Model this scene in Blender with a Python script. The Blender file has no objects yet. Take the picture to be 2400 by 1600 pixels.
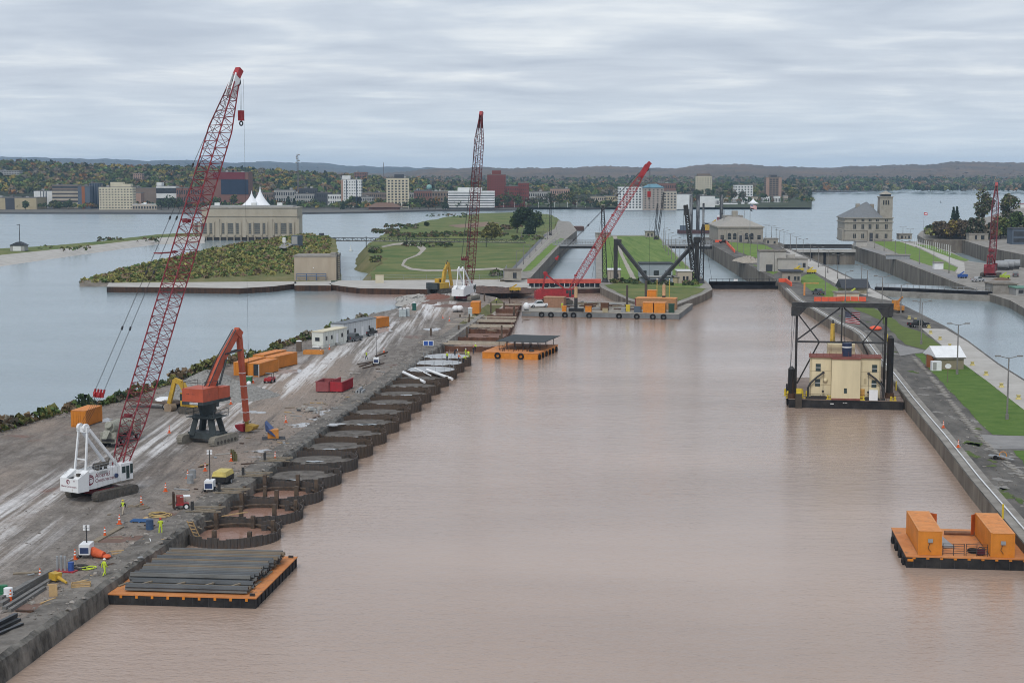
import bpy, math, random
import numpy as np
from mathutils import Vector, Matrix
R = math.radians
random.seed(7); rng = np.random.default_rng(11)
sc = bpy.context.scene
col = sc.collection

# ---------------- camera, sky, sun, exposure ----------------
CAM_H = 42.0; F_PX = 3800.0; HORIZON = 395.0
PITCH = math.atan((800 - HORIZON) / F_PX)
cd = bpy.data.cameras.new('camera'); cam = bpy.data.objects.new('camera', cd); col.objects.link(cam)
cam.location = (0, 0, CAM_H); cam.rotation_euler = (math.pi / 2 - PITCH, 0, 0)
cd.sensor_width = 36.0; cd.lens = 36.0 * F_PX / 2400.0; cd.clip_start = 1.0; cd.clip_end = 60000.0
sc.camera = cam
sc.view_settings.view_transform = 'Standard'; sc.view_settings.look = 'None'
sc.view_settings.exposure = 0.2; sc.view_settings.gamma = 1.0; sc.view_settings.use_curve_mapping = False
SUN_EL, SUN_ROT = R(48), R(200)
wd = bpy.data.worlds.new('World'); sc.world = wd; wd.use_nodes = True
def build_sky():
    nt = wd.node_tree; N = nt.nodes; L = nt.links; N.clear()
    out = N.new('ShaderNodeOutputWorld'); bg = N.new('ShaderNodeBackground'); bg.inputs['Strength'].default_value = 0.1
    sky = N.new('ShaderNodeTexSky'); sky.sky_type = 'NISHITA'; sky.sun_disc = False
    sky.sun_elevation = SUN_EL; sky.sun_rotation = SUN_ROT; sky.altitude = 200; sky.air_density = 1.2; sky.dust_density = 2.0
    tc = N.new('ShaderNodeTexCoord'); sep = N.new('ShaderNodeSeparateXYZ'); L.new(tc.outputs['Generated'], sep.inputs[0])
    def math_n(op, a, b=None):
        n = N.new('ShaderNodeMath'); n.operation = op
        for i, v in enumerate((a, b)):
            if v is None: continue
            if isinstance(v, (int, float)): n.inputs[i].default_value = v
            else: L.new(v, n.inputs[i])
        return n.outputs[0]
    # a flat deck of cloud overhead: view direction met with a horizontal layer
    den = math_n('ADD', math_n('ABSOLUTE', sep.outputs['Z']), 0.065)
    u = math_n('DIVIDE', sep.outputs['X'], den); v = math_n('DIVIDE', sep.outputs['Y'], den)
    cmb = N.new('ShaderNodeCombineXYZ'); L.new(u, cmb.inputs[0]); L.new(v, cmb.inputs[1])
    def noise(sx, sy, detail, off, dist=0.0, rough=0.55):
        mp = N.new('ShaderNodeMapping'); mp.inputs['Scale'].default_value = (sx, sy, 1); mp.inputs['Location'].default_value = off
        mp.inputs['Rotation'].default_value = (0, 0, 0)
        L.new(cmb.outputs[0], mp.inputs['Vector'])
        n = N.new('ShaderNodeTexNoise'); n.inputs['Scale'].default_value = 1.0; n.inputs['Detail'].default_value = detail
        n.inputs['Roughness'].default_value = rough; n.inputs['Distortion'].default_value = dist
        L.new(mp.outputs[0], n.inputs['Vector']); return n.outputs['Fac']
    n1 = noise(1.0, 0.9, 5, (3.1, 1.7, 0), 0.5, .52)
    n2 = noise(1.5, 2.6, 5, (9.0, 4.0, 2.0), 0.25, .55)
    s = math_n('ADD', math_n('MULTIPLY', n1, 0.7), math_n('MULTIPLY', n2, 0.30))
    cr = N.new('ShaderNodeValToRGB'); L.new(s, cr.inputs[0])
    e = cr.color_ramp.elements
    e[0].position = 0.36; e[0].color = (4.5, 5.05, 5.95, 1)
    e[1].position = 0.64; e[1].color = (7.4, 7.75, 8.1, 1)
    m = cr.color_ramp.elements.new(0.50); m.color = (5.5, 6.05, 6.85, 1)
    # towards the horizon the deck thins to pale blue
    hz = N.new('ShaderNodeMapRange'); L.new(sep.outputs['Z'], hz.inputs['Value'])
    hz.inputs['From Min'].default_value = 0.0; hz.inputs['From Max'].default_value = 0.055
    hz.inputs['To Min'].default_value = 0.75; hz.inputs['To Max'].default_value = 0.0
    mx = N.new('ShaderNodeMix'); mx.data_type = 'RGBA'; L.new(hz.outputs[0], mx.inputs['Factor'])
    L.new(cr.outputs[0], mx.inputs['A']); mx.inputs['B'].default_value = (5.6, 6.6, 7.5, 1)
    mk = N.new('ShaderNodeMix'); mk.data_type = 'RGBA'; mk.inputs['Factor'].default_value = 0.93
    L.new(sky.outputs[0], mk.inputs['A']); L.new(mx.outputs['Result'], mk.inputs['B'])
    L.new(mk.outputs['Result'], bg.inputs['Color']); L.new(bg.outputs[0], out.inputs[0])
build_sky()
sl = bpy.data.lights.new('sun', 'SUN'); sl.energy = 1.5; sl.angle = R(20); sl.color = (1.0, 0.97, 0.92)
so = bpy.data.objects.new('sun', sl); col.objects.link(so)
sd = Vector((math.sin(SUN_ROT) * math.cos(SUN_EL), math.cos(SUN_ROT) * math.cos(SUN_EL), math.sin(SUN_EL)))
so.rotation_euler = sd.to_track_quat('Z', 'Y').to_euler(); so.location = (0, 0, 300)
sc.cycles.max_bounces = 5; sc.cycles.diffuse_bounces = 2; sc.cycles.glossy_bounces = 3
sc.cycles.transmission_bounces = 3; sc.cycles.volume_bounces = 1; sc.cycles.transparent_max_bounces = 6
sc.cycles.use_adaptive_sampling = True; sc.cycles.adaptive_threshold = 0.02
sc.cycles.caustics_reflective = False; sc.cycles.caustics_refractive = False
sc.cycles.use_denoising = True; sc.cycles.filter_width = 1.0

# ---------------- survey helpers: where a point of the photograph meets a level z ----------------
CP, SP = math.cos(PITCH), math.sin(PITCH)
def ray(x, y):
    cx = (x - 1200) / F_PX; cy = (800 - y) / F_PX
    return Vector((cx, CP + cy * SP, -SP + cy * CP))
def P(x, y, z=2.0):
    d = ray(x, y); t = (z - CAM_H) / d.z
    return Vector((d.x * t, d.y * t, z))
def PD(x, y, dist):                      # the point at horizontal distance dist
    d = ray(x, y); t = dist / d.y
    return Vector((d.x * t, dist, CAM_H + d.z * t))
def ZT(p, y):                            # height at point p of photo row y
    d = ray(1200, y); return CAM_H + d.z * p.y / d.y

# ---------------- mesh builder ----------------
class MB:
    def __init__(s): s.v = []; s.f = []; s.m = []
    def add(s, vs, fs, mi=0):
        o = len(s.v); s.v += [tuple(v) for v in vs]; s.f += [tuple(i + o for i in f) for f in fs]; s.m += [mi] * len(fs); return s
    def bx(s, x0, x1, y0, y1, z0, z1, mi=0):
        return s.add([(x0,y0,z0),(x1,y0,z0),(x1,y1,z0),(x0,y1,z0),(x0,y0,z1),(x1,y0,z1),(x1,y1,z1),(x0,y1,z1)],
                     [(0,3,2,1),(4,5,6,7),(0,1,5,4),(1,2,6,5),(2,3,7,6),(3,0,4,7)], mi)
    def box(s, c, sz, rz=0, mi=0):
        a, b, h = sz[0]/2, sz[1]/2, sz[2]/2; co, si = math.cos(rz), math.sin(rz)
        vs = [(c[0]+x*co-y*si, c[1]+x*si+y*co, c[2]+z) for z in (-h,h) for x,y in ((-a,-b),(a,-b),(a,b),(-a,b))]
        return s.add(vs, [(0,3,2,1),(4,5,6,7),(0,1,5,4),(1,2,6,5),(2,3,7,6),(3,0,4,7)], mi)
    def beam(s, p, q, w, h=None, mi=0, up=(0,0,1)):
        p, q = Vector(p), Vector(q); h = h or w; d = (q-p)
        if d.length < 1e-6: return s
        d.normalize(); u = Vector(up)
        if abs(d.dot(u)) > .97: u = Vector((0,1,0))
        a = d.cross(u).normalized()*w/2; b = a.cross(d).normalized()*h/2
        vs = [c+e*a+g*b for c in (p,q) for e,g in ((-1,-1),(1,-1),(1,1),(-1,1))]
        return s.add(vs, [(0,1,2,3),(7,6,5,4),(0,4,5,1),(1,5,6,2),(2,6,7,3),(3,7,4,0)], mi)
    def cyl(s, p, q, r, r2=None, n=8, caps=True, mi=0):
        p, q = Vector(p), Vector(q); r2 = r if r2 is None else r2; d = (q-p).normalized()
        u = Vector((0,0,1)) if abs(d.z) < .95 else Vector((1,0,0)); a = d.cross(u).normalized(); b = d.cross(a)
        vs = []
        for c, rr in ((p,r),(q,r2)):
            vs += [c + rr*(math.cos(2*math.pi*i/n)*a + math.sin(2*math.pi*i/n)*b) for i in range(n)]
        fs = [((i+1)%n, i, n+i, n+(i+1)%n) for i in range(n)]
        if caps: fs += [tuple(range(n)), tuple(range(2*n-1, n-1, -1))]
        return s.add(vs, fs, mi)
    def prism(s, pts, z0, z1, mi=0):
        n = len(pts)
        ar = sum(pts[i][0]*pts[(i+1)%n][1]-pts[(i+1)%n][0]*pts[i][1] for i in range(n))
        if ar < 0: pts = pts[::-1]
        vs = [(p[0],p[1],z0) for p in pts]+[(p[0],p[1],z1) for p in pts]
        return s.add(vs, [tuple(range(n-1,-1,-1)), tuple(range(n,2*n))]+[(i,(i+1)%n,n+(i+1)%n,n+i) for i in range(n)], mi)
    def xz(s, pts, y0, y1, mi=0):        # a profile in x,z extruded along y
        n = len(pts); vs = [(p[0],y0,p[1]) for p in pts]+[(p[0],y1,p[1]) for p in pts]
        return s.add(vs, [tuple(range(n)), tuple(range(2*n-1,n-1,-1))]+[(i,n+i,n+(i+1)%n,(i+1)%n) for i in range(n)], mi)
    def yz(s, pts, x0, x1, mi=0):
        n = len(pts); vs = [(x0,p[0],p[1]) for p in pts]+[(x1,p[0],p[1]) for p in pts]
        return s.add(vs, [tuple(range(n)), tuple(range(2*n-1,n-1,-1))]+[(i,n+i,n+(i+1)%n,(i+1)%n) for i in range(n)], mi)
    def ball(s, c, r, n=8, mi=0, sz=1.0):
        m = max(3, n//2); vs = [(c[0],c[1],c[2]-r*sz)]
        for j in range(1,m):
            t = -math.pi/2+math.pi*j/m
            vs += [(c[0]+r*math.cos(t)*math.cos(2*math.pi*i/n), c[1]+r*math.cos(t)*math.sin(2*math.pi*i/n), c[2]+r*sz*math.sin(t)) for i in range(n)]
        vs.append((c[0],c[1],c[2]+r*sz)); fs = [(0,1+(i+1)%n,1+i) for i in range(n)]
        for j in range(m-2):
            a = 1+j*n; fs += [(a+i,a+(i+1)%n,a+n+(i+1)%n,a+n+i) for i in range(n)]
        a = 1+(m-2)*n; fs += [(a+i,a+(i+1)%n,len(vs)-1) for i in range(n)]
        return s.add(vs, fs, mi)
    def torus(s, c, r, t, axis='x', n=14, k=6, mi=0):
        vs = []
        for i in range(n):
            a = 2*math.pi*i/n
            for j in range(k):
                b = 2*math.pi*j/k; rr = r+t*math.cos(b); h = t*math.sin(b)
                p = (rr*math.cos(a), rr*math.sin(a), h)
                if axis == 'x': p = (p[2],p[0],p[1])
                elif axis == 'y': p = (p[0],p[2],p[1])
                vs.append((c[0]+p[0],c[1]+p[1],c[2]+p[2]))
        fs = [(i*k+j, ((i+1)%n)*k+j, ((i+1)%n)*k+(j+1)%k, i*k+(j+1)%k) for i in range(n) for j in range(k)]
        return s.add(vs, fs, mi)
    def path(s, pts, r, n=5, mi=0):
        for a, b in zip(pts[:-1], pts[1:]): s.cyl(a, b, r, n=n, mi=mi)
        return s
    def mesh(s, name, mats, smooth=0):
        me = bpy.data.meshes.new(name); me.from_pydata(s.v, [], s.f)
        for m in (mats if isinstance(mats,(list,tuple)) else [mats]): me.materials.append(m)
        if any(s.m): me.polygons.foreach_set('material_index', s.m)
        if smooth:
            me.polygons.foreach_set('use_smooth', [True]*len(me.polygons)); me.set_sharp_from_angle(angle=R(smooth))
        me.update(); return me
    def build(s, name, mats, parent=None, smooth=0):
        return link(name, s.mesh(name, mats, smooth), parent)
def link(name, data, parent=None, loc=None, rz=None):
    o = bpy.data.objects.new(name, data); col.objects.link(o)
    if parent is not None: o.parent = parent
    if loc is not None: o.location = loc
    if rz is not None: o.rotation_euler = (0, 0, rz)
    return o
def tag(o, label, cat, group=None, kind=None):
    if label: o['label'] = label
    if cat: o['category'] = cat
    if group: o['group'] = group
    if kind: o['kind'] = kind
    return o
def thing(name, label, cat, loc=(0,0,0), rz=0.0, group=None):
    return tag(link(name, None, None, loc, rz), label, cat, group)
def struct(o): o['kind'] = 'structure'; return o
def stuff(o, label=None):
    o['kind'] = 'stuff'
    if label: o['label'] = label
    return o
def dup(root, loc, rz=None, label=None, group=None, scale=None, first=[]):
    def cp(o, par):
        c = o.copy(); col.objects.link(c); c.parent = par
        for ch in o.children: cp(ch, c)
        return c
    r = cp(root, None); r.location = loc
    if rz is not None: r.rotation_euler = (r.rotation_euler[0], r.rotation_euler[1], rz)
    if label: r['label'] = label
    if group: r['group'] = group
    if scale: r.scale = (scale,)*3 if isinstance(scale,(int,float)) else scale
    return r
def text(name, body, size, mat, parent, loc, rot, align='LEFT', sx=1.0):
    c = bpy.data.curves.new(name, 'FONT'); c.body = body; c.size = size; c.align_x = align; c.extrude = 0.004
    o = link(name, c); dg = bpy.context.evaluated_depsgraph_get(); me = bpy.data.meshes.new_from_object(o.evaluated_get(dg)); bpy.data.objects.remove(o)
    me.materials.clear(); me.materials.append(mat); o = link(name, me, parent); o.location = loc; o.rotation_euler = rot; o.scale = (sx,1,1); return o

# ---------------- materials ----------------
MT = {}
def M(name, c, rough=.7, metal=0.0, var=.18, scale=1.2, bump=0.0, c2=None, st=(1,1,1), lo=.35, hi=.68, spec=.4, rough2=None, detail=5, rot=0.0, bscale=None, attr=False, wear=None, nr=.7):
    if name in MT: return MT[name]
    m = bpy.data.materials.new(name); m.use_nodes = True; nt = m.node_tree; N, L = nt.nodes, nt.links
    b = N['Principled BSDF']; b.inputs['Roughness'].default_value = rough; b.inputs['Metallic'].default_value = metal
    b.inputs['Specular IOR Level'].default_value = spec if rough < .6 else spec*.3
    tc = N.new('ShaderNodeTexCoord'); mp = N.new('ShaderNodeMapping'); mp.inputs['Scale'].default_value = st; mp.inputs['Rotation'].default_value = (0,0,rot)
    L.new(tc.outputs['Object'], mp.inputs[0]); no = N.new('ShaderNodeTexNoise')
    no.inputs['Scale'].default_value = scale; no.inputs['Detail'].default_value = detail; no.inputs['Roughness'].default_value = nr
    L.new(mp.outputs[0], no.inputs['Vector'])
    mr = N.new('ShaderNodeMapRange'); L.new(no.outputs['Fac'], mr.inputs[0]); mr.inputs[1].default_value = lo; mr.inputs[2].default_value = hi
    mx = N.new('ShaderNodeMix'); mx.data_type = 'RGBA'; L.new(mr.outputs[0], mx.inputs['Factor'])
    ca = c if c2 is not None else tuple(x*(1-var) for x in c); cb = c2 if c2 is not None else tuple(min(1,x*(1+var)) for x in c)
    mx.inputs['A'].default_value = (*ca,1); mx.inputs['B'].default_value = (*cb,1)
    res = mx.outputs['Result']
    if attr:
        at = N.new('ShaderNodeVertexColor'); at.layer_name = 'Col'
        mu = N.new('ShaderNodeMix'); mu.data_type = 'RGBA'; mu.blend_type = 'MULTIPLY'; mu.inputs['Factor'].default_value = 1
        L.new(res, mu.inputs['A']); L.new(at.outputs[0], mu.inputs['B']); res = mu.outputs['Result']
    if wear:                              # chipped paint, grime and rust in irregular flecks
        wn = N.new('ShaderNodeTexNoise'); wn.inputs['Scale'].default_value = wear[2]; wn.inputs['Detail'].default_value = 9; wn.inputs['Roughness'].default_value = .72
        wm = N.new('ShaderNodeMapping'); wm.inputs['Scale'].default_value = wear[3] if len(wear) > 3 else (1,1,.5); wm.inputs['Location'].default_value = (3,7,1)
        L.new(tc.outputs['Object'], wm.inputs[0]); L.new(wm.outputs[0], wn.inputs['Vector'])
        wr_ = N.new('ShaderNodeMapRange'); L.new(wn.outputs['Fac'], wr_.inputs[0]); wr_.inputs[1].default_value = wear[1]; wr_.inputs[2].default_value = wear[1]+.09; wr_.inputs[4].default_value = .8
        wx = N.new('ShaderNodeMix'); wx.data_type = 'RGBA'; L.new(wr_.outputs[0], wx.inputs['Factor']); L.new(res, wx.inputs['A']); wx.inputs['B'].default_value = (*wear[0],1); res = wx.outputs['Result']
    L.new(res, b.inputs['Base Color'])
    if rough2 is not None:
        r2 = N.new('ShaderNodeMapRange'); L.new(no.outputs['Fac'], r2.inputs[0]); r2.inputs[1].default_value = lo; r2.inputs[2].default_value = hi
        r2.inputs[3].default_value = rough; r2.inputs[4].default_value = rough2; L.new(r2.outputs[0], b.inputs['Roughness'])
    if bump:
        bn = N.new('ShaderNodeTexNoise'); bn.inputs['Scale'].default_value = bscale or scale*4; bn.inputs['Detail'].default_value = 4
        L.new(tc.outputs['Object'], bn.inputs['Vector'])
        bu = N.new('ShaderNodeBump'); bu.inputs['Strength'].default_value = .8; bu.inputs['Distance'].default_value = bump
        L.new(bn.outputs['Fac'], bu.inputs['Height']); L.new(bu.outputs[0], b.inputs['Normal'])
    MT[name] = m; return m
def water_mat(name, c, silt=None, rs=1.0, wr=.17, bd=.08):
    m = bpy.data.materials.new(name); m.use_nodes = True; nt = m.node_tree; N, L = nt.nodes, nt.links
    b = N['Principled BSDF']; b.inputs['Roughness'].default_value = wr; b.inputs['IOR'].default_value = 1.33
    tc = N.new('ShaderNodeTexCoord')
    def nz(sx, sy, det, rot=0.0, seed=0):
        mp = N.new('ShaderNodeMapping'); mp.inputs['Scale'].default_value = (sx,sy,1); mp.inputs['Rotation'].default_value = (0,0,rot); mp.inputs['Location'].default_value = (seed,seed,0)
        L.new(tc.outputs['Object'], mp.inputs[0]); n = N.new('ShaderNodeTexNoise'); n.inputs['Scale'].default_value = 1; n.inputs['Detail'].default_value = det
        L.new(mp.outputs[0], n.inputs['Vector']); return n.outputs['Fac']
    big = nz(.014, .04, 7, .1)
    mx = N.new('ShaderNodeMix'); mx.data_type = 'RGBA'; mr = N.new('ShaderNodeMapRange'); L.new(big, mr.inputs[0]); mr.inputs[1].default_value=.35; mr.inputs[2].default_value=.65
    L.new(mr.outputs[0], mx.inputs['Factor']); mx.inputs['A'].default_value = (*[x*.92 for x in c],1); mx.inputs['B'].default_value = (*[x*1.08 for x in c],1)
    res = mx.outputs['Result']
    if silt:                              # muddy plume drifting round the end of the pier
        cx, cy, rx, ry, sc_ = silt
        sp = N.new('ShaderNodeSeparateXYZ'); L.new(tc.outputs['Object'], sp.inputs[0])
        vm = N.new('ShaderNodeVectorMath'); vm.operation = 'SUBTRACT'; L.new(tc.outputs['Object'], vm.inputs[0]); vm.inputs[1].default_value = (cx,cy,0)
        vd = N.new('ShaderNodeVectorMath'); vd.operation = 'MULTIPLY'; L.new(vm.outputs[0], vd.inputs[0]); vd.inputs[1].default_value = (1/rx,1/ry,0)
        vl = N.new('ShaderNodeVectorMath'); vl.operation = 'LENGTH'; L.new(vd.outputs[0], vl.inputs[0])
        ad = N.new('ShaderNodeMath'); ad.operation = 'ADD'; L.new(vl.outputs['Value'], ad.inputs[0]); L.new(nz(.03,.05,3,0,7), ad.inputs[1])
        m2 = N.new('ShaderNodeMapRange'); L.new(ad.outputs[0], m2.inputs[0]); m2.inputs[1].default_value=.7; m2.inputs[2].default_value=1.6; m2.inputs[3].default_value=1; m2.inputs[4].default_value=0
        m3 = N.new('ShaderNodeMix'); m3.data_type='RGBA'; L.new(m2.outputs[0], m3.inputs['Factor']); L.new(res, m3.inputs['A']); m3.inputs['B'].default_value = (*sc_,1); res = m3.outputs['Result']
    L.new(res, b.inputs['Base Color'])
    h1 = nz(.22*rs, .62*rs, 4, .12); h2 = nz(1.5*rs, 3.4*rs, 4, -.2, 3)
    ad = N.new('ShaderNodeMath'); ad.operation = 'MULTIPLY_ADD'; L.new(h2, ad.inputs[0]); ad.inputs[1].default_value = .55; L.new(h1, ad.inputs[2])
    calm = N.new('ShaderNodeMapRange'); L.new(nz(.008,.02,3,.3,5), calm.inputs[0]); calm.inputs[1].default_value=.35; calm.inputs[2].default_value=.65; calm.inputs[3].default_value=.45; calm.inputs[4].default_value=1.0
    bu = N.new('ShaderNodeBump'); L.new(calm.outputs[0], bu.inputs['Strength']); bu.inputs['Distance'].default_value = bd
    L.new(ad.outputs[0], bu.inputs['Height']); L.new(bu.outputs[0], b.inputs['Normal'])
    return m
# ---------------- surface materials ----------------
GRASS = M('lawn_grass', (.095,.175,.03), .9, var=.3, scale=.22, bump=.05, bscale=3, c2=(.175,.235,.06), detail=12)
GRASS2 = M('rough_grass', (.07,.118,.032), .95, scale=.06, c2=(.18,.18,.07), lo=.36, hi=.66, detail=10, bump=.2, bscale=.8)
SCRUBG = M('scrub_ground', (.10,.12,.042), .95, scale=.08, c2=(.21,.18,.09), detail=10, bump=.3, bscale=.6)
CONC = M('old_concrete', (.19,.175,.155), .85, scale=.3, c2=(.33,.31,.28), detail=9, bump=.02)
CONCL = M('pale_concrete', (.36,.34,.31), .85, scale=.2, c2=(.47,.45,.42), detail=9, bump=.01)
CONCD = M('stained_concrete', (.075,.062,.05), .8, scale=.2, c2=(.27,.24,.20), st=(1,1,.22), detail=10, bump=.05, bscale=1.2, lo=.3,hi=.72)
WETST = M('wet_rough_concrete', (.05,.047,.042), .6, scale=.5, c2=(.27,.25,.22), st=(1,1,.6), detail=9, bump=.12, bscale=1.5, lo=.38,hi=.75)
ASPH = M('worn_asphalt', (.05,.047,.044), .8, scale=.22, c2=(.20,.185,.165), st=(1,.4,1), detail=13, bump=.01, lo=.33, hi=.72)
ASPH2 = M('grey_asphalt', (.20,.195,.19), .85, scale=.2, c2=(.29,.28,.27), detail=8)
GRAVEL = M('gravel_path', (.30,.27,.23), .95, scale=.4, c2=(.42,.39,.34), detail=6)
STONE = M('limestone', (.27,.248,.212), .85, scale=.5, c2=(.37,.343,.298), detail=7, bump=.02)
STEELD = M('black_steel', (.018,.019,.022), .55, metal=0, var=.4, scale=.8, bump=.01, c2=(.05,.048,.046))
RUST = M('rusty_piling', (.035,.028,.025), .75, scale=.7, c2=(.115,.06,.035), st=(1,1,.15), detail=8)
def mud_mat():
    m = bpy.data.materials.new('wet_mud_and_gravel'); m.use_nodes = True; nt = m.node_tree; N, L = nt.nodes, nt.links
    b = N['Principled BSDF']; tc = N.new('ShaderNodeTexCoord')
    def nz(s, st, det, ro=.6, off=0.0, rot=R(6.2)):
        mp = N.new('ShaderNodeMapping'); mp.inputs['Scale'].default_value = st; mp.inputs['Rotation'].default_value = (0,0,rot); mp.inputs['Location'].default_value = (off,off,0)
        L.new(tc.outputs['Object'], mp.inputs[0]); n = N.new('ShaderNodeTexNoise'); n.inputs['Scale'].default_value = s; n.inputs['Detail'].default_value = det; n.inputs['Roughness'].default_value = ro
        L.new(mp.outputs[0], n.inputs['Vector']); return n.outputs['Fac']
    def mixc(f, a, bb, lo, hi):
        mr = N.new('ShaderNodeMapRange'); L.new(f, mr.inputs[0]); mr.inputs[1].default_value = lo; mr.inputs[2].default_value = hi
        mx = N.new('ShaderNodeMix'); mx.data_type = 'RGBA'; L.new(mr.outputs[0], mx.inputs['Factor'])
        for k, v in (('A',a),('B',bb)):
            if isinstance(v, tuple): mx.inputs[k].default_value = (*v,1)
            else: L.new(v, mx.inputs[k])
        return mx.outputs['Result'], mr.outputs[0]
    base, _ = mixc(nz(.5,(1,.5,1),10), (.115,.10,.086), (.245,.218,.194), .3, .7)
    base, _ = mixc(nz(.035,(1,.35,1),5,.6,4), base, (.27,.215,.175), .46, .62)     # browner silt in broad patches
    base, _ = mixc(nz(.22,(1.6,.10,1),8,.7,9), base, (.11,.093,.08), .52, .66)     # dark ruts along the drive
    base, _ = mixc(nz(.06,(1.2,1,1),6,.7,31), base, (.17,.085,.065), .62, .72)      # red clay spills
    # the haul road is a band along the pier where pale slurry lies in the ruts
    sp = N.new('ShaderNodeSeparateXYZ'); mpr = N.new('ShaderNodeMapping'); mpr.inputs['Rotation'].default_value = (0,0,R(6.6)); L.new(tc.outputs['Object'], mpr.inputs[0]); L.new(mpr.outputs[0], sp.inputs[0])
    wob = nz(.02,(1,1,1),3,.5,13)
    xx = N.new('ShaderNodeMath'); xx.operation = 'MULTIPLY_ADD'; L.new(wob, xx.inputs[0]); xx.inputs[1].default_value = 14; L.new(sp.outputs[0], xx.inputs[2])
    dst = N.new('ShaderNodeMath'); dst.operation = 'SUBTRACT'; L.new(xx.outputs[0], dst.inputs[0]); dst.inputs[1].default_value = ROAD_X
    ab = N.new('ShaderNodeMath'); ab.operation = 'ABSOLUTE'; L.new(dst.outputs[0], ab.inputs[0])
    band = N.new('ShaderNodeMapRange'); L.new(ab.outputs[0], band.inputs[0]); band.inputs[1].default_value = 2.0; band.inputs[2].default_value = 11.0; band.inputs[3].default_value = 1; band.inputs[4].default_value = 0
    ruts = nz(.30,(2.2,.06,1),7,.68,21)
    rr = N.new('ShaderNodeMapRange'); L.new(ruts, rr.inputs[0]); rr.inputs[1].default_value = .44; rr.inputs[2].default_value = .60
    mu = N.new('ShaderNodeMath'); mu.operation = 'MULTIPLY'; L.new(band.outputs[0], mu.inputs[0]); pm_ = N.new('ShaderNodeMapRange'); L.new(nz(.06,(1,.45,1),6,.65,51), pm_.inputs[0]); pm_.inputs[1].default_value=.36; pm_.inputs[2].default_value=.52; m9 = N.new('ShaderNodeMath'); m9.operation='MULTIPLY'; L.new(rr.outputs[0],m9.inputs[0]); L.new(pm_.outputs[0],m9.inputs[1]); L.new(m9.outputs[0], mu.inputs[1])
    base, slur = mixc(mu.outputs[0], base, (.56,.53,.51), .05, .85)
    fine = nz(3.2,(1,.7,1),6,.75,77); fm = N.new('ShaderNodeMapRange'); L.new(fine, fm.inputs[0]); fm.inputs[1].default_value=.3; fm.inputs[2].default_value=.7; fm.inputs[3].default_value=.62; fm.inputs[4].default_value=1.38
    fx_ = N.new('ShaderNodeMix'); fx_.data_type='RGBA'; fx_.blend_type='MULTIPLY'; fx_.inputs['Factor'].default_value=1; L.new(base, fx_.inputs['A']); L.new(fm.outputs[0], fx_.inputs['B']); base = fx_.outputs['Result']
    L.new(base, b.inputs['Base Color'])
    ro = N.new('ShaderNodeMapRange'); L.new(slur, ro.inputs[0]); ro.inputs[3].default_value = .75; ro.inputs[4].default_value = .33; L.new(ro.outputs[0], b.inputs['Roughness']); so_ = N.new('ShaderNodeMapRange'); L.new(slur, so_.inputs[0]); so_.inputs[3].default_value = .12; so_.inputs[4].default_value = .5; L.new(so_.outputs[0], b.inputs['Specular IOR Level'])
    bu = N.new('ShaderNodeBump'); bu.inputs['Distance'].default_value = .08; bu.inputs['Strength'].default_value = .7; L.new(nz(1.1,(1,.35,1),7), bu.inputs['Height']); L.new(bu.outputs[0], b.inputs['Normal'])
    return m
def wl(pts, z): return [P(x, y, z) for x, y in pts]
def densify(ws, step, jit=0.0, close=True):
    out = []; n = len(ws)
    for i in range(n if close else n-1):
        a, b = ws[i], ws[(i+1) % n]; k = max(1, int((b-a).length/step)); d = (b-a); nn = Vector((-d.y, d.x, 0)).normalized() if d.length > 0 else Vector((0,0,0))
        for j in range(k):
            p = a.lerp(b, j/k)
            if jit and j: p = p + nn*random.uniform(-jit, jit)
            out.append(p)
    if not close: out.append(ws[-1])
    return out
def offset(ws, dist):
    n = len(ws); ar = sum(ws[i].x*ws[(i+1)%n].y-ws[(i+1)%n].x*ws[i].y for i in range(n)); s = 1 if ar > 0 else -1
    out = []
    for i in range(n):
        d = (ws[(i+1)%n]-ws[i-1]); nn = Vector((d.y,-d.x,0)); nn = nn.normalized() if nn.length else nn
        out.append(ws[i]+nn*dist*s)
    return out
def land(name, ws, zt, zb, flare, mtop, mside, step=0, jit=0):
    if step: ws = densify(ws, step, jit)
    n = len(ws); ow = offset(ws, flare) if flare else ws
    vs = [(p.x,p.y,zt) for p in ws]+[(p.x,p.y,zb) for p in ow]
    ar = sum(ws[i].x*ws[(i+1)%n].y-ws[(i+1)%n].x*ws[i].y for i in range(n))
    top = tuple(range(n)) if ar > 0 else tuple(range(n-1,-1,-1))
    fs = [top]+[((i, n+i, n+(i+1)%n, (i+1)%n) if ar > 0 else ((i+1)%n, n+(i+1)%n, n+i, i)) for i in range(n)]
    mb = MB(); mb.v = vs; mb.f = fs; mb.m = [0]+[1]*n
    return mb.build(name, [mtop, mside])
def sheet(name, px, z, mat, step=0, jit=0, parent=None):
    ws = wl(px, z)
    if step: ws = densify(ws, step, jit)
    n = len(ws); ar = sum(ws[i].x*ws[(i+1)%n].y-ws[(i+1)%n].x*ws[i].y for i in range(n))
    mb = MB(); mb.v = [tuple(p) for p in ws]; mb.f = [tuple(range(n)) if ar > 0 else tuple(range(n-1,-1,-1))]; mb.m = [0]
    return mb.build(name, mat, parent)

# ---------------- water ----------------
LOW = -5.0
w = MB(); w.v = [(-9500,430,LOW),(9500,430,LOW),(9500,14500,LOW),(-9500,14500,LOW)]; w.f = [(0,1,2,3)]; w.m = [0]
struct(w.build('river_water', water_mat('river_water', (.215,.272,.295), rs=.6, wr=.25)))
up = [Vector((-420,60,0)), Vector((420,60,0)), Vector((420,430,0))]+wl([(2420,672),(2330,676),(2060,664),(2000,672),(1815,662),(1657,662),(1560,690),(1404,668),(1240,668),(1100,664),(690,660),(650,600),(705,568),(480,562),(370,566),(180,592),(0,610),(-200,640),(-500,660)], 0)
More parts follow.
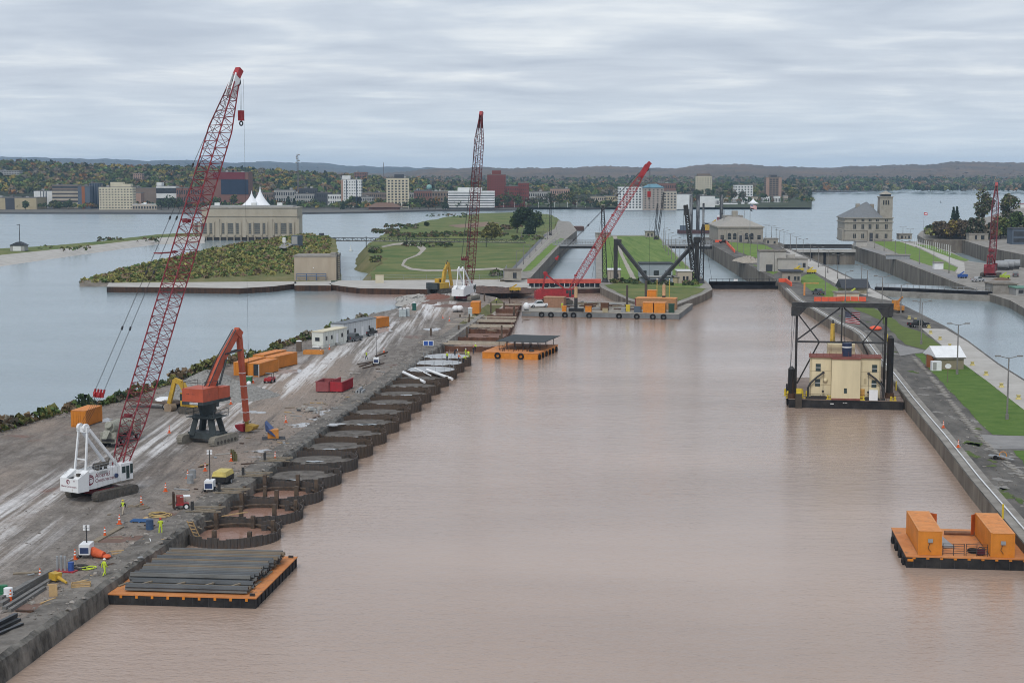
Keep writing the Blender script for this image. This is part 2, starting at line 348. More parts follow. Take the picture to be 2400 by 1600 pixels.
# the upper pool, clear on the river side of the pier
w = MB(); w.v = [tuple(p) for p in up]; w.f = [tuple(range(len(up)))]; w.m = [0]
sil = P(960,690,0)
struct(w.build('upper_pool_water', water_mat('pool_water', (.205,.262,.285), silt=(sil.x, sil.y, 34, 45, (.36,.25,.20)))))
QA, QB = P(224,1387,2), P(1014,823,2); QD = (QB-QA).normalized(); QN = Vector((QD.y,-QD.x,0))      # quay line of the construction pier
def Q(s, off=0.0, z=2.0): p = QA+QD*s+QN*off; return Vector((p.x,p.y,z))
QL = (QB-QA).length
RIGHT_EDGE = [(1835,676),(1863,703),(1887,716),(1954,756),(1992,772),(2010,785),(2040,828),(2080,875),(2124,934),(2193,1018),(2273,1122),(2338,1200),(2400,1275),(2560,1480)]
ch = [Q(-90,-3,.03), Q(QL+165,-3,.03)]+wl([(1250,668),(1404,672),(1657,668),(1815,668),(1845,676)], .03)+[P(x+6,y,.03) for x,y in RIGHT_EDGE]+[Vector((130,60,.03))]
w = MB(); n = len(ch); w.v = [tuple(p) for p in ch]; w.f = [tuple(range(n-1,-1,-1))]; w.m = [0]
struct(w.build('silty_channel_water', water_mat('silty_water', (.365,.27,.212), rs=1.25, wr=.10, bd=.125)))

# ---------------- construction pier ----------------
PIER_L = [(-320,1120),(-150,1062),(0,1012),(90,985),(170,962),(250,948),(330,925),(420,890),(490,866),(560,846),(640,822),(700,802),(740,790),(800,765),(870,736),(930,724),(990,698),(1040,672)]
rp = (Matrix.Rotation(R(6.6),3,'Z') @ P(560,950,2)); ROAD_X = rp.x+7.0
MUD = mud_mat()
pl = densify(wl(PIER_L, 2), 6, .5, close=False)
pe = [Q(QL+150,-3.2), Q(QL-60,-3.2), Q(60,-3.2), Q(-90,-3.2)]
struct(land('pier_ground', pl+pe, 2.0, -2.0, 5.0, MUD, SCRUBG))
# the broken concrete edge of the quay: cap and face ride on a ragged line
qw = thing('quay_wall', 'broken concrete quay wall along the muddy pier, dark and wet at the waterline', 'wall')
def ragged(s0, s1, step, seed):
    r = np.random.default_rng(seed); k = int((s1-s0)/step); walk = np.zeros(k+1)
    for i in range(1,k+1): walk[i] = .72*walk[i-1]+r.normal()*.055
    return [(s0+i*(s1-s0)/k, float(walk[i]), r) for i in range(k+1)]
cap = MB(); rows = []
for s, o, r in ragged(-90, QL+62, .8, 5):
    prof = [(-3.3,1.9),(-3.2,2.06+r.uniform(-.03,.03)),(-1.6,2.12+r.uniform(-.05,.06)),(-.55+o*.5,2.10+r.uniform(-.06,.08)),(.0+o,1.86+r.uniform(-.1,.06)),(.15+o*.8,1.2+r.uniform(-.1,.1)),(.2+o*.3,.5),(.32,-.8)]
    rows.append([Q(s+r.uniform(-.1,.1), a, b) for a,b in prof])
k = len(rows[0])
for i in range(len(rows)-1):
    a, b = i*k, (i+1)*k
for rr_ in rows: cap.v += [tuple(p) for p in rr_]
for i in range(len(rows)-1):
    for j in range(k-1):
        cap.f.append((i*k+j, i*k+j+1, (i+1)*k+j+1, (i+1)*k+j)); cap.m.append(0 if j < 3 else 1)
cap.build('wall_cap', [M('quay_cap',(.085,.077,.069),.85,scale=.35,c2=(.24,.22,.197),detail=12,bump=.06,bscale=2), WETST], qw)

# ---------------- concrete deck with sheet piling, dike, spit ----------------
front = [(250,672),(450,674),(560,675.5),(640,671),(681,666)]; front2 = [(770,666),(805,671),(845,675.5),(1012,678)]
bl = thing('bulkhead_deck', 'low concrete deck edged with dark rusty sheet piling beyond the pale river', 'bulkhead')
def deck(px_front, px_back, nm):
    ws = wl(px_front,1.9)+[P(x,y,1.9) for x,y in px_back]
    o = land(nm, ws, 1.9, -2, 0, CONCL, RUST); o.parent = bl
    fr = densify(wl(px_front,1.9), 1.4, 0, close=False); mb = MB()
    for i,(a,b) in enumerate(zip(fr[:-1],fr[1:])):
        d = (b-a).normalized(); nn = Vector((d.y,-d.x,0))*(.25 if i%2 else .02)
        if nn.y > 0: nn = -nn
        mb.add([a+nn+Vector((0,0,-.25)),b+nn+Vector((0,0,-.25)),b+nn+Vector((0,0,-3)),a+nn+Vector((0,0,-3))],[(3,2,1,0)])
    stuff(mb.build('sheet_piling', RUST, bl))
deck(front, [(695,664),(693,659),(255,663)], 'deck_slab')
deck(front2, [(1060,676),(1180,686),(1245,676),(1243,652),(1180,655),(795,657)], 'deck_slab')
deck([(690,669),(776,669)], [(776,658),(690,660)], 'gate_sill')
def loft(name, A, B, prof, mat, steps, cross, noise=.3, hscale=None, z0=0.0, seed=3, parent=None):
    A = densify(A, 1e9, close=False); r = np.random.default_rng(seed)
    def along(pl_, t):
        L = [0]
        for a,b in zip(pl_[:-1],pl_[1:]): L.append(L[-1]+(b-a).length)
        s = t*L[-1]
        for i in range(len(L)-1):
            if s <= L[i+1] or i == len(L)-2: return pl_[i].lerp(pl_[i+1], (s-L[i])/max(1e-6,L[i+1]-L[i]))
    mb = MB()
    for i in range(steps+1):
        t = i/steps; a, b = along(A,t), along(B,t)
        for j in range(cross+1):
            s = j/cross; p = a.lerp(b,s); h = np.interp(s, [q[0] for q in prof], [q[1] for q in prof])*(hscale(t) if hscale else 1)
            e = 0 if j in (0,cross) else noise
            mb.v.append((p.x+r.normal()*e, p.y+r.normal()*e, z0+h+(abs(r.normal())*noise*.5 if e else 0)))
    k = cross+1
    for i in range(steps):
        for j in range(cross): mb.f.append((i*k+j,(i+1)*k+j,(i+1)*k+j+1,i*k+j+1)); mb.m.append(0)
    return mb.build(name, mat, parent, smooth=60)
DA = [P(190,673,-.4),P(400,671,-.4),P(690,664,-.4),P(800,660,-.4)]; DB = [P(188,669,-.4),P(300,644,-.4),P(450,615,-.4),P(640,580,-.4),P(710,566,-.4),P(785,577,-.4)]
struct(loft('dike_ground', DA, DB, [(0,0),(.08,2.2),(.3,3.2),(.75,6.0),(.88,5.2),(1,-1)], SCRUBG, 90, 26, .35, lambda t: min(1,.16+t*1.15)))
loft('dike_tip_apron', [P(186,674,-.3),P(262,674,-.3)], [P(190,668,0),P(262,664,0)], [(0,0),(.7,1.5),(1,1.7)], CONCD, 12, 4, .05)
struct(bpy.data.objects['dike_tip_apron'])
SA = [P(-300,672,-.3),P(0,626,-.3),P(180,600,-.3),P(300,583,-.3),P(370,574,-.3),P(480,571,-.3)]
SB = [P(-300,628,-.3),P(0,591,-.3),P(120,586,-.3),P(250,574,-.3),P(370,558,-.3),P(480,553,-.3)]
struct(loft('spit_slope', SA, [a.lerp(b,.36) for a,b in zip(SA,SB)], [(0,0),(.9,2.4),(1,2.5)], CONCL, 60, 4, .08))
struct(loft('spit_ground', [a.lerp(b,.36) for a,b in zip(SA,SB)], SB, [(0,2.46),(.2,2.7),(.6,2.9),(.85,2.2),(1,-5)], GRASS2, 60, 8, .2))

# ---------------- lock islands ----------------
park = [(872,653),(1000,652),(1172,652),(1196,638),(1276,548),(1300,536),(1312,516),(1285,502),(1200,498),(1130,500),(1050,508),(985,521),(940,534),(892,552),(873,566),(868,588),(872,600),(912,606),(898,618),(880,632),(871,645)]
struct(land('park_ground', wl(park,2.0), 2.0, LOW-.5, 7.0, GRASS2, SCRUBG, 14, 2.0))
nwall = [(1172,656),(1243,651),(1322,564),(1352,540),(1336,520),(1308,517),(1300,536),(1276,548),(1196,638)]
struct(land('lock_wall_ground', wl(nwall,2.5), 2.5, LOW-1, 0, CONC, CONCD))
isl1 = [(1397,656),(1409,674),(1470,702),(1530,720),(1577,718),(1648,690),(1670,678),(1664,667),(1618,628),(1552,562),(1543,551),(1396,551)]
struct(land('lock_island_ground', wl(isl1,2.4), 2.4, LOW-1, 0, CONC, CONCD))
CH_EDGE = [(2700,1180),(2400,888),(2339,850),(2268,797),(2223,768),(2178,745),(2096,704),(2003,654),(1850,580),(1832,570)]
DV_EDGE = [(1640,556),(1663,571),(1811,651),(1830,668)]
isl2 = DV_EDGE+RIGHT_EDGE+[(2900,1500)]+CH_EDGE+[(1800,560),(1700,556)]
struct(land('middle_pier_ground', wl(isl2,2.3), 2.3, LOW-1, 0, ASPH, CONCD))
isl3 = [(1996,574),(2100,608),(2242,663),(2318,688),(2368,704),(2400,722),(2700,880),(2900,800),(2900,720),(2400,628),(2272,612),(2230,590),(2150,566),(2010,562)]
struct(land('admin_pier_ground', wl(isl3,2.4), 2.4, LOW-1, 0, CONC, CONCD))
isl4 = [(2168,561),(2255,562),(2310,579),(2400,597),(2700,660),(3200,600),(3200,460),(2420,470),(2330,505),(2200,532),(2160,541),(2150,551)]
struct(land('south_shore_ground', wl(isl4,2.4), 2.4, LOW-1, 0, CONC, CONCD))
# lawns, aprons and paths laid on them
def lawn(px, z, m=GRASS, nm='lawn', step=4, jit=.25): return struct(sheet(nm, px, z, m, step, jit))
lawn([(1445,553),(1541,553),(1552,566),(1618,632),(1650,662),(1640,672),(1560,674),(1492,655),(1462,600)], 2.44, M('mown_lawn', (.085,.15,.03), .9, scale=.4, c2=(.17,.225,.065), st=(1,.035,1), rot=R(-3), detail=7, lo=.38, hi=.62), nm='island_lawn')
lawn([(1412,655),(1410,600),(1414,553),(1436,553),(1455,600),(1480,655)], 2.44, nm='island_lawn')
struct(sheet('island_path', [(1480,655),(1455,600),(1440,566),(1436,553),(1445,553),(1450,566),(1462,600),(1492,655)], 2.46, GRAVEL, 5, .1))
lawn([(1415,668),(1470,696),(1530,713),(1575,711),(1640,686),(1655,676),(1560,668),(1480,658)], 2.47, GRASS2, nm='island_lawn')
lawn([(1706,567),(1793,574),(1811,583),(1809,617),(1768,604),(1726,588)], 2.34)
lawn([(1763,619),(1824,637),(1812,643),(1790,634)], 2.34)
lawn([(1868,655),(1890,643),(1908,641),(1929,655),(1974,684),(1942,699),(1905,683)], 2.34)
lawn([(1962,702),(2010,705),(2080,736),(2118,765),(2160,778),(2228,824),(2165,818),(2122,807),(2092,778),(2060,748),(2000,722)], 2.34, M('worn_lawn',(.09,.12,.035),.95,scale=.3,c2=(.12,.16,.04),detail=9))
DLAWN = M('deep_lawn', (.062,.125,.022), .9, scale=.35, bump=.05, bscale=3, c2=(.115,.175,.04), detail=12)
lawn([(2144,829),(2193,825),(2222,852),(2262,855),(2313,892),(2400,960),(2560,1075),(2700,1150),(2640,1200),(2400,1021),(2327,1018),(2295,990),(2251,941),(2184,872)], 2.34, DLAWN)
lawn([(2375,1055),(2400,1055),(2560,1110),(2560,1240),(2460,1160)], 2.34, DLAWN)
struct(sheet('pale_apron', [(2159,769),(2217,771),(2268,801),(2339,854),(2400,892),(2600,1072),(2600,1100),(2560,1075),(2400,960),(2313,892),(2262,855),(2228,826)], 2.36, CONCL))
struct(sheet('lock_apron', [(1846,583),(2003,657),(2094,705),(2060,700),(1990,682),(1950,660),(1915,640),(1880,612),(1830,578)], 2.36, CONCL))
struct(sheet('side_pad', [(2296,1018),(2327,1019),(2400,1021),(2560,1085),(2560,1108),(2400,1052),(2330,1052),(2314,1040)], 2.37, ASPH2))
struct(sheet('cross_path', [(2092,800),(2120,810),(2165,820),(2192,824),(2144,828),(2110,834)], 2.37, ASPH2))
struct(sheet('quay_coping', [(x+3,y) for x,y in RIGHT_EDGE]+[(x+17+max(0,(y-700))*.055,y-1-max(0,y-700)*.006) for x,y in RIGHT_EDGE[::-1]], 2.37, CONC))
lawn([(2045,566),(2110,566),(2160,585),(2245,628),(2238,636),(2200,628),(2150,613),(2095,590)], 2.44)
lawn([(2145,572),(2185,576),(2272,610),(2262,612),(2225,604),(2175,588)], 2.44)
struct(sheet('admin_path', [(2105,565),(2140,571),(2260,615),(2262,640),(2240,640),(2246,626),(2160,583)], 2.45, CONCL))
struct(sheet('bollard_strip', [(2010,580),(2040,582),(2095,594),(2150,616),(2205,632),(2250,652),(2242,660),(2100,606)], 2.45, ASPH2))
struct(sheet('park_path', [(893,577),(925,570),(950,568),(985,571),(1000,582),(985,597),(955,608),(946,620),(965,628),(1000,632),(1090,631),(1165,627),(1182,630),(1184,640),(1178,640),(1168,631),(1090,635),(1000,636),(960,632),(940,622),(946,609),(975,597),(986,587),(975,576),(950,573),(928,574),(897,580)], 2.06, GRAVEL))
struct(sheet('lock_road', [(1196,632),(1206,632),(1284,548),(1276,549)], 2.56, M('road_grey',(.13,.135,.15),.8)))
lawn([(1222,636),(1245,634),(1300,580),(1322,560),(1314,558),(1290,572)], 2.56)
for px, c in (([(1050,528),(1140,520),(1170,522),(1150,530),(1080,534)], (.23,.16,.12)), ([(1020,545),(1120,540),(1190,548),(1150,562),(1000,558)], (.15,.17,.05))):
    struct(sheet('bare_soil' if c[0] > .2 else 'dry_grass', px, 2.05, M('soil%d' % int(c[0]*100), c, .95, var=.3, scale=.1), 6, 2.5))

# ---------------- Canadian shore: terrain and far hills ----------------
YT = [(-400,366),(0,374),(150,379),(300,386),(500,390),(600,394),(800,404),(900,413),(1000,419),(1200,426),(1500,429),(1700,427),(1900,429),(2400,428),(2900,428)]
def ytop(x): return float(np.interp(x, [a for a,_ in YT], [b for _,b in YT]))
SHORE = [(-600,497),(0,497),(440,498),(700,498),(862,496),(1000,492),(1200,490),(1240,486),(1300,486),(1370,488),(1530,485),(1580,484),(1780,478),(1785,474),(1760,470),(1880,467),(1890,464),(1850,452),(1900,449),(2060,447),(2080,443),(2400,436),(3000,432)]
def city_z(px, d):
    d0 = 1840.0; t = min(1, max(0,(d-d0)/(3000-d0))); zt = CAM_H+(HORIZON-ytop(px))/F_PX*3000-13
    return -3.0+(max(-3,zt)+3.0)*t**1.25
sh = wl(SHORE, -3.2)
struct(land('city_ground', sh+[Vector((9000,3900,-3.2)),Vector((9000,9000,-3.2)),Vector((-9000,9000,-3.2)),Vector((-9000,sh[0].y,-3.2))], -3.2, LOW-.6, 2.0, M('city_ground',(.10,.10,.095),.95,scale=.02,c2=(.16,.15,.13),detail=8), STEELD))
FOREST = M('forest_floor', (.05,.06,.032), .95, var=.3, scale=.01)
mb = MB(); xs = np.linspace(-420,1900,60); ds = np.linspace(1880,3100,40)
for d in ds:
    for x in xs: mb.v.append(((x-1200)/F_PX*d, d, city_z(x,d)))
for i in range(39):
    for j in range(59): mb.f.append((i*60+j,i*60+j+1,(i+1)*60+j+1,(i+1)*60+j)); mb.m.append(0)
struct(mb.build('hillside_ground', FOREST, smooth=80))
def hill(name, ridge, d0, d1, zf, mat, nx, ny, rough, seed):
    r = np.random.default_rng(seed); mb = MB(); X = np.linspace(-700,3100,nx)
    ry = np.interp(X, [a for a,_ in ridge], [b for _,b in ridge])
    lump = np.zeros(nx)
    for k in (9,23,51,130): lump += np.interp(np.linspace(0,1,nx), np.linspace(0,1,k), r.normal(size=k))*rough*(9/k)**.55
    for i in range(ny):
        t = i/(ny-1); d = d0+(d1-d0)*t
        zt = CAM_H+(HORIZON-ry)/F_PX*d1
        prof = t**1.1
        for j in range(nx):
            z = zf+(zt[j]-zf)*prof+(lump[j]*prof if i else 0)+(r.random()**1.6*rough*.8 if 0 < i else -8)
            mb.v.append(((X[j]-1200+r.uniform(-2,2))/F_PX*d, d+r.uniform(-1,1)*(d1-d0)/ny*.4, z))
    for j in range(nx): mb.v.append(((X[j]-1200)/F_PX*d1*1.05, d1*1.05, -20))
    for i in range(ny):
        for j in range(nx-1): mb.f.append((i*nx+j,i*nx+j+1,(i+1)*nx+j+1,(i+1)*nx+j)); mb.m.append(0)
    return struct(mb.build(name, mat, smooth=50))
def autumn(name, cols, s, st=(1,1,1)):
    m = bpy.data.materials.new(name); m.use_nodes = True; nt = m.node_tree; N, L = nt.nodes, nt.links; b = N['Principled BSDF']; b.inputs['Roughness'].default_value = .95; b.inputs['Specular IOR Level'].default_value = .05
    tc = N.new('ShaderNodeTexCoord'); mp = N.new('ShaderNodeMapping'); mp.inputs['Scale'].default_value = st; L.new(tc.outputs['Object'], mp.inputs[0])
    n = N.new('ShaderNodeTexNoise'); n.inputs['Scale'].default_value = s; n.inputs['Detail'].default_value = 9; n.inputs['Roughness'].default_value = .72; L.new(mp.outputs[0], n.inputs['Vector'])
    cr = N.new('ShaderNodeValToRGB'); L.new(n.outputs['Fac'], cr.inputs[0]); e = cr.color_ramp.elements
    e[0].position = .3; e[1].position = .72; e[0].color = (*cols[0],1); e[1].color = (*cols[-1],1)
    for i, c in enumerate(cols[1:-1]): q = e.new(.3+.42*(i+1)/(len(cols)-1)); q.color = (*c,1)
    L.new(cr.outputs[0], b.inputs['Base Color']); return m
HILLM = autumn('hill_woods', [(.06,.058,.05),(.10,.08,.06),(.14,.10,.07),(.20,.13,.07)], .006, (1,.35,1))
hill('far_ridge', [(-700,372),(0,372),(80,371),(170,374),(300,381),(345,385),(400,381),(440,379),(500,382),(560,385),(620,382),(700,387),(760,385),(800,389),(860,388),(960,391),(1100,392),(1250,396),(1370,394),(1500,398),(3100,398)], 9000, 12500, 5, autumn('ridge_woods', [(.04,.05,.05),(.06,.065,.06),(.12,.10,.08)], .004), 420, 7, 9, 4)
hill('wooded_hill', [(-700,412),(900,409),(1100,400),(1300,397),(1450,393),(1600,391),(1800,391),(1950,393),(2060,390),(2150,388),(2250,384),(2330,382),(2400,381),(3100,376)], 4300, 7200, -2, HILLM, 760, 40, 7, 9)
# ---------------- foliage ----------------
LEAF = M('leaf_clumps', (.82,.82,.82), .9, scale=.9, var=.25, spec=.15, attr=True)
BARK = M('tree_bark', (.07,.055,.045), .95, scale=3, var=.3)
def leafmesh(name, cen, size, cols, mat, flat=.0):
    n = len(cen); a = rng.normal(size=(n,3)); a /= np.linalg.norm(a,axis=1)[:,None]; b = rng.normal(size=(n,3)); b -= (a*b).sum(1)[:,None]*a; b /= np.linalg.norm(b,axis=1)[:,None]
    if flat: a[:,2] *= 1-flat
    s = (size*rng.uniform(.55,1.25,n) if np.isscalar(size) else size*rng.uniform(.6,1.25,n))[:,None]
    sk = rng.uniform(.5,1.0,(n,1))
    v = np.stack([cen-a*s-b*s*sk*.4, cen+a*s*.3-b*s*sk, cen+a*s+b*s*.3, cen-a*s*.2+b*s*sk],1).reshape(-1,3)
    me = bpy.data.meshes.new(name); me.vertices.add(4*n); me.vertices.foreach_set('co', v.astype(np.float32).ravel())
    me.loops.add(4*n); me.loops.foreach_set('vertex_index', np.arange(4*n,dtype=np.int32)); me.polygons.add(n)
    me.polygons.foreach_set('loop_start', np.arange(0,4*n,4,dtype=np.int32)); me.polygons.foreach_set('loop_total', np.full(n,4,dtype=np.int32))
    ca = me.color_attributes.new('Col','FLOAT_COLOR','POINT'); c4 = np.ones((n,4)); c4[:,:3] = cols; ca.data.foreach_set('color', np.repeat(c4,4,0).astype(np.float32).ravel())
    me.materials.append(mat); me.update(calc_edges=True); me.validate(); return me
PAL = {'green':(.085,.125,.042),'dark':(.05,.075,.038),'conifer':(.035,.058,.038),'olive':(.13,.135,.05),'yellow':(.24,.19,.05),'orange':(.23,.12,.045),'brown':(.15,.11,.07),'grey':(.145,.13,.10),'red':(.26,.05,.04),'willow':(.18,.165,.055)}
def crown_pts(kind, h, r, n):
    if kind == 'cone':
        t = rng.random(n)**1.5; z = .1*h+t*h*.9; rad = r*(1-t)**.85*(.55+.45*np.abs(np.sin(z*2.2)))*rng.uniform(.5,1.05,n); th = rng.uniform(0,2*np.pi,n)
        return np.stack([rad*np.cos(th),rad*np.sin(th),z],1)
    k = 11; lob = rng.normal(size=(k,3)); lob /= np.linalg.norm(lob,axis=1)[:,None]; lob *= np.array([r*.62,r*.62,h*.27])*rng.uniform(.6,1.1,(k,1)); lob[:,2] += h*.62
    rr = r*rng.uniform(.32,.55,k); i = rng.integers(0,k,n); u = rng.normal(size=(n,3)); u /= np.linalg.norm(u,axis=1)[:,None]
    p = lob[i]+u*(rr[i]*rng.uniform(.55,1.08,n))[:,None]
    if kind == 'willow': p[:,2] -= (np.hypot(p[:,0],p[:,1])/r)**2*h*.22
    p[:,2] = np.maximum(p[:,2], h*.12); return p
def tree_proto(kind, h, r, n, leaf, pal):
    p = crown_pts(kind,h,r,n); cols = np.array([PAL[x] for x in pal])[rng.integers(0,len(pal),n)]*rng.uniform(.8,1.8,(n,1))
    cm = leafmesh('crown', p, leaf, cols, LEAF)
    mb = MB(); mb.cyl((0,0,-.3),(0,0,h*.42),h*.022+.08,h*.013+.04,n=6)
    if kind == 'cone': mb.cyl((0,0,h*.4),(0,0,h*.95),h*.015+.03,.02,n=5)
    else:
        for a in range(5):
            th = a*1.257+random.random(); mb.cyl((0,0,h*random.uniform(.25,.4)),(r*.55*math.cos(th),r*.55*math.sin(th),h*random.uniform(.55,.78)),h*.010+.04,.03,n=5)
    return cm, mb.mesh('trunk', BARK)
TREES = {}
def tree(kind, h, r, loc, label, group=None, n=420, leaf=.8, pal=('green','dark'), var=0, rz=None, name='tree'):
    key = (kind,round(h/max(r,.1),1),n,pal,var)
    if key not in TREES: TREES[key] = (tree_proto(kind,10,10*r/h,n,leaf*10/h,pal))
    cm, tm = TREES[key]; t = thing(name, label, 'tree', loc, random.uniform(0,6.28) if rz is None else rz, group); t.scale = (h/10,)*3
    link('crown', cm, t); link('trunk', tm, t); return t
def wood(name, label, pts, hs, per, pal_w, leaf, bright=1.45):
    """a wood that reads as one mass: crowns packed over the ground"""
    n = len(pts); keys = list(pal_w); w_ = np.array([pal_w[k] for k in keys]); w_ = w_/w_.sum()
    ci = rng.choice(len(keys), n, p=w_); base = np.array([PAL[k] for k in keys])[ci]
    cone = np.array([keys[c] == 'conifer' for c in ci])
    u = rng.normal(size=(n,per,3)); u /= np.linalg.norm(u,axis=2)[:,:,None]; u[:,:,2] = np.abs(u[:,:,2])*1.0-.25
    h = hs[:,None,None]; rad = np.where(cone,.24,.44)[:,None,None]*h
    p = u*np.concatenate([rad,rad,h*np.where(cone,.6,.42)[:,None,None]],2)*rng.uniform(.75,1.08,(n,per,1))
    shrink = np.where(cone[:,None], np.clip(1.05-(p[:,:,2]/(hs[:,None]*.62)),.15,1), 1.0); p[:,:,:2] *= shrink[:,:,None]
    p[:,:,2] += hs[:,None]*.52; p += pts[:,None,:]
    cols = bright*np.repeat(base[:,None,:],per,1)*rng.uniform(.72,1.28,(n,per,1))*rng.uniform(.82,1.2,(n,1,1))
    return stuff(link(name, leafmesh(name, p.reshape(-1,3), np.repeat(leaf*hs/10,per), cols.reshape(-1,3), LEAF)), label)
# wooded hillside behind the city
def scatter(n, x0, x1, d0, d1, zf, pw=1.0):
    x = rng.uniform(x0,x1,n); d = d0+(d1-d0)*rng.random(n)**pw
    return np.array([[(a-1200)/F_PX*b, b, zf(a,b)] for a,b in zip(x,d)])
AUT = {'dark':1.4,'green':2,'olive':2.8,'yellow':1.3,'orange':.6,'brown':1.4,'grey':.9,'conifer':1.1}
pts = scatter(3000,-420,1000,2120,3060,city_z); wood('hillside_wood', 'autumn woods on the hillside behind the city', pts, rng.uniform(9,17,len(pts)), 44, AUT, 1.75)
pts = scatter(1500,900,1900,2380,3060,city_z); wood('town_wood', 'mixed trees beyond the waterfront towers', pts, rng.uniform(8,15,len(pts)), 40, {'dark':2.4,'green':2,'olive':1.6,'grey':1.6,'brown':1.2,'conifer':1.8,'yellow':.3}, 1.8)
pts = scatter(3400,700,2500,3050,5200,lambda a,b: -3.0+max(0,(b-3600))*.006,1.4); wood('plain_wood', 'dark flat woods stretching back to the hills', pts, rng.uniform(9,16,len(pts)), 26, {'dark':2,'green':1.6,'olive':1,'grey':1.6,'brown':2,'conifer':1.6,'orange':.4}, 2.6)
fs = [P(x,y,-3) for x,y in [(1850,451),(1900,448),(2060,445),(2080,441.5),(2400,435),(3000,431)]]
pts = []
for a,b in zip(fs[:-1],fs[1:]):
    for _ in range(int((b-a).length/3.2)):
        t = random.random(); p = a.lerp(b,t); q = random.random()**1.3; pts.append((p.x+random.uniform(-8,8)+q*60, p.y+12+q*420, -3.0+q*5))
pts = np.array(pts); wood('far_shore_wood', 'belt of dark trees along the far shore of the river', pts, rng.uniform(10,19,len(pts)), 44, {'dark':3,'green':2.4,'olive':1.1,'brown':1.3,'conifer':1.6,'orange':.4}, 2.1)

# ---------------- city buildings ----------------
DGLASS = M('dark_glass', (.03,.035,.042), .25, var=.5, scale=.4, spec=.6)
def wallm(nm, c): return M(nm, c, .85, var=.1, scale=.15, detail=7)
def bld(name, label, x0, x1, yt, d, wall, rows=0, cols=0, depth=18, winf=(.5,.45), bands=None, strips=None, roofm=None, top=None, yb=None, win_lo=.06, parap=True):
    a, b = PD(x0,yt,d), PD(x1,yt,d); w = b.x-a.x; zb = -4.0 if yb is None else PD(x0,yb,d).z; h = a.z-zb
    t = thing(name, label, 'building', ((a.x+b.x)/2, d, zb)); hw = w/2
    MB().bx(-hw,hw,0,depth,0,h).build('wall', wall, t)
    rm = roofm or M('flat_roof',(.16,.155,.15),.9)
    r = MB().bx(-hw-.15,hw+.15,-.15,depth+.15,h,h+.5)
    r.build('roof', rm, t)
    for q in range(int(w/9)): MB().bx(*(lambda x: (x,x+random.uniform(1.5,4)))(random.uniform(-hw+1,hw-5)),3,3+random.uniform(2,5),h+.5,h+.5+random.uniform(.8,2.4)).build('rooftop_unit', GREY if q%2 else rm, t)
    if rows and cols:
        mb = MB()
        for i in range(rows):
            for j in range(cols):
                cx = -hw+w*(j+.5)/cols; cz = h*(win_lo+(1-win_lo-.04)*(i+.5)/rows); ww, wh = w/cols*winf[0], h/rows*winf[1]
                mb.bx(cx-ww/2,cx+ww/2,-.12,.05,cz-wh/2,cz+wh/2)
        nside = max(2,int(depth/ (w/cols)))
        for i in range(rows):
            for j in range(nside):
                cy = depth*(j+.5)/nside; cz = h*(win_lo+(1-win_lo-.04)*(i+.5)/rows); wh = h/rows*winf[1]
                for sgn in (-1,1): mb.bx(sgn*hw-.1,sgn*hw+.1,cy-depth/nside*.25,cy+depth/nside*.25,cz-wh/2,cz+wh/2)
        stuff(mb.build('window', DGLASS, t))
    if bands:
        for i in range(bands):
            z0 = h*(.05+.93*(i+.35)/bands); MB().bx(-hw-.1,hw+.1,-.12,depth+.1,z0,z0+h/bands*.5).build('window_band', DGLASS, t)
    if strips:
        for s0,s1,m in strips: MB().bx(-hw+w*s0,-hw+w*s1,-.18,.1,h*.02,h*.99).build('facade_strip', m, t)
    if top:
        for (f0,f1,hh,m) in top: MB().bx(-hw+w*f0,-hw+w*f1,2,depth-2,h+.5,h+.5+hh).build('rooftop_room', m, t)
    return t, w, h
CREAM=wallm('cream_wall',(.58,.53,.40)); WHITE=wallm('white_wall',(.66,.67,.66)); BEIGE=wallm('beige_wall',(.42,.37,.30)); BRICK=wallm('brick_wall',(.20,.105,.085)); RBRICK=wallm('red_brick',(.17,.048,.042)); SLATE=wallm('slate_wall',(.10,.125,.16)); GREY=wallm('grey_wall',(.33,.33,.32)); TAN=wallm('tan_wall',(.40,.34,.22)); MAROON=wallm('maroon_band',(.16,.032,.04)); NAVY=wallm('navy_glass',(.025,.04,.07)); ORANGEP=wallm('orange_panel',(.30,.11,.045)); BROWN=wallm('brown_wall',(.20,.155,.125)); TEAL=wallm('teal_roof',(.13,.25,.31)); DKRF=wallm('dark_roof',(.06,.065,.075)); PINKB=wallm('pinkish_brick',(.36,.24,.19))
bld('waterfront_hall','long tan windowless hall at the far river edge',-70,85,464,1800,TAN,depth=40,strips=[(.53,.67,DKRF)])
bld('office_block','small white block with dark vertical slots across the river',79,122,448,1850,WHITE,strips=[(.36,.40,NAVY),(.50,.54,NAVY),(.60,.63,NAVY),(.68,.71,NAVY)])
t,w_,h_ = bld('office_block','taupe office with banded windows between white block and slate tower',122,182,434,1840,BROWN,bands=6); 
for k in range(5): MB().bx(-w_/2-.2,w_/2+.2,-.3,.1,h_*(.06+.155*k),h_*(.06+.155*k)+2.2).build('spandrel', BEIGE, t)
bld('office_block','slate grey block with an orange stripe across the river',182,210,437,1835,SLATE,strips=[(.32,.58,ORANGEP)])
bld('glass_tower','dark blue glass tower with thin white slots beside the cream hotel',209,233,430,1850,SLATE,strips=[(.1,.2,NAVY),(.35,.45,NAVY),(.6,.7,NAVY),(.82,.92,NAVY)])
bld('hotel','cream eight-storey hotel with a stepped top at the river edge',231,310,439,1795,CREAM,8,11,depth=16,winf=(.48,.36),top=[(.34,.7,5,CREAM),(.7,.94,3,CREAM)])
bld('low_block','long brown brick block right behind the cream hotel',310,372,441,1950,BROWN)
bld('low_pavilion','low white-roofed pavilion beside the cream hotel',310,368,480,1790,BEIGE,1,9,roofm=WHITE,winf=(.6,.4))
bld('low_block','small red brick block between hotel and white office',312,330,453,1900,PINKB)
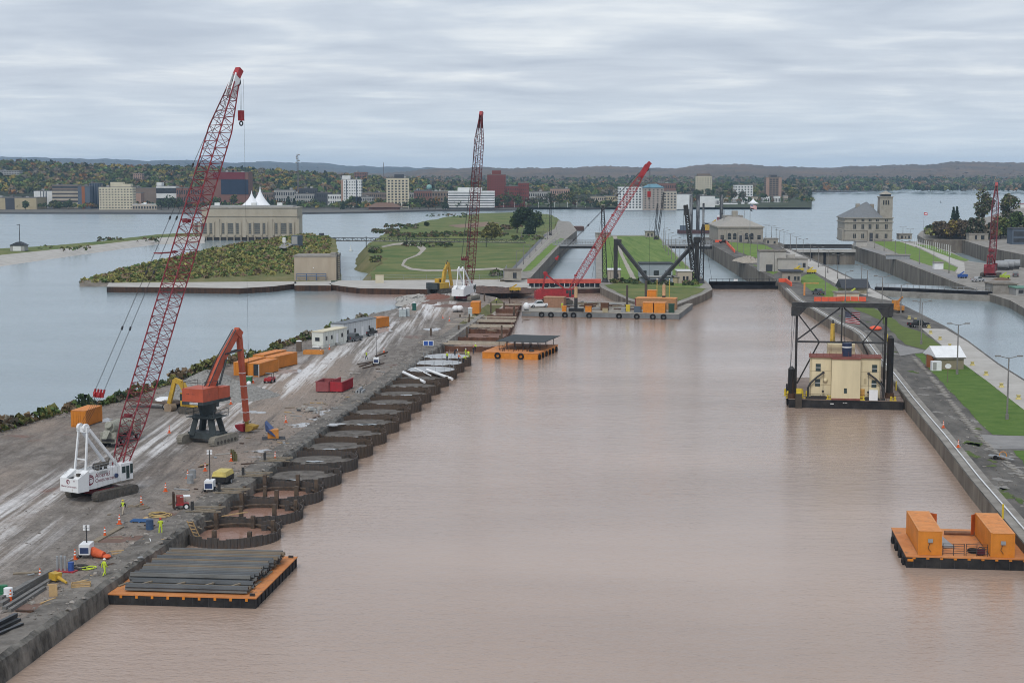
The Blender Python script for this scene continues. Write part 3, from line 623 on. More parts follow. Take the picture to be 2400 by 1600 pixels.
bld('office_block','white and blue two-storey office left of the red brick complex',366,413,437,1900,WHITE,bands=2,top=[(.0,.25,4,WHITE)])
bld('brick_complex','low red brick complex behind the crane boom',413,500,441,1880,BRICK,2,16,winf=(.5,.4),win_lo=.3)
t,w_,h_ = bld('glass_headquarters','big maroon-topped building with dark glass front near the white tent',478,582,404,1860,BRICK,depth=30)
MB().bx(-w_*.12,w_*.495,-.5,.1,h_*.40,h_*.80).build('glass_front', NAVY, t); MB().bx(-w_*.3,w_*.42,-.6,.1,h_*.81,h_*1.0).build('top_band', MAROON, t)
for (x0,x1,yt,d,m,lab) in [(600,640,452,1960,BROWN,'brown row roof just right of the white tent'),(642,690,446,2010,GREY,'grey roofed row below the radio mast'),(690,735,455,1950,GREY,'pale grey shop row below the radio mast'),(700,742,442,2080,DKRF,'dark roofed hall behind the pale shop row'),(742,775,452,1980,DKRF,'low dark hall left of the white apartment block'),(768,800,456,1940,WHITE,'white two-storey row left of the white apartment block'),(830,875,462,1900,GREY,'pale grey flats in front of the white apartment block'),(845,905,452,2050,BROWN,'brown low row between the two apartment towers'),(955,975,452,2000,GREY,'small pale block right of the beige tower'),(1238,1290,450,2050,GREY,'long pale roofed block right of the red stepped block'),(1290,1335,443,2150,PINKB,'low pink brick school among trees'),(1385,1440,461,1990,BEIGE,'tan low apartments left of the white flats'),(1420,1452,460,1980,TAN,'small tan apartment block beside the white flats')]:
    bld('low_block',lab,x0,x1,yt,d,m,2,max(4,int((x1-x0)/5)),depth=14,winf=(.5,.4),win_lo=.2)
bld('apartment_block','white apartment block with dark seams and a tan end left of centre',799,846,421,1900,WHITE,9,8,depth=16,winf=(.4,.32),strips=[(0,.1,PINKB),(.26,.30,NAVY),(.76,.81,NAVY)],top=[(.05,.45,4,WHITE)])
t,w_,h_=bld('apartment_tower','beige apartment tower with brown window columns and dark roof box',907,957,418,1890,CREAM,10,6,depth=16,winf=(.5,.5),top=[(.34,.76,4,DKRF)])
for k in range(7): MB().bx(-w_/2+w_*k/6-.7,-w_/2+w_*k/6+.7,-.7,.1,0,h_).build('pier', CREAM, t)
bld('museum','red brick museum with green dome behind waterfront trees',970,1012,447,1980,BRICK,2,8,roofm=TEAL)
dm = PD(1006,441,1985); t = thing('dome','pale green glass dome on a brick drum above the museum','dome',(dm.x,1985,-4)); hh = dm.z+4
MB().cyl((0,0,0),(0,0,hh-2),3.2,n=12).build('drum', BRICK, t, 40); MB().ball((0,0,hh+1),3.4,12).build('dome_shell', M('green_copper',(.22,.38,.36),.6), t, 60)
bld('gabled_block','grey block with a hip roof right of the museum',1012,1052,449,1930,BROWN,3,6,roofm=GREY)
t,w_,h_=bld('striped_office','wide office with bold white and dark stripes on the far shore',1051,1158,450,1820,DGLASS,depth=30,top=[(.2,.72,4,WHITE)])
for k in range(7): MB().bx(-w_/2-.5,w_/2+.5,-.6,30.5,h_*(.13+.137*k),h_*(.13+.137*k)+1.7).build('white_band', WHITE, t)
bld('brick_tower','tall red brick apartment tower right of the striped office',1142,1185,410,1900,RBRICK,13,8,depth=18,winf=(.3,.3),top=[(.26,.74,4.5,RBRICK)])
bld('brick_block','stepped red brick flats beside the tall brick tower',1184,1216,437,1900,RBRICK,5,6,winf=(.4,.35)); bld('brick_block','red brick flats with a slanted roof among green trees',1214,1240,429,1905,RBRICK,6,5,winf=(.3,.35))
bld('flats','white balconied flats behind the leaning red boom',1450,1512,438,1810,WHITE,8,8,winf=(.5,.5))
t,w_,h_=bld('hip_roof_tower','grey-brown apartment tower with a teal hip roof',1508,1556,441,1800,wallm('taupe_brick',(.33,.28,.24)),9,5,depth=18,winf=(.4,.4))
mb = MB(); mb.add([(-w_/2-1,-1,h_+.5),(w_/2+1,-1,h_+.5),(w_/2+1,19,h_+.5),(-w_/2-1,19,h_+.5),(-w_*.18,6,h_+4.5),(w_*.18,6,h_+4.5),(w_*.18,12,h_+4.5),(-w_*.18,12,h_+4.5)],[(0,1,5,4),(1,2,6,5),(2,3,7,6),(3,0,4,7),(4,5,6,7)]); mb.build('hip_roof', TEAL, t)
bld('flats','grey flats beside the teal-roofed tower',1555,1586,449,1800,BEIGE,6,4)
bld('warehouse','long white warehouse at the harbour',1584,1621,456,1850,WHITE); bld('harbour_shed','white harbour shed with curved roof behind moored boats',1638,1676,460,1900,WHITE)
bld('apartment_tower','cream apartment tower rising from woods right of centre',1632,1669,413,2350,CREAM,10,6,winf=(.5,.4),top=[(.1,.9,3,BROWN)])
bld('flats','white slab flats among trees above the harbour',1722,1765,434,2250,WHITE,6,6,winf=(.5,.45)); bld('apartment_tower','brown apartment tower with tan ends near the river bend',1796,1832,416,2300,BROWN,10,5,winf=(.7,.45),strips=[(0,.18,PINKB),(.82,1,PINKB)],top=[(.3,.7,3,DKRF)])
bld('low_block','red brick school above the harbour trees',1543,1585,430,2300,BRICK,3,8); bld('low_block','pink low block on the wooded hillside left',312,332,407,2500,PINKB,3,4,yb=425)
bld('low_block','pale terrace on the wooded hillside at far left',-10,45,400,2500,GREY,2,9,yb=410)
bld('low_block','brown block half hidden in woods above the white apartment block',830,860,404,2900,BRICK,3,5,yb=425)
# white festival tent
tp = thing('festival_tent','white two-peaked big tent on the far shore','tent',PD(588,488,1790))
def tent(c, r, h, mat, sag=.55, nm='canopy'):
    n, k = 14, 7; mb = MB()
    for j in range(k+1):
        t = j/k; rad = r*(1-t)**1.9+.25; 
        for i in range(n): a = 2*math.pi*i/n; mb.v.append((c[0]+rad*math.cos(a)*(1+.04*(i%2)),c[1]+rad*math.sin(a),c[2]+h*t))
    for j in range(k):
        for i in range(n): mb.f.append((j*n+i,j*n+(i+1)%n,(j+1)*n+(i+1)%n,(j+1)*n+i)); mb.m.append(0)
    return mb.build(nm, mat, tp, 50)
TENTW = M('tent_canvas',(.8,.81,.83),.7,var=.03)
tent((1,0,1),13,18,TENTW); tent((9.5,6,1),13,23,TENTW); tent((-9,-6,0),6,4,M('red_canvas',(.45,.05,.05),.7),nm='entrance_canopy')
# hip roofed pavilion on the shore
pv = PD(900,492,1790); t = thing('pavilion','low brown hip-roofed pavilion below the beige tower','pavilion',(pv.x,1790,-3.4)); MB().bx(-17,17,0,10,0,3).build('wall', BRICK, t)
MB().add([(-20,-2,3),(20,-2,3),(20,12,3),(-20,12,3),(-9,5,8),(9,5,8)],[(0,1,5,4),(1,2,5),(2,3,4,5),(3,0,4)]).build('roof', M('brown_shingle',(.17,.11,.085),.9), t)
# radio masts
def mast(x, yt, yb, d, label, wid, dishes):
    b = PD(x,yb,d); zt = PD(x,yt,d).z; t = thing('radio_mast', label, 'mast', (b.x,d,b.z)); hh = zt-b.z; mb = MB(); LW = .28
    for i in range(3): a = i*2.094; mb.cyl((wid*math.cos(a),wid*math.sin(a),0),(wid*.55*math.cos(a),wid*.55*math.sin(a),hh),LW,n=4)
    for k in range(int(hh/3)):
        for i in range(3): a = i*2.094; b2 = a+2.094; mb.cyl((wid*math.cos(a),wid*math.sin(a),k*3),(wid*.9*math.cos(b2),wid*.9*math.sin(b2),k*3+3),LW*.5,n=3)
    mb.build('lattice', M('mast_steel',(.17,.165,.17),.6), t)
    for k in range(dishes): MB().cyl((wid*1.6*math.cos(k*2.2),wid*1.6*math.sin(k*2.2)-.5,hh-1-k*2.4),(wid*1.6*math.cos(k*2.2),wid*1.6*math.sin(k*2.2)+.5,hh-1-k*2.4),1.0,n=8).build('dish_antenna', GREY, t)
mast(698,361,450,2000,'tall lattice radio mast with dishes above the city roofs',1.3,5); mast(899,381,420,3300,'thin radio mast on the plain left of centre',.7,0)
# individual waterfront trees: x, top row, base row, half width px, kind, palette
WT = [(160,466,491,13,'round','dark','round dark tree in front of the slate block'),(128,470,490,12,'round','olive','olive bush-like tree before the taupe office'),(140,474,491,8,'round','green','small green tree before the taupe office'),(378,468,492,12,'round','dark','dark tree right of the low white pavilion'),(395,460,491,15,'round','dark','tall dark tree below the white and blue office'),(418,464,491,14,'round','green','green tree below the brick complex'),(440,468,491,12,'round','dark','dark tree left of the crane boom'),(505,462,490,14,'round','green','green tree before the brick complex right end'),(528,470,491,10,'cone','conifer','dark conifer below the glass headquarters'),(548,456,490,11,'round','olive','yellow-green tree left of the white tent'),(584,472,491,5,'cone','conifer','small conifer in front of the white tent'),(603,473,491,4,'cone','conifer','slim conifer at the white tent foot'),(612,466,491,7,'round','olive','olive tree at the right of the white tent'),(628,463,491,8,'cone','conifer','conifer right of the white tent'),(638,468,491,7,'cone','conifer','second conifer right of the white tent'),(656,469,490,11,'round','orange','orange tree behind the power house roof'),(676,460,491,10,'cone','conifer','broad dark conifer behind the power house roof'),(690,466,491,9,'cone','conifer','dark conifer at the power house corner'),(736,466,487,10,'round','dark','dark tree below the radio mast'),(722,474,488,9,'round','brown','brown tree near the shop row'),(804,471,491,6,'cone','conifer','single conifer below the white apartment block'),(822,462,489,13,'round','green','bare green tree before the white apartment block'),(838,470,488,8,'cone','conifer','small conifer before the pale grey flats'),(870,468,486,10,'cone','conifer','dark conifer at the brown pavilion'),(888,464,484,10,'round','yellow','yellow tree behind the brown pavilion'),(925,463,484,9,'cone','conifer','dark conifer below the beige tower'),(940,468,486,10,'round','brown','brown tree below the beige tower'),(966,464,490,13,'round','green','green tree right of the beige tower'),(984,461,490,14,'round','dark','dark spreading tree before the museum'),(1004,468,491,13,'round','brown','russet tree before the museum'),(1020,464,491,13,'round','orange','bright orange tree left of the striped office'),(1044,462,491,10,'cone','conifer','dark tree at the striped office left end'),(1075,467,490,13,'round','dark','dark tree before the striped office'),(1095,470,490,11,'round','dark','second dark tree before the striped office'),(1140,476,490,8,'round','green','small tree at the striped office right end'),(1168,462,488,14,'round','dark','dark tree below the red brick tower'),(1188,449,487,17,'round','green','big green tree below the stepped brick flats'),(1214,457,487,15,'round','green','rounded green tree right of the big green tree'),(1240,464,486,14,'round','grey','grey-brown tree on the far promenade'),(1262,460,486,16,'round','grey','pale bare tree on the far promenade'),(1290,452,486,17,'round','grey','tall bare tree on the far promenade'),(1312,456,486,16,'round','olive','olive tree on the far promenade'),(1338,447,486,18,'round','olive','large willow-like tree on the far promenade'),(1366,458,486,15,'round','grey','bare brown tree right on the promenade'),(1384,466,486,12,'round','brown','small brown tree near the tan apartments'),(1347,470,485,6,'round','red','small bright red tree on the promenade'),(1398,468,487,8,'cone','conifer','dark conifer before the tan apartments'),(1425,470,487,10,'round','dark','dark low trees before the tan block'),(1444,472,487,10,'round','dark','dark round tree before the white flats'),(1520,474,487,5,'cone','conifer','small conifer before the teal-roofed tower'),(1640,446,468,13,'round','dark','dark tree behind the harbour shed'),(1662,443,468,14,'round','conifer','dark tree right of the harbour shed'),(1690,450,468,13,'round','grey','grey tree above the harbour'),(1716,446,466,14,'round','brown','brown tree below the white slab flats'),(1740,450,466,12,'round','grey','bare tree near the lighthouse-like mast'),(1790,454,464,10,'round','green','small green tree on the harbour point'),(1855,452,466,10,'round','brown','brown bushy tree at the harbour point end'),(60,470,492,9,'round','green','small tree beside the tan hall'),(25,475,491,9,'round','olive','olive shrub tree at the tan hall'),(75,474,491,7,'round','dark','dark little tree at the tan hall right end')]
for (x,yt,yb,hw,kind,pal,lab) in WT:
    p = P(x,yb,-3.2); 
    if p.y > 2200: p = PD(x,yb,2100)
    h = max(4,ZT(p,yt)-p.z); r = hw/F_PX*p.y
    tree(kind,h,r,p,lab,'trees along the far waterfront',n=260,leaf=1.2,pal=(pal,'dark') if pal != 'conifer' else ('conifer','dark'))
for k,(x,y,w_) in enumerate(((1700,469,14),(1722,468,10),(1745,468,16),(1770,467,14),(1795,466,18),(1822,466,14),(1842,465,10),(1605,470,16),(1680,471,12))):
    bld('shore_house','%s pale low house on the harbour point, counted from the left' % ['third','fourth','fifth','sixth','seventh','eighth','ninth','first','second'][k],x-w_/2,x+w_/2,y-5.5,1985 if x < 1690 else 2120,WHITE if k%3 else BEIGE,1,4,depth=8,roofm=random.choice((GREY,BROWN,TEAL)))
# promenade lamps, boats in the marina
for i,x in enumerate([905,925,942,957,1180,1206,1233,1262,1287,1300,1330,1352,1372]):
    p = P(x,490 if x < 1000 else 487,-3.2); t = thing('promenade_lamp','slim white lamp post on the far promenade','lamp post',p,group='lamps along the far promenade'); MB().cyl((0,0,0),(0,0,6),.22,n=5).build('post', WHITE, t); MB().box((0,0,6.2),(1.6,.5,.5)).build('lamp_head', WHITE, t)
HULLW = M('white_boat',(.75,.76,.77),.4,var=.05); HULLB = M('blue_hull',(.05,.10,.25),.4)
def boat(x,y,L,lab,hull,d=None):
    p = P(x,y,LOW); t = thing('moored_boat',lab,'boat',p,R(90) if L > 0 else 0,group='boats moored in the far harbour'); L = abs(L); b = L*.14
    MB().add([(-b,-L/2,0),(b,-L/2,0),(b,L*.3,0),(0,L/2,0),(-b,L*.3,0),(-b*1.2,-L/2,2),(b*1.2,-L/2,2),(b*1.2,L*.3,2),(0,L*.55,2.6),(-b*1.2,L*.3,2)],[(0,4,3,2,1),(5,6,7,8,9),(0,1,6,5),(1,2,7,6),(2,3,8,7),(3,4,9,8),(4,0,5,9)]).build('hull', hull, t)
    MB().bx(-b*.8,b*.8,-L*.35,L*.1,2,4.2).build('cabin', HULLW, t); MB().cyl((0,0,4.2),(0,0,8),.1,n=4).build('mast', HULLW, t)
for i,(x,y,L,c) in enumerate([(1596,483,-14,'w'),(1615,484,14,'w'),(1640,483,16,'b'),(1662,484,-18,'w'),(1690,484,30,'b'),(1715,484,20,'w'),(1740,483,-16,'w'),(1757,483,18,'w'),(1680,480,12,'w')]):
    boat(x,y,L,'%s boat at the far harbour, %s in the row from the left' % ('blue-hulled' if c=='b' else 'white',['first','second','third','fourth','fifth','sixth','seventh','eighth','ninth'][i]), HULLW if c=='w' else HULLB)
t = thing('tour_tent','white peaked tent at the end of the harbour jetty','tent',P(1765,479,-3)); tp = t; tent((0,0,1),7,7,TENTW)
lt = P(1725,474,-3); t = thing('harbour_light','white tapering harbour light tower behind the boats','lighthouse',lt); MB().cyl((0,0,0),(0,0,14),1.6,.9,n=10).build('tower', WHITE, t, 40); MB().cyl((0,0,14),(0,0,16),1.3,n=8).build('lantern', WHITE, t)
# ---------------- power house, gate house, footbridge ----------------
HUMM = M('power_house_concrete',(.34,.30,.235),.85,scale=.12,c2=(.43,.385,.31),st=(1,1,.4),detail=8)
PANE = M('grimy_pane',(.10,.105,.10),.35,var=.3,scale=.5)
ph = P(474,563,0); pr = P(697,563,0); W_ = pr.x-ph.x; t = thing('power_house','long pale concrete power house with tall windows standing in the river','building',(ph.x,ph.y,-5)); H_ = ZT(ph,489)+5; sc_ = F_PX/ph.y
def lx(px): return PD(px,560,ph.y).x-ph.x
def lz(py): return ZT(ph,py)+5
MB().bx(0,W_,0,24,0,H_).build('wall', HUMM, t)
MB().bx(-.4,W_+.4,-.4,24.4,lz(507.5),lz(506)).build('string_course', HUMM, t); MB().bx(-.3,W_+.3,-.3,24.3,H_,H_+.8).build('parapet', STONE, t)
MB().bx(W_*.05,W_*.95,3,20,H_,H_+1.6).build('roof', GREY, t)
for b in range(4):
    o = 450+(278-244+244*b)*.2551-8
    for (a,c,wd_) in ((278,300,0),(330,382,1),(408,432,0)):
        x0, x1 = lx(450+(a-244+244*b)*.2551), lx(450+(c-244+244*b)*.2551)
        wn = MB().bx(x0,x1,-.06,.2,lz(548),lz(523)).build('window', PANE, t)
        fr = MB()
        for k in range(1,5): fr.bx(x0,x1,-.12,-.05,lz(548)+(lz(523)-lz(548))*k/5-.06,lz(548)+(lz(523)-lz(548))*k/5+.06)
        fr.bx(x0-.25,x0,-.2,.1,lz(548),lz(522)); fr.bx(x1,x1+.25,-.2,.1,lz(548),lz(522)); fr.build('glazing_bar', HUMM, wn)
    for a in (262,315,395,445): MB().bx(lx(450+(a-244+244*b)*.2551)-.5,lx(450+(a-244+244*b)*.2551)+.5,-.55,.1,lz(552),lz(520)).build('pilaster', HUMM, t)
    MB().bx(lx(450+(470-244+244*b)*.2551),lx(450+(500-244+244*b)*.2551),-.8,.1,lz(556),lz(513)).build('buttress', HUMM, t)
for k in range(9):
    a = 200+k*64-64
    MB().bx(lx(450+(a+4)*.2551*1.0),lx(450+(a+54)*.2551),-.3,.3,4.6,lz(555.5)).build('intake_opening', STEELD, t)
    MB().bx(lx(450+(a-6)*.2551),lx(450+(a+2)*.2551),-1.6,.3,4,lz(553)).build('intake_pier', HUMM, t)
for x in (205,545,785): MB().box((lx(450+x*.2551),12,H_+2.4),(3,2,1.6)).build('roof_vent', WHITE, t)
gh = P(690,657,1.9); W_ = P(788,657,1.9).x-gh.x; H_ = ZT(gh,602)-1.9
t = thing('gate_house','plain tan concrete block house on the bulkhead deck','building',gh,R(-1.5))
MB().bx(0,W_,0,12,0,H_).build('wall', M('block_house_wall',(.36,.30,.225),.9,scale=.3,c2=(.42,.355,.275),st=(1,1,.3)), t); MB().bx(-.2,W_+.2,-.2,12.2,H_,H_+.6).build('roof', CONC, t)
MB().bx(W_*.45,W_*.47,-.3,.1,H_*.52,H_*.55).build('wall_lamp', M('lamp_white',(.8,.8,.8),.5), t)
BLUEP = M('blue_pipe',(.07,.13,.24),.5); mb = MB()
for k in range(3):
    x0, x1 = W_*(.07+.235*k), W_*(.07+.235*k+.23)
    for a,b in (((x0,-1.2,0),(x0,-1.2,2.6)),((x1,-1.2,0),(x1,-1.2,2.6)),((x0,-1.2,2.5),(x1,-1.2,2.5)),((x0,-1.2,1.7),(x1,-1.2,1.7))): mb.cyl(a,b,.13,n=5)
mb.build('pipe_rail', BLUEP, t)
mb = MB()
for k in range(12): mb.bx(W_+.3,W_+1.2,2,3,k*H_/11,k*H_/11+.15)
for x,y in ((W_+.3,2),(W_+1.2,2),(W_+1.2,3)): mb.cyl((x,y,0),(x,y,H_+1.5),.08,n=4)
mb.build('ladder', STEELD, t); MB().bx(W_*.86,W_*.98,1,6,H_+.6,H_+1.4).build('roof_hatch', CONC, t); MB().bx(W_-.1,W_+.1,4,5.2,0,2.4).build('door', DKRF, t)
c = P(880,663,1.9); t = thing('storage_cube','pale cream boxy cabinet on the concrete deck','cabinet',c,R(5)); MB().bx(0,2.9,0,2.6,0,2.7).build('body', CREAM, t); MB().bx(-.1,3,-.1,2.7,2.7,2.85).build('lid', TAN, t); MB().bx(.4,1.4,-.04,.02,.2,2.3).build('door', CREAM, t)
# long footbridge to the park
fa, fb = P(730,564,4.5), P(1232,569,4.5); t = thing('footbridge','long thin dark truss footbridge crossing the gap to the park','bridge',fa); d = fb-fa; n = 46
DKB = M('dark_bridge_steel',(.05,.055,.055),.6); mb = MB()
for off in (0,2.2):
    o = Vector((0,off,0)); mb.beam(o,d+o,.28,.3); mb.beam(o+Vector((0,0,1.6)),d+o+Vector((0,0,1.6)),.2,.2)
    for k in range(n): a, b = d*(k/n)+o, d*((k+1)/n)+o; mb.beam(a,a+Vector((0,0,1.6)),.16); mb.beam(a+Vector((0,0,1.6)) if k%2 else a, b if k%2 else b+Vector((0,0,1.6)),.12)
mb.build('truss', DKB, t); MB().beam(Vector((0,1.1,.2)),d+Vector((0,1.1,.2)),2.2,.15).build('deck', CONC, t)
for f in (.015,.26,.45,.63,.82): MB().cyl(d*f+Vector((0,1.1,-10)),d*f+Vector((0,1.1,2.6)),.22,n=6).build('pier_post', DKB, t)
# access road, tank and shed at the power house
c = P(662,578,2.6); struct(sheet('dike_road', [(652,580),(672,562),(690,561),(700,567),(690,572),(668,582)], 5.9, ASPH2))
t = thing('grey_container','grey steel container beside the power house','container',P(683,572,6.2),R(-12)); MB().bx(0,3.2,0,7,-1,4).build('body', SLATE, t); MB().bx(.2,3,-.05,.05,0,3.6).build('door', GREY, t)
t = thing('white_tank','small white tank standing by the power house road','tank',P(666,568,6.0)); MB().cyl((0,0,-.5),(0,0,2.0),.9,n=12).build('shell', WHITE, t, 40); MB().ball((0,0,2.0),.9,12,sz=.4).build('top', WHITE, t, 60)
# shed and mast on the spit
c = P(24,588,2.8); t = thing('boat_shed','small shed with a dark gable roof on the grassy spit','shed',c,R(-4)); MB().bx(0,7,0,5,0,2.6).build('wall', GREY, t); MB().xz([(-.5,2.6),(7.5,2.6),(3.5,4.3)],-.4,5.4).build('roof', DKRF, t); MB().bx(1.4,5.2,-.06,.05,0,2.3).build('door', WHITE, t)
t = thing('signal_pole','tall thin signal pole beside the spit shed','pole',P(47,588,2.8)); hh = ZT(P(47,588,2.8),525)-2.8; MB().cyl((0,0,0),(0,0,hh),.22,.14,n=6).build('shaft', STEELD, t); MB().beam((-1.2,0,hh-.4),(.4,0,hh-.4),.2).build('cross_arm', STEELD, t)
# moored launch and buoys on the river
t = thing('launch','small dark launch drifting beyond the power house','boat',P(752,558,LOW),R(80)); MB().add([(-1.2,-5,0),(1.2,-5,0),(1.2,3,0),(0,5.5,0),(-1.2,3,0),(-1.4,-5,1.4),(1.4,-5,1.4),(1.4,3,1.5),(0,6,1.8),(-1.4,3,1.5)],[(0,4,3,2,1),(5,6,7,8,9),(0,1,6,5),(1,2,7,6),(2,3,8,7),(3,4,9,8),(4,0,5,9)]).build('hull', STEELD, t); MB().bx(-1,1,-2,1,1.4,3.4).build('cabin', DKRF, t)
for x,y,l in ((822,588,'white channel buoy in the narrow gap below the footbridge'),(2205,475,'small dark buoy on the wide river at right'),(1803,490,'dark buoy on the river beyond the harbour')):
    t = thing('buoy', l, 'buoy', P(x,y,LOW)); MB().cyl((0,0,-.5),(0,0,.6),1.1,n=8).build('float', WHITE if x==822 else STEELD, t); MB().cyl((0,0,.6),(0,0,3.4),.4,.1,n=6).build('mark', WHITE if x==822 else STEELD, t)

# ---------------- lock gates and bridges ----------------
RAILR = M('faded_red_paint',(.50,.10,.075),.6,var=.25,scale=.6); GSTEEL = M('grey_steel',(.27,.28,.29),.55,var=.15); WHITEP = M('white_paint',(.72,.73,.74),.5,var=.08,scale=.8)
def spanframe(x0,y0,x1,y1,z): a, b = P(x0,y0,z), P(x1,y1,z); return a, (b-a).length, math.atan2((b-a).y,(b-a).x)
a,L_,rz = spanframe(1240,667,1406,667,2.4); t = thing('lock_gate','dark lock gate topped by a long faded red beam','lock gate',a,rz); t.location.z = 0
MB().bx(0,L_,0,1.6,-6,2.85).build('gate_leaf', M('gate_plate',(.022,.026,.036),.6,var=.4,scale=.3), t); MB().bx(-.6,L_+.4,-.3,1.2,2.9,4.3).build('top_beam', RAILR, t)
for k in range(15): MB().bx(L_*k/14-.1,L_*k/14+.1,-.25,.05,1.2,2.9).build('post', WHITEP if k%2 else GSTEEL, t)
for z in (1.9,2.4): MB().beam((0,-.2,z-1.2),(L_,-.2,z-1.2),.1).build('rail', GSTEEL, t)
a,L_,rz = spanframe(1226,686,1420,686,.0); t = thing('caisson','long grey-decked caisson with black hull floating before the gate','caisson',a,rz); mb = MB(); n = 18; top = []; 
for i in range(n+1): s = i/n; top.append((L_*s, -3.6*math.sin(math.pi*s)**.7))
pts2 = top+[(x,-y+1.0) for x,y in top[::-1]]
MB().prism(pts2,-1,1.5).build('hull', M('caisson_hull',(.03,.025,.024),.7,c2=(.10,.05,.04),scale=.3), t); MB().prism([(x*.985+L_*.0075,y*.93) for x,y in pts2],1.5,1.75).build('deck', CONC, t)
for x in (.28,.36,.72): MB().torus((L_*x,1,2.3),.55,.2,'y',10,5).build('tyre', M('tyre_rubber',(.02,.02,.021),.9), t)
a,L_,rz = spanframe(1662,660,1818,660,2.4); t = thing('lock_gate','black lock gate with a fender wall across the middle lock','lock gate',a,rz); t.location.z = 0
BGATE = M('black_gate',(.016,.017,.02),.6,var=.5,scale=.25)
MB().bx(0,L_,0,1.5,-6,2.3).build('gate_leaf', BGATE, t); MB().bx(0,L_,-1.2,.1,2.2,2.5).build('walkway', BGATE, t); MB().bx(1.2,L_+3,-3.5,-2.4,-1,1.1).build('fender_wall', BGATE, t)
for k in range(11): MB().bx(L_*k/10-.08,L_*k/10+.08,-1.3,-1.15,2.5,3.5).build('post', STEELD, t)
MB().beam((0,-1.2,3.5),(L_,-1.2,3.5),.09).build('rail', STEELD, t); MB().bx(L_*.36,L_*.42,-1.5,-1.3,2.7,3.4).build('white_board', WHITEP, t)
a,L_,rz = spanframe(2050,676,2330,688,2.4); t = thing('lock_gate','dark truss gate with pale concrete sill across the right lock','lock gate',a,rz); t.location.z = 0
MB().bx(0,L_,-2,-.5,-2,1.9).build('sill', CONC, t); MB().bx(0,L_,0,1.6,-5,2.9).build('gate_leaf', BGATE, t); MB().bx(0,L_,1.8,4.5,2.6,2.9).build('walkway', GSTEEL, t)
for k in range(20): MB().bx(L_*k/19-.07,L_*k/19+.07,1.7,1.85,2.9,4).build('post', GSTEEL, t)
MB().beam((0,1.8,4),(L_,1.8,4),.1).build('rail', GSTEEL, t)
a,L_,rz = spanframe(1846,585,2004,585,2.4); t = thing('lock_gate','far dark gate with a pale walkway below the admin building','lock gate',a,rz); t.location.z = 0
MB().bx(0,L_,0,2,-6,1.0).build('gate_leaf', CONCD, t); MB().bx(0,L_,-1.5,1.5,1.1,2.6).build('walkway', CONCL, t); MB().bx(0,L_,8,10,2.6,4.6).build('truss', STEELD, t)
for k in (.35,.55,.75): MB().bx(L_*k-.6,L_*k+.6,-.4,.1,-5,1).build('buttress', BGATE, t)
MB().beam((0,-1.4,3.6),(L_,-1.4,3.6),.12).build('rail', GSTEEL, t)
for (x0,y0,x1,y1,l) in ((1296,573,1398,573,'grey railed bridge across the left lock behind the red boom'),(1552,572,1664,574,'grey railed bridge across the middle lock')):
    a,L_,rz = spanframe(x0,y0,x1,y1,3.0); t = thing('lock_bridge',l,'bridge',a,rz)
    MB().bx(0,L_,0,5,-.9,0).build('deck', GSTEEL, t); MB().bx(0,L_,.5,4.5,-2.2,-.9).build('girder', STEELD, t); mb = MB()
    for yy in (0,5):
        for z in (.7,1.4,2.1): mb.beam((0,yy,z),(L_,yy,z),.14)
        for k in range(17): mb.beam((L_*k/16,yy,0),(L_*k/16,yy,2.2),.14)
    mb.build('railing', GSTEEL, t)

# ---------------- lattice and derricks ----------------
def lattice(mb, p, q, w0, w1, bays, rc, rl, up=(0,0,1), w0b=None, w1b=None):
    p, q = Vector(p), Vector(q); d = (q-p).normalized(); u = Vector(up)
    if abs(d.dot(u)) > .98: u = Vector((0,1,0))
    a = d.cross(u).normalized(); b = a.cross(d).normalized(); w0b = w0b or w0; w1b = w1b or w1
    def cor(t, i):
        w = (w0+(w1-w0)*t)/2; h = (w0b+(w1b-w0b)*t)/2; s = ((-1,-1),(1,-1),(1,1),(-1,1))[i]; return p.lerp(q,t)+a*w*s[0]+b*h*s[1]
    for i in range(4): mb.cyl(cor(0,i),cor(1,i),rc,n=5,caps=False)
    for k in range(bays):
        t0, t1 = k/bays, (k+1)/bays
        for i in range(4):
            j = (i+1)%4
            mb.cyl(cor(t0,i) if k%2==0 else cor(t0,j), cor(t1,j) if k%2==0 else cor(t1,i), rl, n=3, caps=False); mb.cyl(cor(t0,i),cor(t0,j),rl,n=3,caps=False)
    return mb
def lmast(name, label, bx_, by_, tx, ty, z, w, m, lean=0.0):
    b = P(bx_,by_,z); tz = ZT(b,ty); t = thing(name,label,'derrick',b); top = Vector(((tx-1200)/F_PX*b.y-b.x, lean, tz-z))
    lattice(MB(),(0,0,1.2),top,w,w*.6,max(6,int(tz/2.2)),.14,.07).build('mast', m, t); MB().cyl((0,0,0),(0,0,1.6),w*.9,w*.5,n=8).build('base', STEELD, t); MB().cyl(top,top+Vector((0,0,.9)),.5,n=6).build('sheave', STEELD, t)
    s = MB(); 
    for dx in (-4.5,4.5): s.cyl(top,(dx,5,0),.05,n=3)
    s.build('guy_cable', STEELD, t); return t
LBLK = M('lattice_black',(.03,.032,.035),.6)
lmast('lattice_derrick','slender black lattice derrick on the lock wall left of the black masts',1418,662,1412,488,2.4,1.5,LBLK)
lmast('lattice_derrick','black lattice mast beside the far lock wall end',1290,552,1290,458,2.4,1.2,LBLK)
lmast('lattice_derrick','black lattice post right of the black stiff-leg mast',1643,664,1647,532,2.4,1.5,LBLK)
lmast('lattice_derrick','leaning dark lattice pole behind the island lawn',1535,562,1540,480,2.4,1.0,LBLK); lmast('lattice_derrick','second leaning lattice pole behind the island lawn',1541,562,1554,455,2.4,1.0,LBLK)
c = P(1443,662,2.4); t = thing('stiffleg_derrick','black derrick of two thick masts, two sloping stiff legs and a lifted boom','derrick',c)
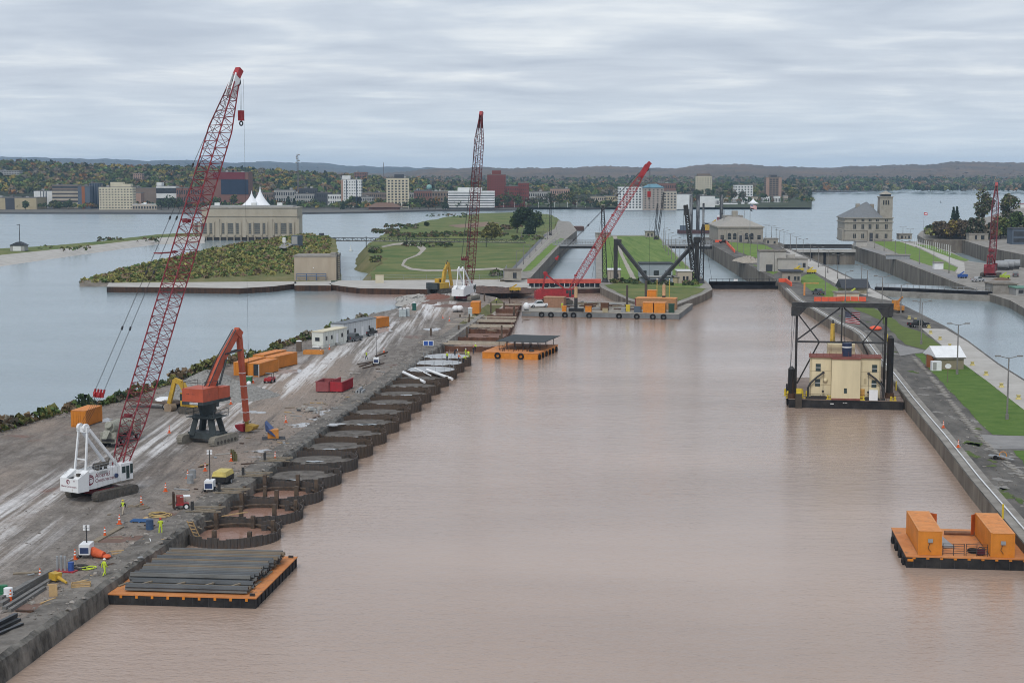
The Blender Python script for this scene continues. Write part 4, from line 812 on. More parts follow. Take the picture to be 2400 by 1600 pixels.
def rel(x,y,base): b = P(base[0],base[1],2.4); return Vector(((x-1200)/F_PX*b.y-c.x, b.y-c.y, ZT(b,y)-2.4))
for (nm,p,q,ww) in (('mast',rel(1443,668,(1443,662)),rel(1443,560,(1443,662)),1.35),('mast',rel(1633,668,(1633,662)),rel(1633,565,(1633,662)),1.35),('stiff_leg',rel(1444,562,(1443,662)),rel(1527,666,(1527,666)),1.0),('stiff_leg',rel(1632,566,(1633,662)),rel(1540,666,(1540,666)),1.0),('boom',rel(1632,664,(1633,662))+Vector((-.5,-2,0)),rel(1603,480,(1633,662))+Vector((0,-4,0)),1.3)):
    if nm == 'boom': lattice(MB(),p,q,1.6,1.0,16,.28,.16).build(nm, STEELD, t); MB().beam(q-Vector((0,0,3.5)),q,1.1).build('boom_head', STEELD, t)
    else: MB().beam(p,q,ww,ww*1.1).build(nm, STEELD, t)
s = MB(); 
for x in (1600,1606): s.cyl(rel(x,484,(1633,662)),rel(x+4 if x<1603 else 1634,600,(1633,662)),.06,n=3)
for dx in (-14,14): s.cyl(rel(1443+dx*.2,562,(1443,662)),rel(1443+dx,664,(1443,662)),.06,n=3)
s.build('hoist_cable', STEELD, t); MB().box(rel(1448,566,(1443,662)),(2.4,2,1.4)).build('mast_cap', STEELD, t); MB().box(rel(1633,562,(1633,662)),(2.2,2,2)).build('mast_cap', STEELD, t)

# ---------------- lock side buildings ----------------
def slab(name, label, x0, x1, yb, yt, z, depth, wall, rz=0.0, roof=None, wins=(), door=None, over=.3, cat='building'):
    a, b = P(x0,yb,z), P(x1,yb,z); h = ZT(a,yt)-z; w = (b-a).length; t = thing(name,label,cat,a,rz)
    MB().bx(0,w,0,depth,0,h).build('wall', wall, t); MB().bx(-over,w+over,-over,depth+over,h,h+.35).build('roof', roof or CONC, t)
    for (f0,f1,g0,g1) in wins:
        wn = MB().bx(w*f0,w*f1,-.07,.1,h*g0,h*g1).build('window', DGLASS, t); MB().bx(w*f0-.12,w*f1+.12,-.16,.05,h*g0-.15,h*g0).build('sill', wall, wn)
    if door: MB().bx(w*door[0],w*door[1],-.07,.1,0,h*.7).build('door', door[2] if len(door)>2 else DKRF, t)
    return t, w, h
BLUEW = wallm('pale_blue_wall',(.30,.335,.38))
slab('winch_house','pale blue two-storey winch house behind the black stiff legs',1500,1576,649,619,2.4,9,BLUEW,wins=[(.06,.2,.1,.5),(.42,.58,.1,.5),(.78,.95,.1,.5)],roof=DKRF)
slab('winch_shed','low pale blue shed with dark windows in front of the winch house',1500,1577,664,650,2.4,4,BLUEW,wins=[(.3,.5,.1,.7),(.62,.8,.1,.7)],roof=GREY)
slab('lock_hut','small tan hut with white roof left of the stiff legs',1424,1454,655,633,2.4,6,BEIGE,wins=[(.7,.85,.2,.6)],roof=WHITEP)
slab('lock_hut','tan hut with white roof and two windows right of the winch house',1588,1622,664,636,2.4,7,BEIGE,wins=[(.36,.5,.25,.6),(.6,.75,.25,.6)],roof=WHITEP); slab('yard_wall','plain cream yard wall beside the winch house',1577,1590,664,650,2.4,5,TAN,cat='wall')
slab('wall_hut','low stone hut at the far end of the island lawn',1513,1535,556,543,2.4,5,STONE,wins=[(.2,.35,.2,.7),(.6,.75,.2,.7)]); slab('wall_hut','square stone hut on the left lock wall',1396,1432,556,547,2.4,4,STONE)
t,w,h = slab('control_house','stepped pale concrete control house beside the middle lock',1823,1892,637,607,2.3,11,CONCL,R(-4),wins=[(.83,.93,.35,.7)],door=(.68,.8,BLUEW),roof=CONC); MB().bx(-7,w*.28,1,12,0,h*1.55).build('tower_block', CONCL, t); MB().bx(-4.5,-2,.85,1.1,.2,h*.55).build('arched_door', DKRF, t); MB().bx(-7.2,w*.29,.8,12.2,h*1.55,h*1.62).build('tower_roof', CONCD, t); MB().bx(1,w*.6,3,10,h+.35,h+1.6).build('roof_block', CONCL, t)
slab('stone_hut','brownish stone hut with flat dark roof below the control house',1833,1877,661,637,2.3,9,STONE,R(-4),wins=[(.3,.42,.2,.6),(.62,.75,.2,.55),(.8,.92,.2,.55)],roof=DKRF,over=.6)
slab('stone_hut','small pale stone hut near the far lamp posts',1795,1824,573,560,2.3,6,STONE,wins=[(.1,.25,.25,.7),(.62,.78,.2,.6)],roof=CONC); slab('stone_hut','small stone hut right of the admin building',2107,2137,561,549,2.4,6,STONE,wins=[(.15,.3,.2,.7),(.48,.56,.2,.6),(.72,.85,.2,.7)],roof=CONC); slab('stone_hut','wide flat-roofed stone hut on the south lock wall',2271,2316,564,549,2.4,6,STONE,wins=[(.3,.42,.2,.8),(.62,.8,.2,.8)],roof=CONC)
t,w,h = slab('gable_shed','tan shed with a dark gable roof facing the right lock gate',1977,2034,689,677,2.3,7,M('olive_shed',(.27,.24,.17),.8),R(3)); MB().yz([(-.8,0),(7.8,0),(3.5,2.6)],-.8,w+.8).build('gable_roof', DKRF, t).location=(0,0,h+.35); slab('flat_shed','low flat white-roofed shed behind the dark gable shed',1982,2030,670,659,2.3,6,STONE,R(3),roof=WHITEP)
t,w,h = slab('cream_container','cream boxy container on the pier behind the gantry barge',1961,2014,705,687,2.3,4,CREAM,R(3),cat='container')
t,w,h = slab('utility_shed','olive shed with a white gable roof on the pier lawn',2197,2260,866,841,2.3,7,M('olive_shed2',(.25,.22,.155),.85,var=.06),R(5)); MB().yz([(-.4,0),(7.4,0),(3.5,1.9)],-.5,w+.4).build('gable_roof', WHITEP, t).location=(0,0,h+.33); MB().bx(-.5,-.05,2,5,0,2.6).build('orange_end', ORANGEP, t)
t = thing('utility_cabinet','small white electrical cabinet beside the olive shed','cabinet',P(2184,869,2.3)); MB().bx(0,1.9,0,1.2,0,1.9).build('body', WHITEP, t); MB().bx(.2,.9,-.04,.02,.2,1.7).build('door', GREY, t)
t,w,h = slab('white_cabinet','white flat cabinet on the lock wall below the admin lawn',2190,2211,631,616,2.4,3,WHITEP,cat='cabinet'); slab('concrete_block','grey concrete block house at the right lock gate',2327,2384,688,667,2.4,8,CONC,R(2),roof=CONCD); t,w,h = slab('green_roof_hut','low hut with a green roof at the right edge',2381,2440,692,676,2.4,8,GREY,wins=[(.1,.3,.3,.8),(.4,.6,.3,.8)],roof=M('green_roof',(.13,.24,.19),.7))
slab('grey_bleachers_store','long grey stack of boards beside the admin lawn',2076,2130,607,598,2.4,5,GSTEEL,R(-16),cat='store')
slab('wall_block','pale concrete block at the end of the far gate walkway',2006,2032,578,566,2.4,6,CONCL,cat='block')
t,w,h = slab('riverside_building','dark glass-fronted building at the right edge on the south wall',2372,2470,573,537,2.4,14,SLATE,R(-6),wins=[(.03,.3,.55,.85),(.35,.6,.55,.85),(.03,.6,.15,.4)],roof=DKRF); slab('red_roof_shed','long white shed with dull red roof far right behind the trees',2392,2600,487,479,2.4,30,WHITE,roof=M('dull_red_roof',(.25,.12,.12),.8))
slab('lock_gatehouse','small stone house at the left lock wall near the fence',1182,1222,657,633,2.5,6,STONE,wins=[(.5,.72,.2,.75)],roof=CONCD)
# operations building: long stone hall with hipped roof, arched windows
a = P(1683,567,2.3); b = P(1788,567,2.3); w = (b-a).length; he = ZT(a,534)-2.3; t = thing('operations_building','long stone lock building with hipped roof and arched windows','building',a,R(-1))
MB().bx(0,w,0,46,0,he).build('wall', STONE, t); MB().bx(-.6,w+.6,-.6,46.6,he,he+.7).build('cornice', STONE, t)
MB().add([(-.5,-.5,he+.7),(w+.5,-.5,he+.7),(w+.5,46.5,he+.7),(-.5,46.5,he+.7),(w*.4,9,he+5.2),(w*.6,9,he+5.2),(w*.6,38,he+5.2),(w*.4,38,he+5.2)],[(0,1,5,4),(1,2,6,5),(2,3,7,6),(3,0,4,7),(4,5,6,7)]).build('hip_roof', M('stone_tile_roof',(.30,.28,.25),.8,c2=(.36,.34,.31)), t)
for f in (.09,.25,.37,.63,.75,.91):
    arch = f in (.25,.37,.63,.75); pts_ = [(-.9,0),(.9,0),(.9,2.6)]+[(.9*math.cos(q*math.pi/6),2.6+.9*math.sin(q*math.pi/6)) for q in range(1,6)]+[(-.9,2.6)] if arch else [(-.9,0),(.9,0),(.9,2.3),(-.9,2.3)]
    o = MB().xz(pts_,-.08,.1).build('arched_window' if arch else 'window', DGLASS, t); o.location=(w*f,0,1.4); MB().beam((-.9,-.12,1.5),(.9,-.12,1.5),.1).build('glazing_bar', STONE, o)
MB().bx(w*.44,w*.56,-.5,.1,0,4.6).build('door_surround', STONE, t); MB().bx(w*.47,w*.53,-.58,0,0,3.6).build('door', DKRF, t)
MB().bx(w*.44,w*.56,26,31,he+4.5,he+8.5).build('cupola', STONE, t); MB().bx(w*.3,w*.75,38,50,he+2,he+5.6).build('rear_block', CONC, t)
for k,(fx,fy) in enumerate(((.2,20),(.25,26),(.5,18),(.7,24))): MB().cyl((w*fx,fy,he+3),(w*fx,fy,he+9),.12,n=4).build('vent_pipe', GSTEEL, t)
# administration building with tower
a = P(1979,565,2.4); b = P(2066,565,2.4); b2 = P(2090,565,2.4); w = (b2-a).length; wm = (b-a).length; he = ZT(a,511)-2.4
t = thing('administration_building','grey stone administration building with slate roof and square corner tower','building',a,R(-2))
MB().bx(0,w,0,24,0,he).build('wall', STONE, t)
for z,o in ((he*.8,.5),(he*.45,.25),(.6,.4),(he-.3,.6)): MB().bx(-o,w+o,-o,24+o,z,z+.5).build('cornice', STONE, t)
MB().add([(-.6,-.6,he+.2),(w*.8,-.6,he+.2),(w*.8,24.6,he+.2),(-.6,24.6,he+.2),(w*.50,10,he+8.6),(w*.55,14,he+8.6)],[(0,1,5,4),(1,2,5),(2,3,4,5),(3,0,4)]).build('hip_roof', M('slate_roof',(.15,.16,.17),.7,c2=(.20,.21,.22)), t)
MB().bx(w*.29,w*.37,9,11,he+2,he+7.6).build('chimney', STONE, t); MB().bx(w*.62,w*.70,13,15,he+3,he+7.4).build('chimney', STONE, t)
zt = ZT(a,463)-2.4; tw = w-wm; tx0 = wm-1.2
MB().bx(tx0,w+.05,1,8.4,he-.2,zt).build('tower', STONE, t); MB().bx(tx0-.3,w+.4,.7,8.7,zt,zt+.5).build('tower_cornice', STONE, t); MB().bx(tx0+.8,w-.8,2,7.4,zt+.5,zt+1.8).build('lantern', DGLASS, t)
MB().add([(tx0+.3,1.3,zt+1.8),(w-.3,1.3,zt+1.8),(w-.3,8.1,zt+1.8),(tx0+.3,8.1,zt+1.8),(w-3.2,4.7,zt+3.6)],[(0,1,4),(1,2,4),(2,3,4),(3,0,4)]).build('tower_roof', STONE, t)
for k in range(3): MB().bx(tx0+1.6+k*1.3,tx0+2.3+k*1.3,.9,1.1,zt-4,zt-1.6).build('tower_window', DGLASS, t)
for z0,h_ in ((1.6,2.4),(he*.53,2.5),(he*.85,1.3)):
    for f in (.21,.38,.53,.68,.87):
        if z0 < 2 and f == .53: continue
        wn = MB().bx(w*f-.75,w*f+.75,-.1,.1,z0,z0+h_).build('window', DGLASS, t); MB().bx(w*f-.08,w*f+.08,-.18,.02,z0,z0+h_).build('mullion', STONE, wn)
MB().bx(w*.48,w*.62,-1.2,.1,0,he*.46).build('porch', STONE, t); MB().bx(w*.515,w*.585,-1.28,0,0,he*.36).build('door', DKRF, t); MB().bx(-1.2,.1,1,14,0,he*.5).build('side_wing', STONE, t)
# flags
def flag_mat(nm, kind):
    m = bpy.data.materials.new(nm); m.use_nodes = True; nt = m.node_tree; N, L = nt.nodes, nt.links; b = N['Principled BSDF']; b.inputs['Roughness'].default_value=.8
    tc = N.new('ShaderNodeTexCoord'); sp = N.new('ShaderNodeSeparateXYZ'); L.new(tc.outputs['UV'], sp.inputs[0])
    def mth(op,a,bv):
        n = N.new('ShaderNodeMath'); n.operation = op
        for i,v in enumerate((a,bv)):
            if isinstance(v,(int,float)): n.inputs[i].default_value=v
            else: L.new(v,n.inputs[i])
        return n.outputs[0]
    def mix(f,a,c):
        n = N.new('ShaderNodeMix'); n.data_type='RGBA'; L.new(f,n.inputs['Factor'])
        for k,v in (('A',a),('B',c)):
            if isinstance(v,tuple): n.inputs[k].default_value=(*v,1)
            else: L.new(v,n.inputs[k])
        return n.outputs['Result']
    if kind == 'us':
        st = mth('MODULO',mth('FLOOR',mth('MULTIPLY',sp.outputs[1],13),0),2)
        c = mix(st,(.5,.05,.06),(.75,.75,.75)); can = mth('MULTIPLY',mth('LESS_THAN',sp.outputs[0],.4),mth('GREATER_THAN',sp.outputs[1],6/13))
        vx = N.new('ShaderNodeTexVoronoi'); vx.inputs['Scale'].default_value = 22; vx.inputs['Randomness'].default_value = 0; L.new(tc.outputs['UV'],vx.inputs['Vector'])
        blue = mix(mth('LESS_THAN',vx.outputs['Distance'],.28),(.035,.05,.17),(.75,.75,.75)); c = mix(can,c,blue)
    elif kind == 'red':
        inner = mth('MULTIPLY',mth('LESS_THAN',mth('ABSOLUTE',mth('SUBTRACT',sp.outputs[0],.5),0),.3),mth('LESS_THAN',mth('ABSOLUTE',mth('SUBTRACT',sp.outputs[1],.5),0),.22)); c = mix(inner,(.55,.05,.06),(.8,.78,.78))
    else: c = mix(mth('GREATER_THAN',sp.outputs[1],2),(.02,.025,.04),(.02,.025,.04))
    L.new(c,b.inputs['Base Color']); return m
def flagpole(label, loc, h, fw, fh, kind, name='flagpole', r=.12, sub=None, dirx=1, droop=.15, zoff=0.0):
    t = thing(name,label,'flagpole',loc); MB().cyl((0,0,0),(0,0,h),r,r*.6,n=6).build('pole', GSTEEL, t); MB().ball((0,0,h),r*1.6,6).build('finial', GSTEEL, t)
    nx, ny = 10, 5; vs = []; fs = []; uv = []
    for j in range(ny+1):
        for i in range(nx+1):
            u, v = i/nx, j/ny; vs.append((dirx*fw*u*.94, .12*fw*u*math.sin(u*7+v), h-fh-zoff+fh*v-droop*fw*u)); uv.append((u,v))
    for j in range(ny):
        for i in range(nx): fs.append((j*(nx+1)+i,j*(nx+1)+i+1,(j+1)*(nx+1)+i+1,(j+1)*(nx+1)+i))
    me = bpy.data.meshes.new('flag'); me.from_pydata(vs,[],fs); ul = me.uv_layers.new(name='UVMap')
    for l in me.loops: ul.data[l.index].uv = uv[l.vertex_index]
    me.materials.append(flag_mat('flag_'+kind,kind)); link('flag',me,t); return t
p = P(1757,571,2.3); t = flagpole('tall lattice-footed flagpole flying the US flag before the lock building',p,ZT(p,478)-2.3,3.8,2.0,'us',droop=.3,r=.18); MB().add([(0,0,0),(1.6,.2,-.5),(0,0,1.0)],[(0,1,2),(2,1,0)]).build('pennant', M('dark_pennant',(.02,.03,.03),.8), t).location=(.1,0,ZT(p,494)-2.3); lattice(MB(),(0,0,0),(0,0,5),2.0,.4,4,.1,.06).build('lattice_foot', STEELD, t)
p = P(2164,560,2.4); flagpole('thin flagpole with a red and white castle flag by the south lock',p,ZT(p,498)-2.4,2.2,1.4,'red',droop=.1,r=.1)

# ---------------- lamp posts ----------------
LAMPG = M('lamp_post_grey',(.20,.19,.18),.6)
def lamp(x,yb,yt,z,label,group,arms=2):
    b = P(x,yb,z); h = ZT(b,yt)-z; t = thing('lamp_post',label,'lamp post',b,group=group); MB().cyl((0,0,0),(0,0,h),.16,.10,n=6).build('post', LAMPG, t); MB().cyl((0,0,0),(0,0,.9),.26,n=6).build('base', LAMPG, t)
    for s in ((-1,1) if arms == 2 else (1,)):
        MB().cyl((0,0,h-.1),(s*1.5,0,h+.25),.06,n=4).build('arm', LAMPG, t); MB().box((s*1.75,0,h+.27),(.9,.35,.22)).build('lamp_head', LAMPG, t)
for x,yb,yt,l in ((2360,983,838,'double lamp post at the right edge of the pier lawn'),(2243,877,761,'double lamp post standing in front of the olive shed'),(2159,807,708,'double lamp post at the lower tip of the worn lawn'),(2155,772,690,'lamp post behind the parked vehicle on the dark pier asphalt'),(2111,734,668,'single-arm lamp post beside the orange machine on the pier'),(2066,759,649,'double lamp post rising behind the gantry top beam'),(2032,698,633,'double lamp post beside the dark gable shed'),(2019,664,622,'short lamp post behind the flat white shed'),(1934,693,624,'lamp post at the corner of the grass wedge by the control house'),(1981,709,637,'curved-arm lamp post in front of the dark gable shed')):
    lamp(x,yb,yt,2.3,l,'lamp posts on the middle pier',1 if 'arm' in l or 'curved' in l else 2)
for i,(x,yb,yt) in enumerate(((1795,557,527),(1808,557,530),(1819,562,534),(1827,578,540),(1837,583,543),(1852,587,548),(1866,589,555),(1882,598,561),(1899,612,572),(1918,627,580),(1940,640,587),(1963,654,597))): lamp(x,yb,yt,2.3,'double lamp along the left wall of the right lock, %s from far end' % ['first','second','third','fourth','fifth','sixth','seventh','eighth','ninth','tenth','eleventh','twelfth'][i],'lamps along the right lock wall')
for i,(x,yb,yt) in enumerate(((1692,570,537),(1702,578,539),(1715,585,541),(1728,592,545),(1743,598,552),(1758,604,569),(1775,611,567),(1794,628,575),(1815,638,589))): lamp(x,yb,yt,2.3,'thin pole along the right wall of the middle lock, %s from the far end' % ['first','second','third','fourth','fifth','sixth','seventh','eighth','ninth'][i],'poles along the middle lock',1)
for i,(x,yb,yt) in enumerate(((1555,582,536),(1560,589,540),(1567,598,547),(1574,608,553),(1583,615,559),(1593,624,566),(1606,636,575))): lamp(x,yb,yt,2.4,'lamp along the right edge of the island lawn, %s from the far end' % ['first','second','third','fourth','fifth','sixth','seventh'][i],'lamps on the island lawn',1)
for i,(x,yb,yt) in enumerate(((2050,582,561),(2072,588,562),(2098,597,563),(2122,606,566),(2155,620,580),(2188,630,585),(2224,640,590),(2116,549,532),(2133,551,537))): lamp(x,yb,yt,2.4,'lamp post of the admin pier, %s counted from the building' % ['first','second','third','fourth','fifth','sixth','seventh','eighth','ninth'][i],'lamps on the admin pier')
for i,(x,yb,yt) in enumerate(((1210,640,588),(1227,620,575),(1242,604,562),(1256,588,552),(1270,572,545),(1283,560,535),(1222,560,540))): lamp(x,yb,yt,2.5,'fence-side lamp along the lock road by the park, %s from the near end' % ['first','second','third','fourth','fifth','sixth','seventh'][i],'lamps along the park fence',1)
for k in range(18):
    f = k/17; p = P(2140+88*f,573+25*f,2.4); t = thing('flag_post','thin white post in the row beside the admin path','post',p,group='white posts in a row by the admin path'); MB().cyl((0,0,0),(0,0,3.2+f*1.2),.09,n=5).build('shaft', WHITEP, t); MB().ball((0,0,3.25+f*1.2),.12,6).build('cap', WHITEP, t)
# fences
def fence(label, px, z, h, step, mat, posts=True):
    ws = densify(wl(px,z), step, close=False); t = thing('fence',label,'fence',ws[0]); o = ws[0]; pm = MB().cyl((0,0,0),(0,0,h),.06,n=4).mesh('fence_post', mat)
    for p in ws: link('fence_post', pm, t, p-o)
    mb = MB()
    for a,b in zip(ws[:-1],ws[1:]):
        for f in (.35,.65,1.0): mb.beam(a-o+Vector((0,0,h*f)),b-o+Vector((0,0,h*f)),.05)
    mb.build('rails', mat, t)
fence('wire fence between the concrete deck and the park', [(890,656),(1000,655),(1165,655)],1.95,1.8,6,GSTEEL); fence('pale railing between lock road and the grass strip',[(1221,640),(1290,566),(1312,548)],2.6,2.0,5,M('pale_rail',(.5,.48,.42),.8)); fence('railing at the gap edge beside the gate house',[(797,657),(868,656)],1.95,1.2,3,GSTEEL)
fence('grey chain fence between park and lock yard',[(1165,660),(1180,655),(1188,640)],1.95,3.2,2.5,GSTEEL)
# pale handrail on the coping of the right quay
ws = [P(x+9+max(0,(y-700))*.035,y,2.4) for x,y in RIGHT_EDGE[:13]]; t = thing('coping_pipe','long pale pipe laid along the right quay coping','pipe',ws[0])
MB().path([p-ws[0]+Vector((0,0,.12)) for p in ws],.09).build('pipe_run', WHITEP, t)

# ---------------- south shore and park trees, scrub ----------------
for x,yt,yb,hw,kind,pal,lab in ((2303,446,541,26,'round',('olive','dark','grey'),'tall spreading tree behind the right-hand red crane'),(2365,450,545,27,'round',('olive','dark','grey'),'tall spreading tree right of the red crane boom'),(2234,486,530,9,'cone',('conifer',),'left of two dark spruces on the south shore'),(2242,485,530,9,'cone',('conifer',),'right of two dark spruces on the south shore'),(2200,512,560,20,'round',('brown','grey'),'brown leafless shrubby tree at the shore tip'),(2228,520,561,19,'round',('brown','yellow'),'yellowing tree below the two spruces'),(2255,512,561,20,'round',('grey','brown'),'grey bare tree right of the spruces'),(2285,505,562,22,'round',('dark','grey'),'dark tree behind the flat stone hut'),(2345,512,560,24,'round',('green','olive'),'bright green tree right of the red crane'),(2385,495,556,28,'round',('green','dark'),'big green tree at the right edge'),(2320,520,561,18,'round',('dark','brown'),'dark low tree at the red crane foot')):
    p = P(x,yb,2.4); h = ZT(p,yt)-2.4; tree(kind,h,hw/F_PX*p.y,p,lab,'trees on the south shore',n=1700 if kind=='round' else 900,leaf=.72,pal=pal,var=x)
for x,yt,yb,hw,kind,pal,lab in ((1232,486,547,26,'round',('dark','conifer'),'tall dark tree in the park clump'),(1255,498,545,22,'round',('dark','conifer','green'),'dark tree at the right of the park clump'),(1212,500,546,20,'round',('dark','green'),'dark tree at the left of the park clump'),(1240,510,552,16,'cone',('conifer',),'dense conifer in front of the park clump'),(1152,525,562,26,'willow',('willow','olive'),'yellow willow in the park before the dark trees'),(1000,522,530,6,'round',('dark',),'small dark bush on the park slope')):
    p = P(x,yb,2.0); h = ZT(p,yt)-2.0; tree(kind,h,hw/F_PX*p.y,p,lab,'trees in the river park',n=2000,leaf=.62,pal=pal,var=x)
def scrub(name, label, pts, hs, per, pal_w, leaf, bright=1.35):
    pts = np.array([tuple(p) for p in pts]); return wood(name,label,pts,np.array(hs),per,pal_w,leaf,bright)
pts = [];hs = []
for _ in range(6500):
    t_ = random.random()**.7*1.17; s = random.random(); a = DA[0].lerp(DA[2],t_); 
    bx2 = np.interp(t_*500+190,[188,300,450,640,710,785],[669,644,615,580,566,577]); b = P(190+500*t_,bx2,-.4); q = a.lerp(b,.06+s*.88); z = np.interp(.06+s*.88,[0,.08,.3,.75,.88,1],[0,2.2,3.2,6,5.2,-1])*min(1,.16+t_*1.15)-.6
    pts.append((q.x,q.y,z)); hs.append(random.uniform(.8,1.9)*(.7+.6*random.random()))
scrub('dike_scrub','low mixed scrub covering the dike',pts,hs,10,{'olive':4,'green':2.4,'brown':1.6,'willow':3.0},3.6,1.85)
pts=[];hs=[]
for k in range(1300):
    i = random.uniform(0,len(PIER_L)-4.2); j=int(i); a=P(*PIER_L[j],2); b=P(*PIER_L[j+1],2); q=a.lerp(b,i-j); nn=Vector((-(b-a).y,(b-a).x,0)).normalized(); o=random.uniform(-.6,5.0); pts.append((q.x+nn.x*o,q.y+nn.y*o,2.0-max(0,o)*.75-.2)); hs.append(random.uniform(.5,1.5) if random.random()<.86 else random.uniform(1.8,3.2))
scrub('bank_scrub','weeds and bushes along the river bank of the pier',pts,hs,20,{'olive':3.4,'green':2.2,'dark':1.2,'brown':2.6,'grey':1.4,'willow':1},2.2)
pts=[];hs=[]
for x,y,n,spread in ((905,545,150,32),(880,590,110,12),(880,612,60,10),(940,534,90,40),(980,555,160,70),(1100,553,240,90),(1000,577,60,60),(1240,560,60,40),(1060,508,40,60),(1165,645,30,14),(1500,665,40,30),(1620,668,34,16),(1450,664,30,14),(300,566,50,70),(1540,668,34,30),(150,586,30,60)):
    for _ in range(n):
        q=P(x+random.uniform(-spread,spread),y+random.uniform(-4,4)-random.random()*spread*.05,2.0); pts.append((q.x,q.y,1.6)); hs.append(random.uniform(1,2.6))
scrub('shore_scrub','scattered scrub along the shores and lawns',pts,hs,22,{'olive':2,'green':2,'dark':3,'brown':2,'grey':1.4},2.2)
pts=[];hs=[]
for x,y,n,spread in ((2215,561,110,38),(2290,563,110,45),(2360,560,110,45),(2250,556,80,50),(1200,545,20,20)):
    for _ in range(n): q=P(x+random.uniform(-spread,spread),y-random.random()*9,2.2); pts.append((q.x,q.y,2.0)); hs.append(random.uniform(4,8.5) if x>2000 else random.uniform(3,5))
scrub('south_undergrowth','brown undergrowth below the south shore trees',pts,hs,34,{'olive':1,'green':1,'dark':2,'brown':3,'grey':2.4,'yellow':.4},1.5)
# trees packed between the city buildings
pts = np.concatenate([scatter(420,-60,1460,1860,2120,lambda a,b:-3.3),scatter(260,0,1000,1800,1856,lambda a,b:-3.3),scatter(150,1440,1900,2080,2400,lambda a,b:-3.2)]); wood('street_trees','street trees filling the gaps between the city blocks',pts,rng.uniform(5,9.5,len(pts)),34,{'dark':2.4,'green':2,'olive':1.6,'yellow':.5,'orange':.4,'brown':1.3,'conifer':1.2},1.6)
# ================= construction equipment =================
CRED = M('crane_red',(.19,.02,.028),.55,var=.3,scale=.8,wear=((.10,.05,.045),.6,2.0)); CREDB = M('bright_crane_red',(.33,.026,.032),.5,var=.25,wear=((.12,.05,.045),.62,1.6)); CWHITE = M('crane_white',(.68,.69,.70),.45,var=.07,scale=.7,c2=(.74,.75,.76),wear=((.42,.38,.33),.62,1.3,(1,1,.35))); CABLE = M('steel_cable',(.045,.045,.05),.6); TRACK = M('muddy_track',(.20,.185,.155),.85,c2=(.30,.275,.235),scale=1.5); TRACKD = M('track_steel',(.07,.066,.06),.8,c2=(.13,.115,.10),scale=1.5); CGLASS = M('cab_glass',(.03,.05,.05),.15,spec=.6,var=.3); LOGO = M('maroon_lettering',(.22,.06,.085),.6,var=.05); RUBBER = M('tyre_rubber',(.02,.02,.021),.9)
def tracks(t, L, w, h, gauge, mat, side=None, name='track'):
    for s in (-1,1):
        tr = MB(); n = 12; pr = [( -L/2+h/2+h/2*math.cos(a), h/2+h/2*math.sin(a)) for a in [math.pi/2+math.pi*i/n for i in range(n+1)]]+[(L/2-h/2+h/2*math.cos(a), h/2+h/2*math.sin(a)) for a in [-math.pi/2+math.pi*i/n for i in range(n+1)]]
        tr.yz(pr,s*gauge/2-w/2,s*gauge/2+w/2); o = tr.build(name, mat, t, 35)
        pads = MB(); k = int((L-h)/.42)
        for i in range(k):
            y = -L/2+h/2+(i+.5)*(L-h)/k
            for z in (h+.02,): pads.bx(s*gauge/2-w/2,s*gauge/2+w/2,y-.13,y+.13,z-.02,z+.05)
        for i in range(8):
            for e in (-1,1):
                a = e*math.pi*(i+.5)/8-math.pi/2*(1-e) if False else (math.pi/2 if e<0 else -math.pi/2)+math.pi*(i+.5)/8
                cy, cz = e*(L/2-h/2)+h/2*math.cos(a), h/2+h/2*math.sin(a)
                pads.box((s*gauge/2,cy,cz),(w,.2,.12))
        stuff(pads.build('track_pads', mat, o))
        ro = MB()
        for i in range(int(L/1.0)): ro.cyl((s*gauge/2+s*w*.5,-L/2+h*.7+i*(L-1.4*h)/max(1,int(L/1.0)-1),h*.36),(s*gauge/2+s*(w*.5+.06),-L/2+h*.7+i*(L-1.4*h)/max(1,int(L/1.0)-1),h*.36),h*.22,n=8)
        stuff(ro.build('rollers', TRACKD, o))
def cables(t, segs, r, nm='pendant_cable'):
    mb = MB()
    for a,b in segs: mb.cyl(a,b,r,n=4,caps=False)
    mb.build(nm, CABLE, t)
def boom_sections(t, foot, tip, W, nsec, bays, mat, rc, rl, tipm=None, taper=.16):
    foot, tip = Vector(foot), Vector(tip); 
    for k in range(nsec):
        a, b = foot.lerp(tip,k/nsec), foot.lerp(tip,(k+1)/nsec); w0 = W*.75 if k == 0 else W; w1 = W*.42 if k == nsec-1 else W
        d0 = W*.3 if k == 0 else W
        mb = lattice(MB(),a,b,w0,w1,bays,rc,rl,up=(0,-1,.2),w0b=d0,w1b=w1)
        if k == 0: mb.beam(a+Vector((-W*.38,0,0)),a+Vector((W*.38,0,0)),.5,.9)
        mb.build('boom_section', (tipm if (tipm and k == nsec-1) else mat), t)
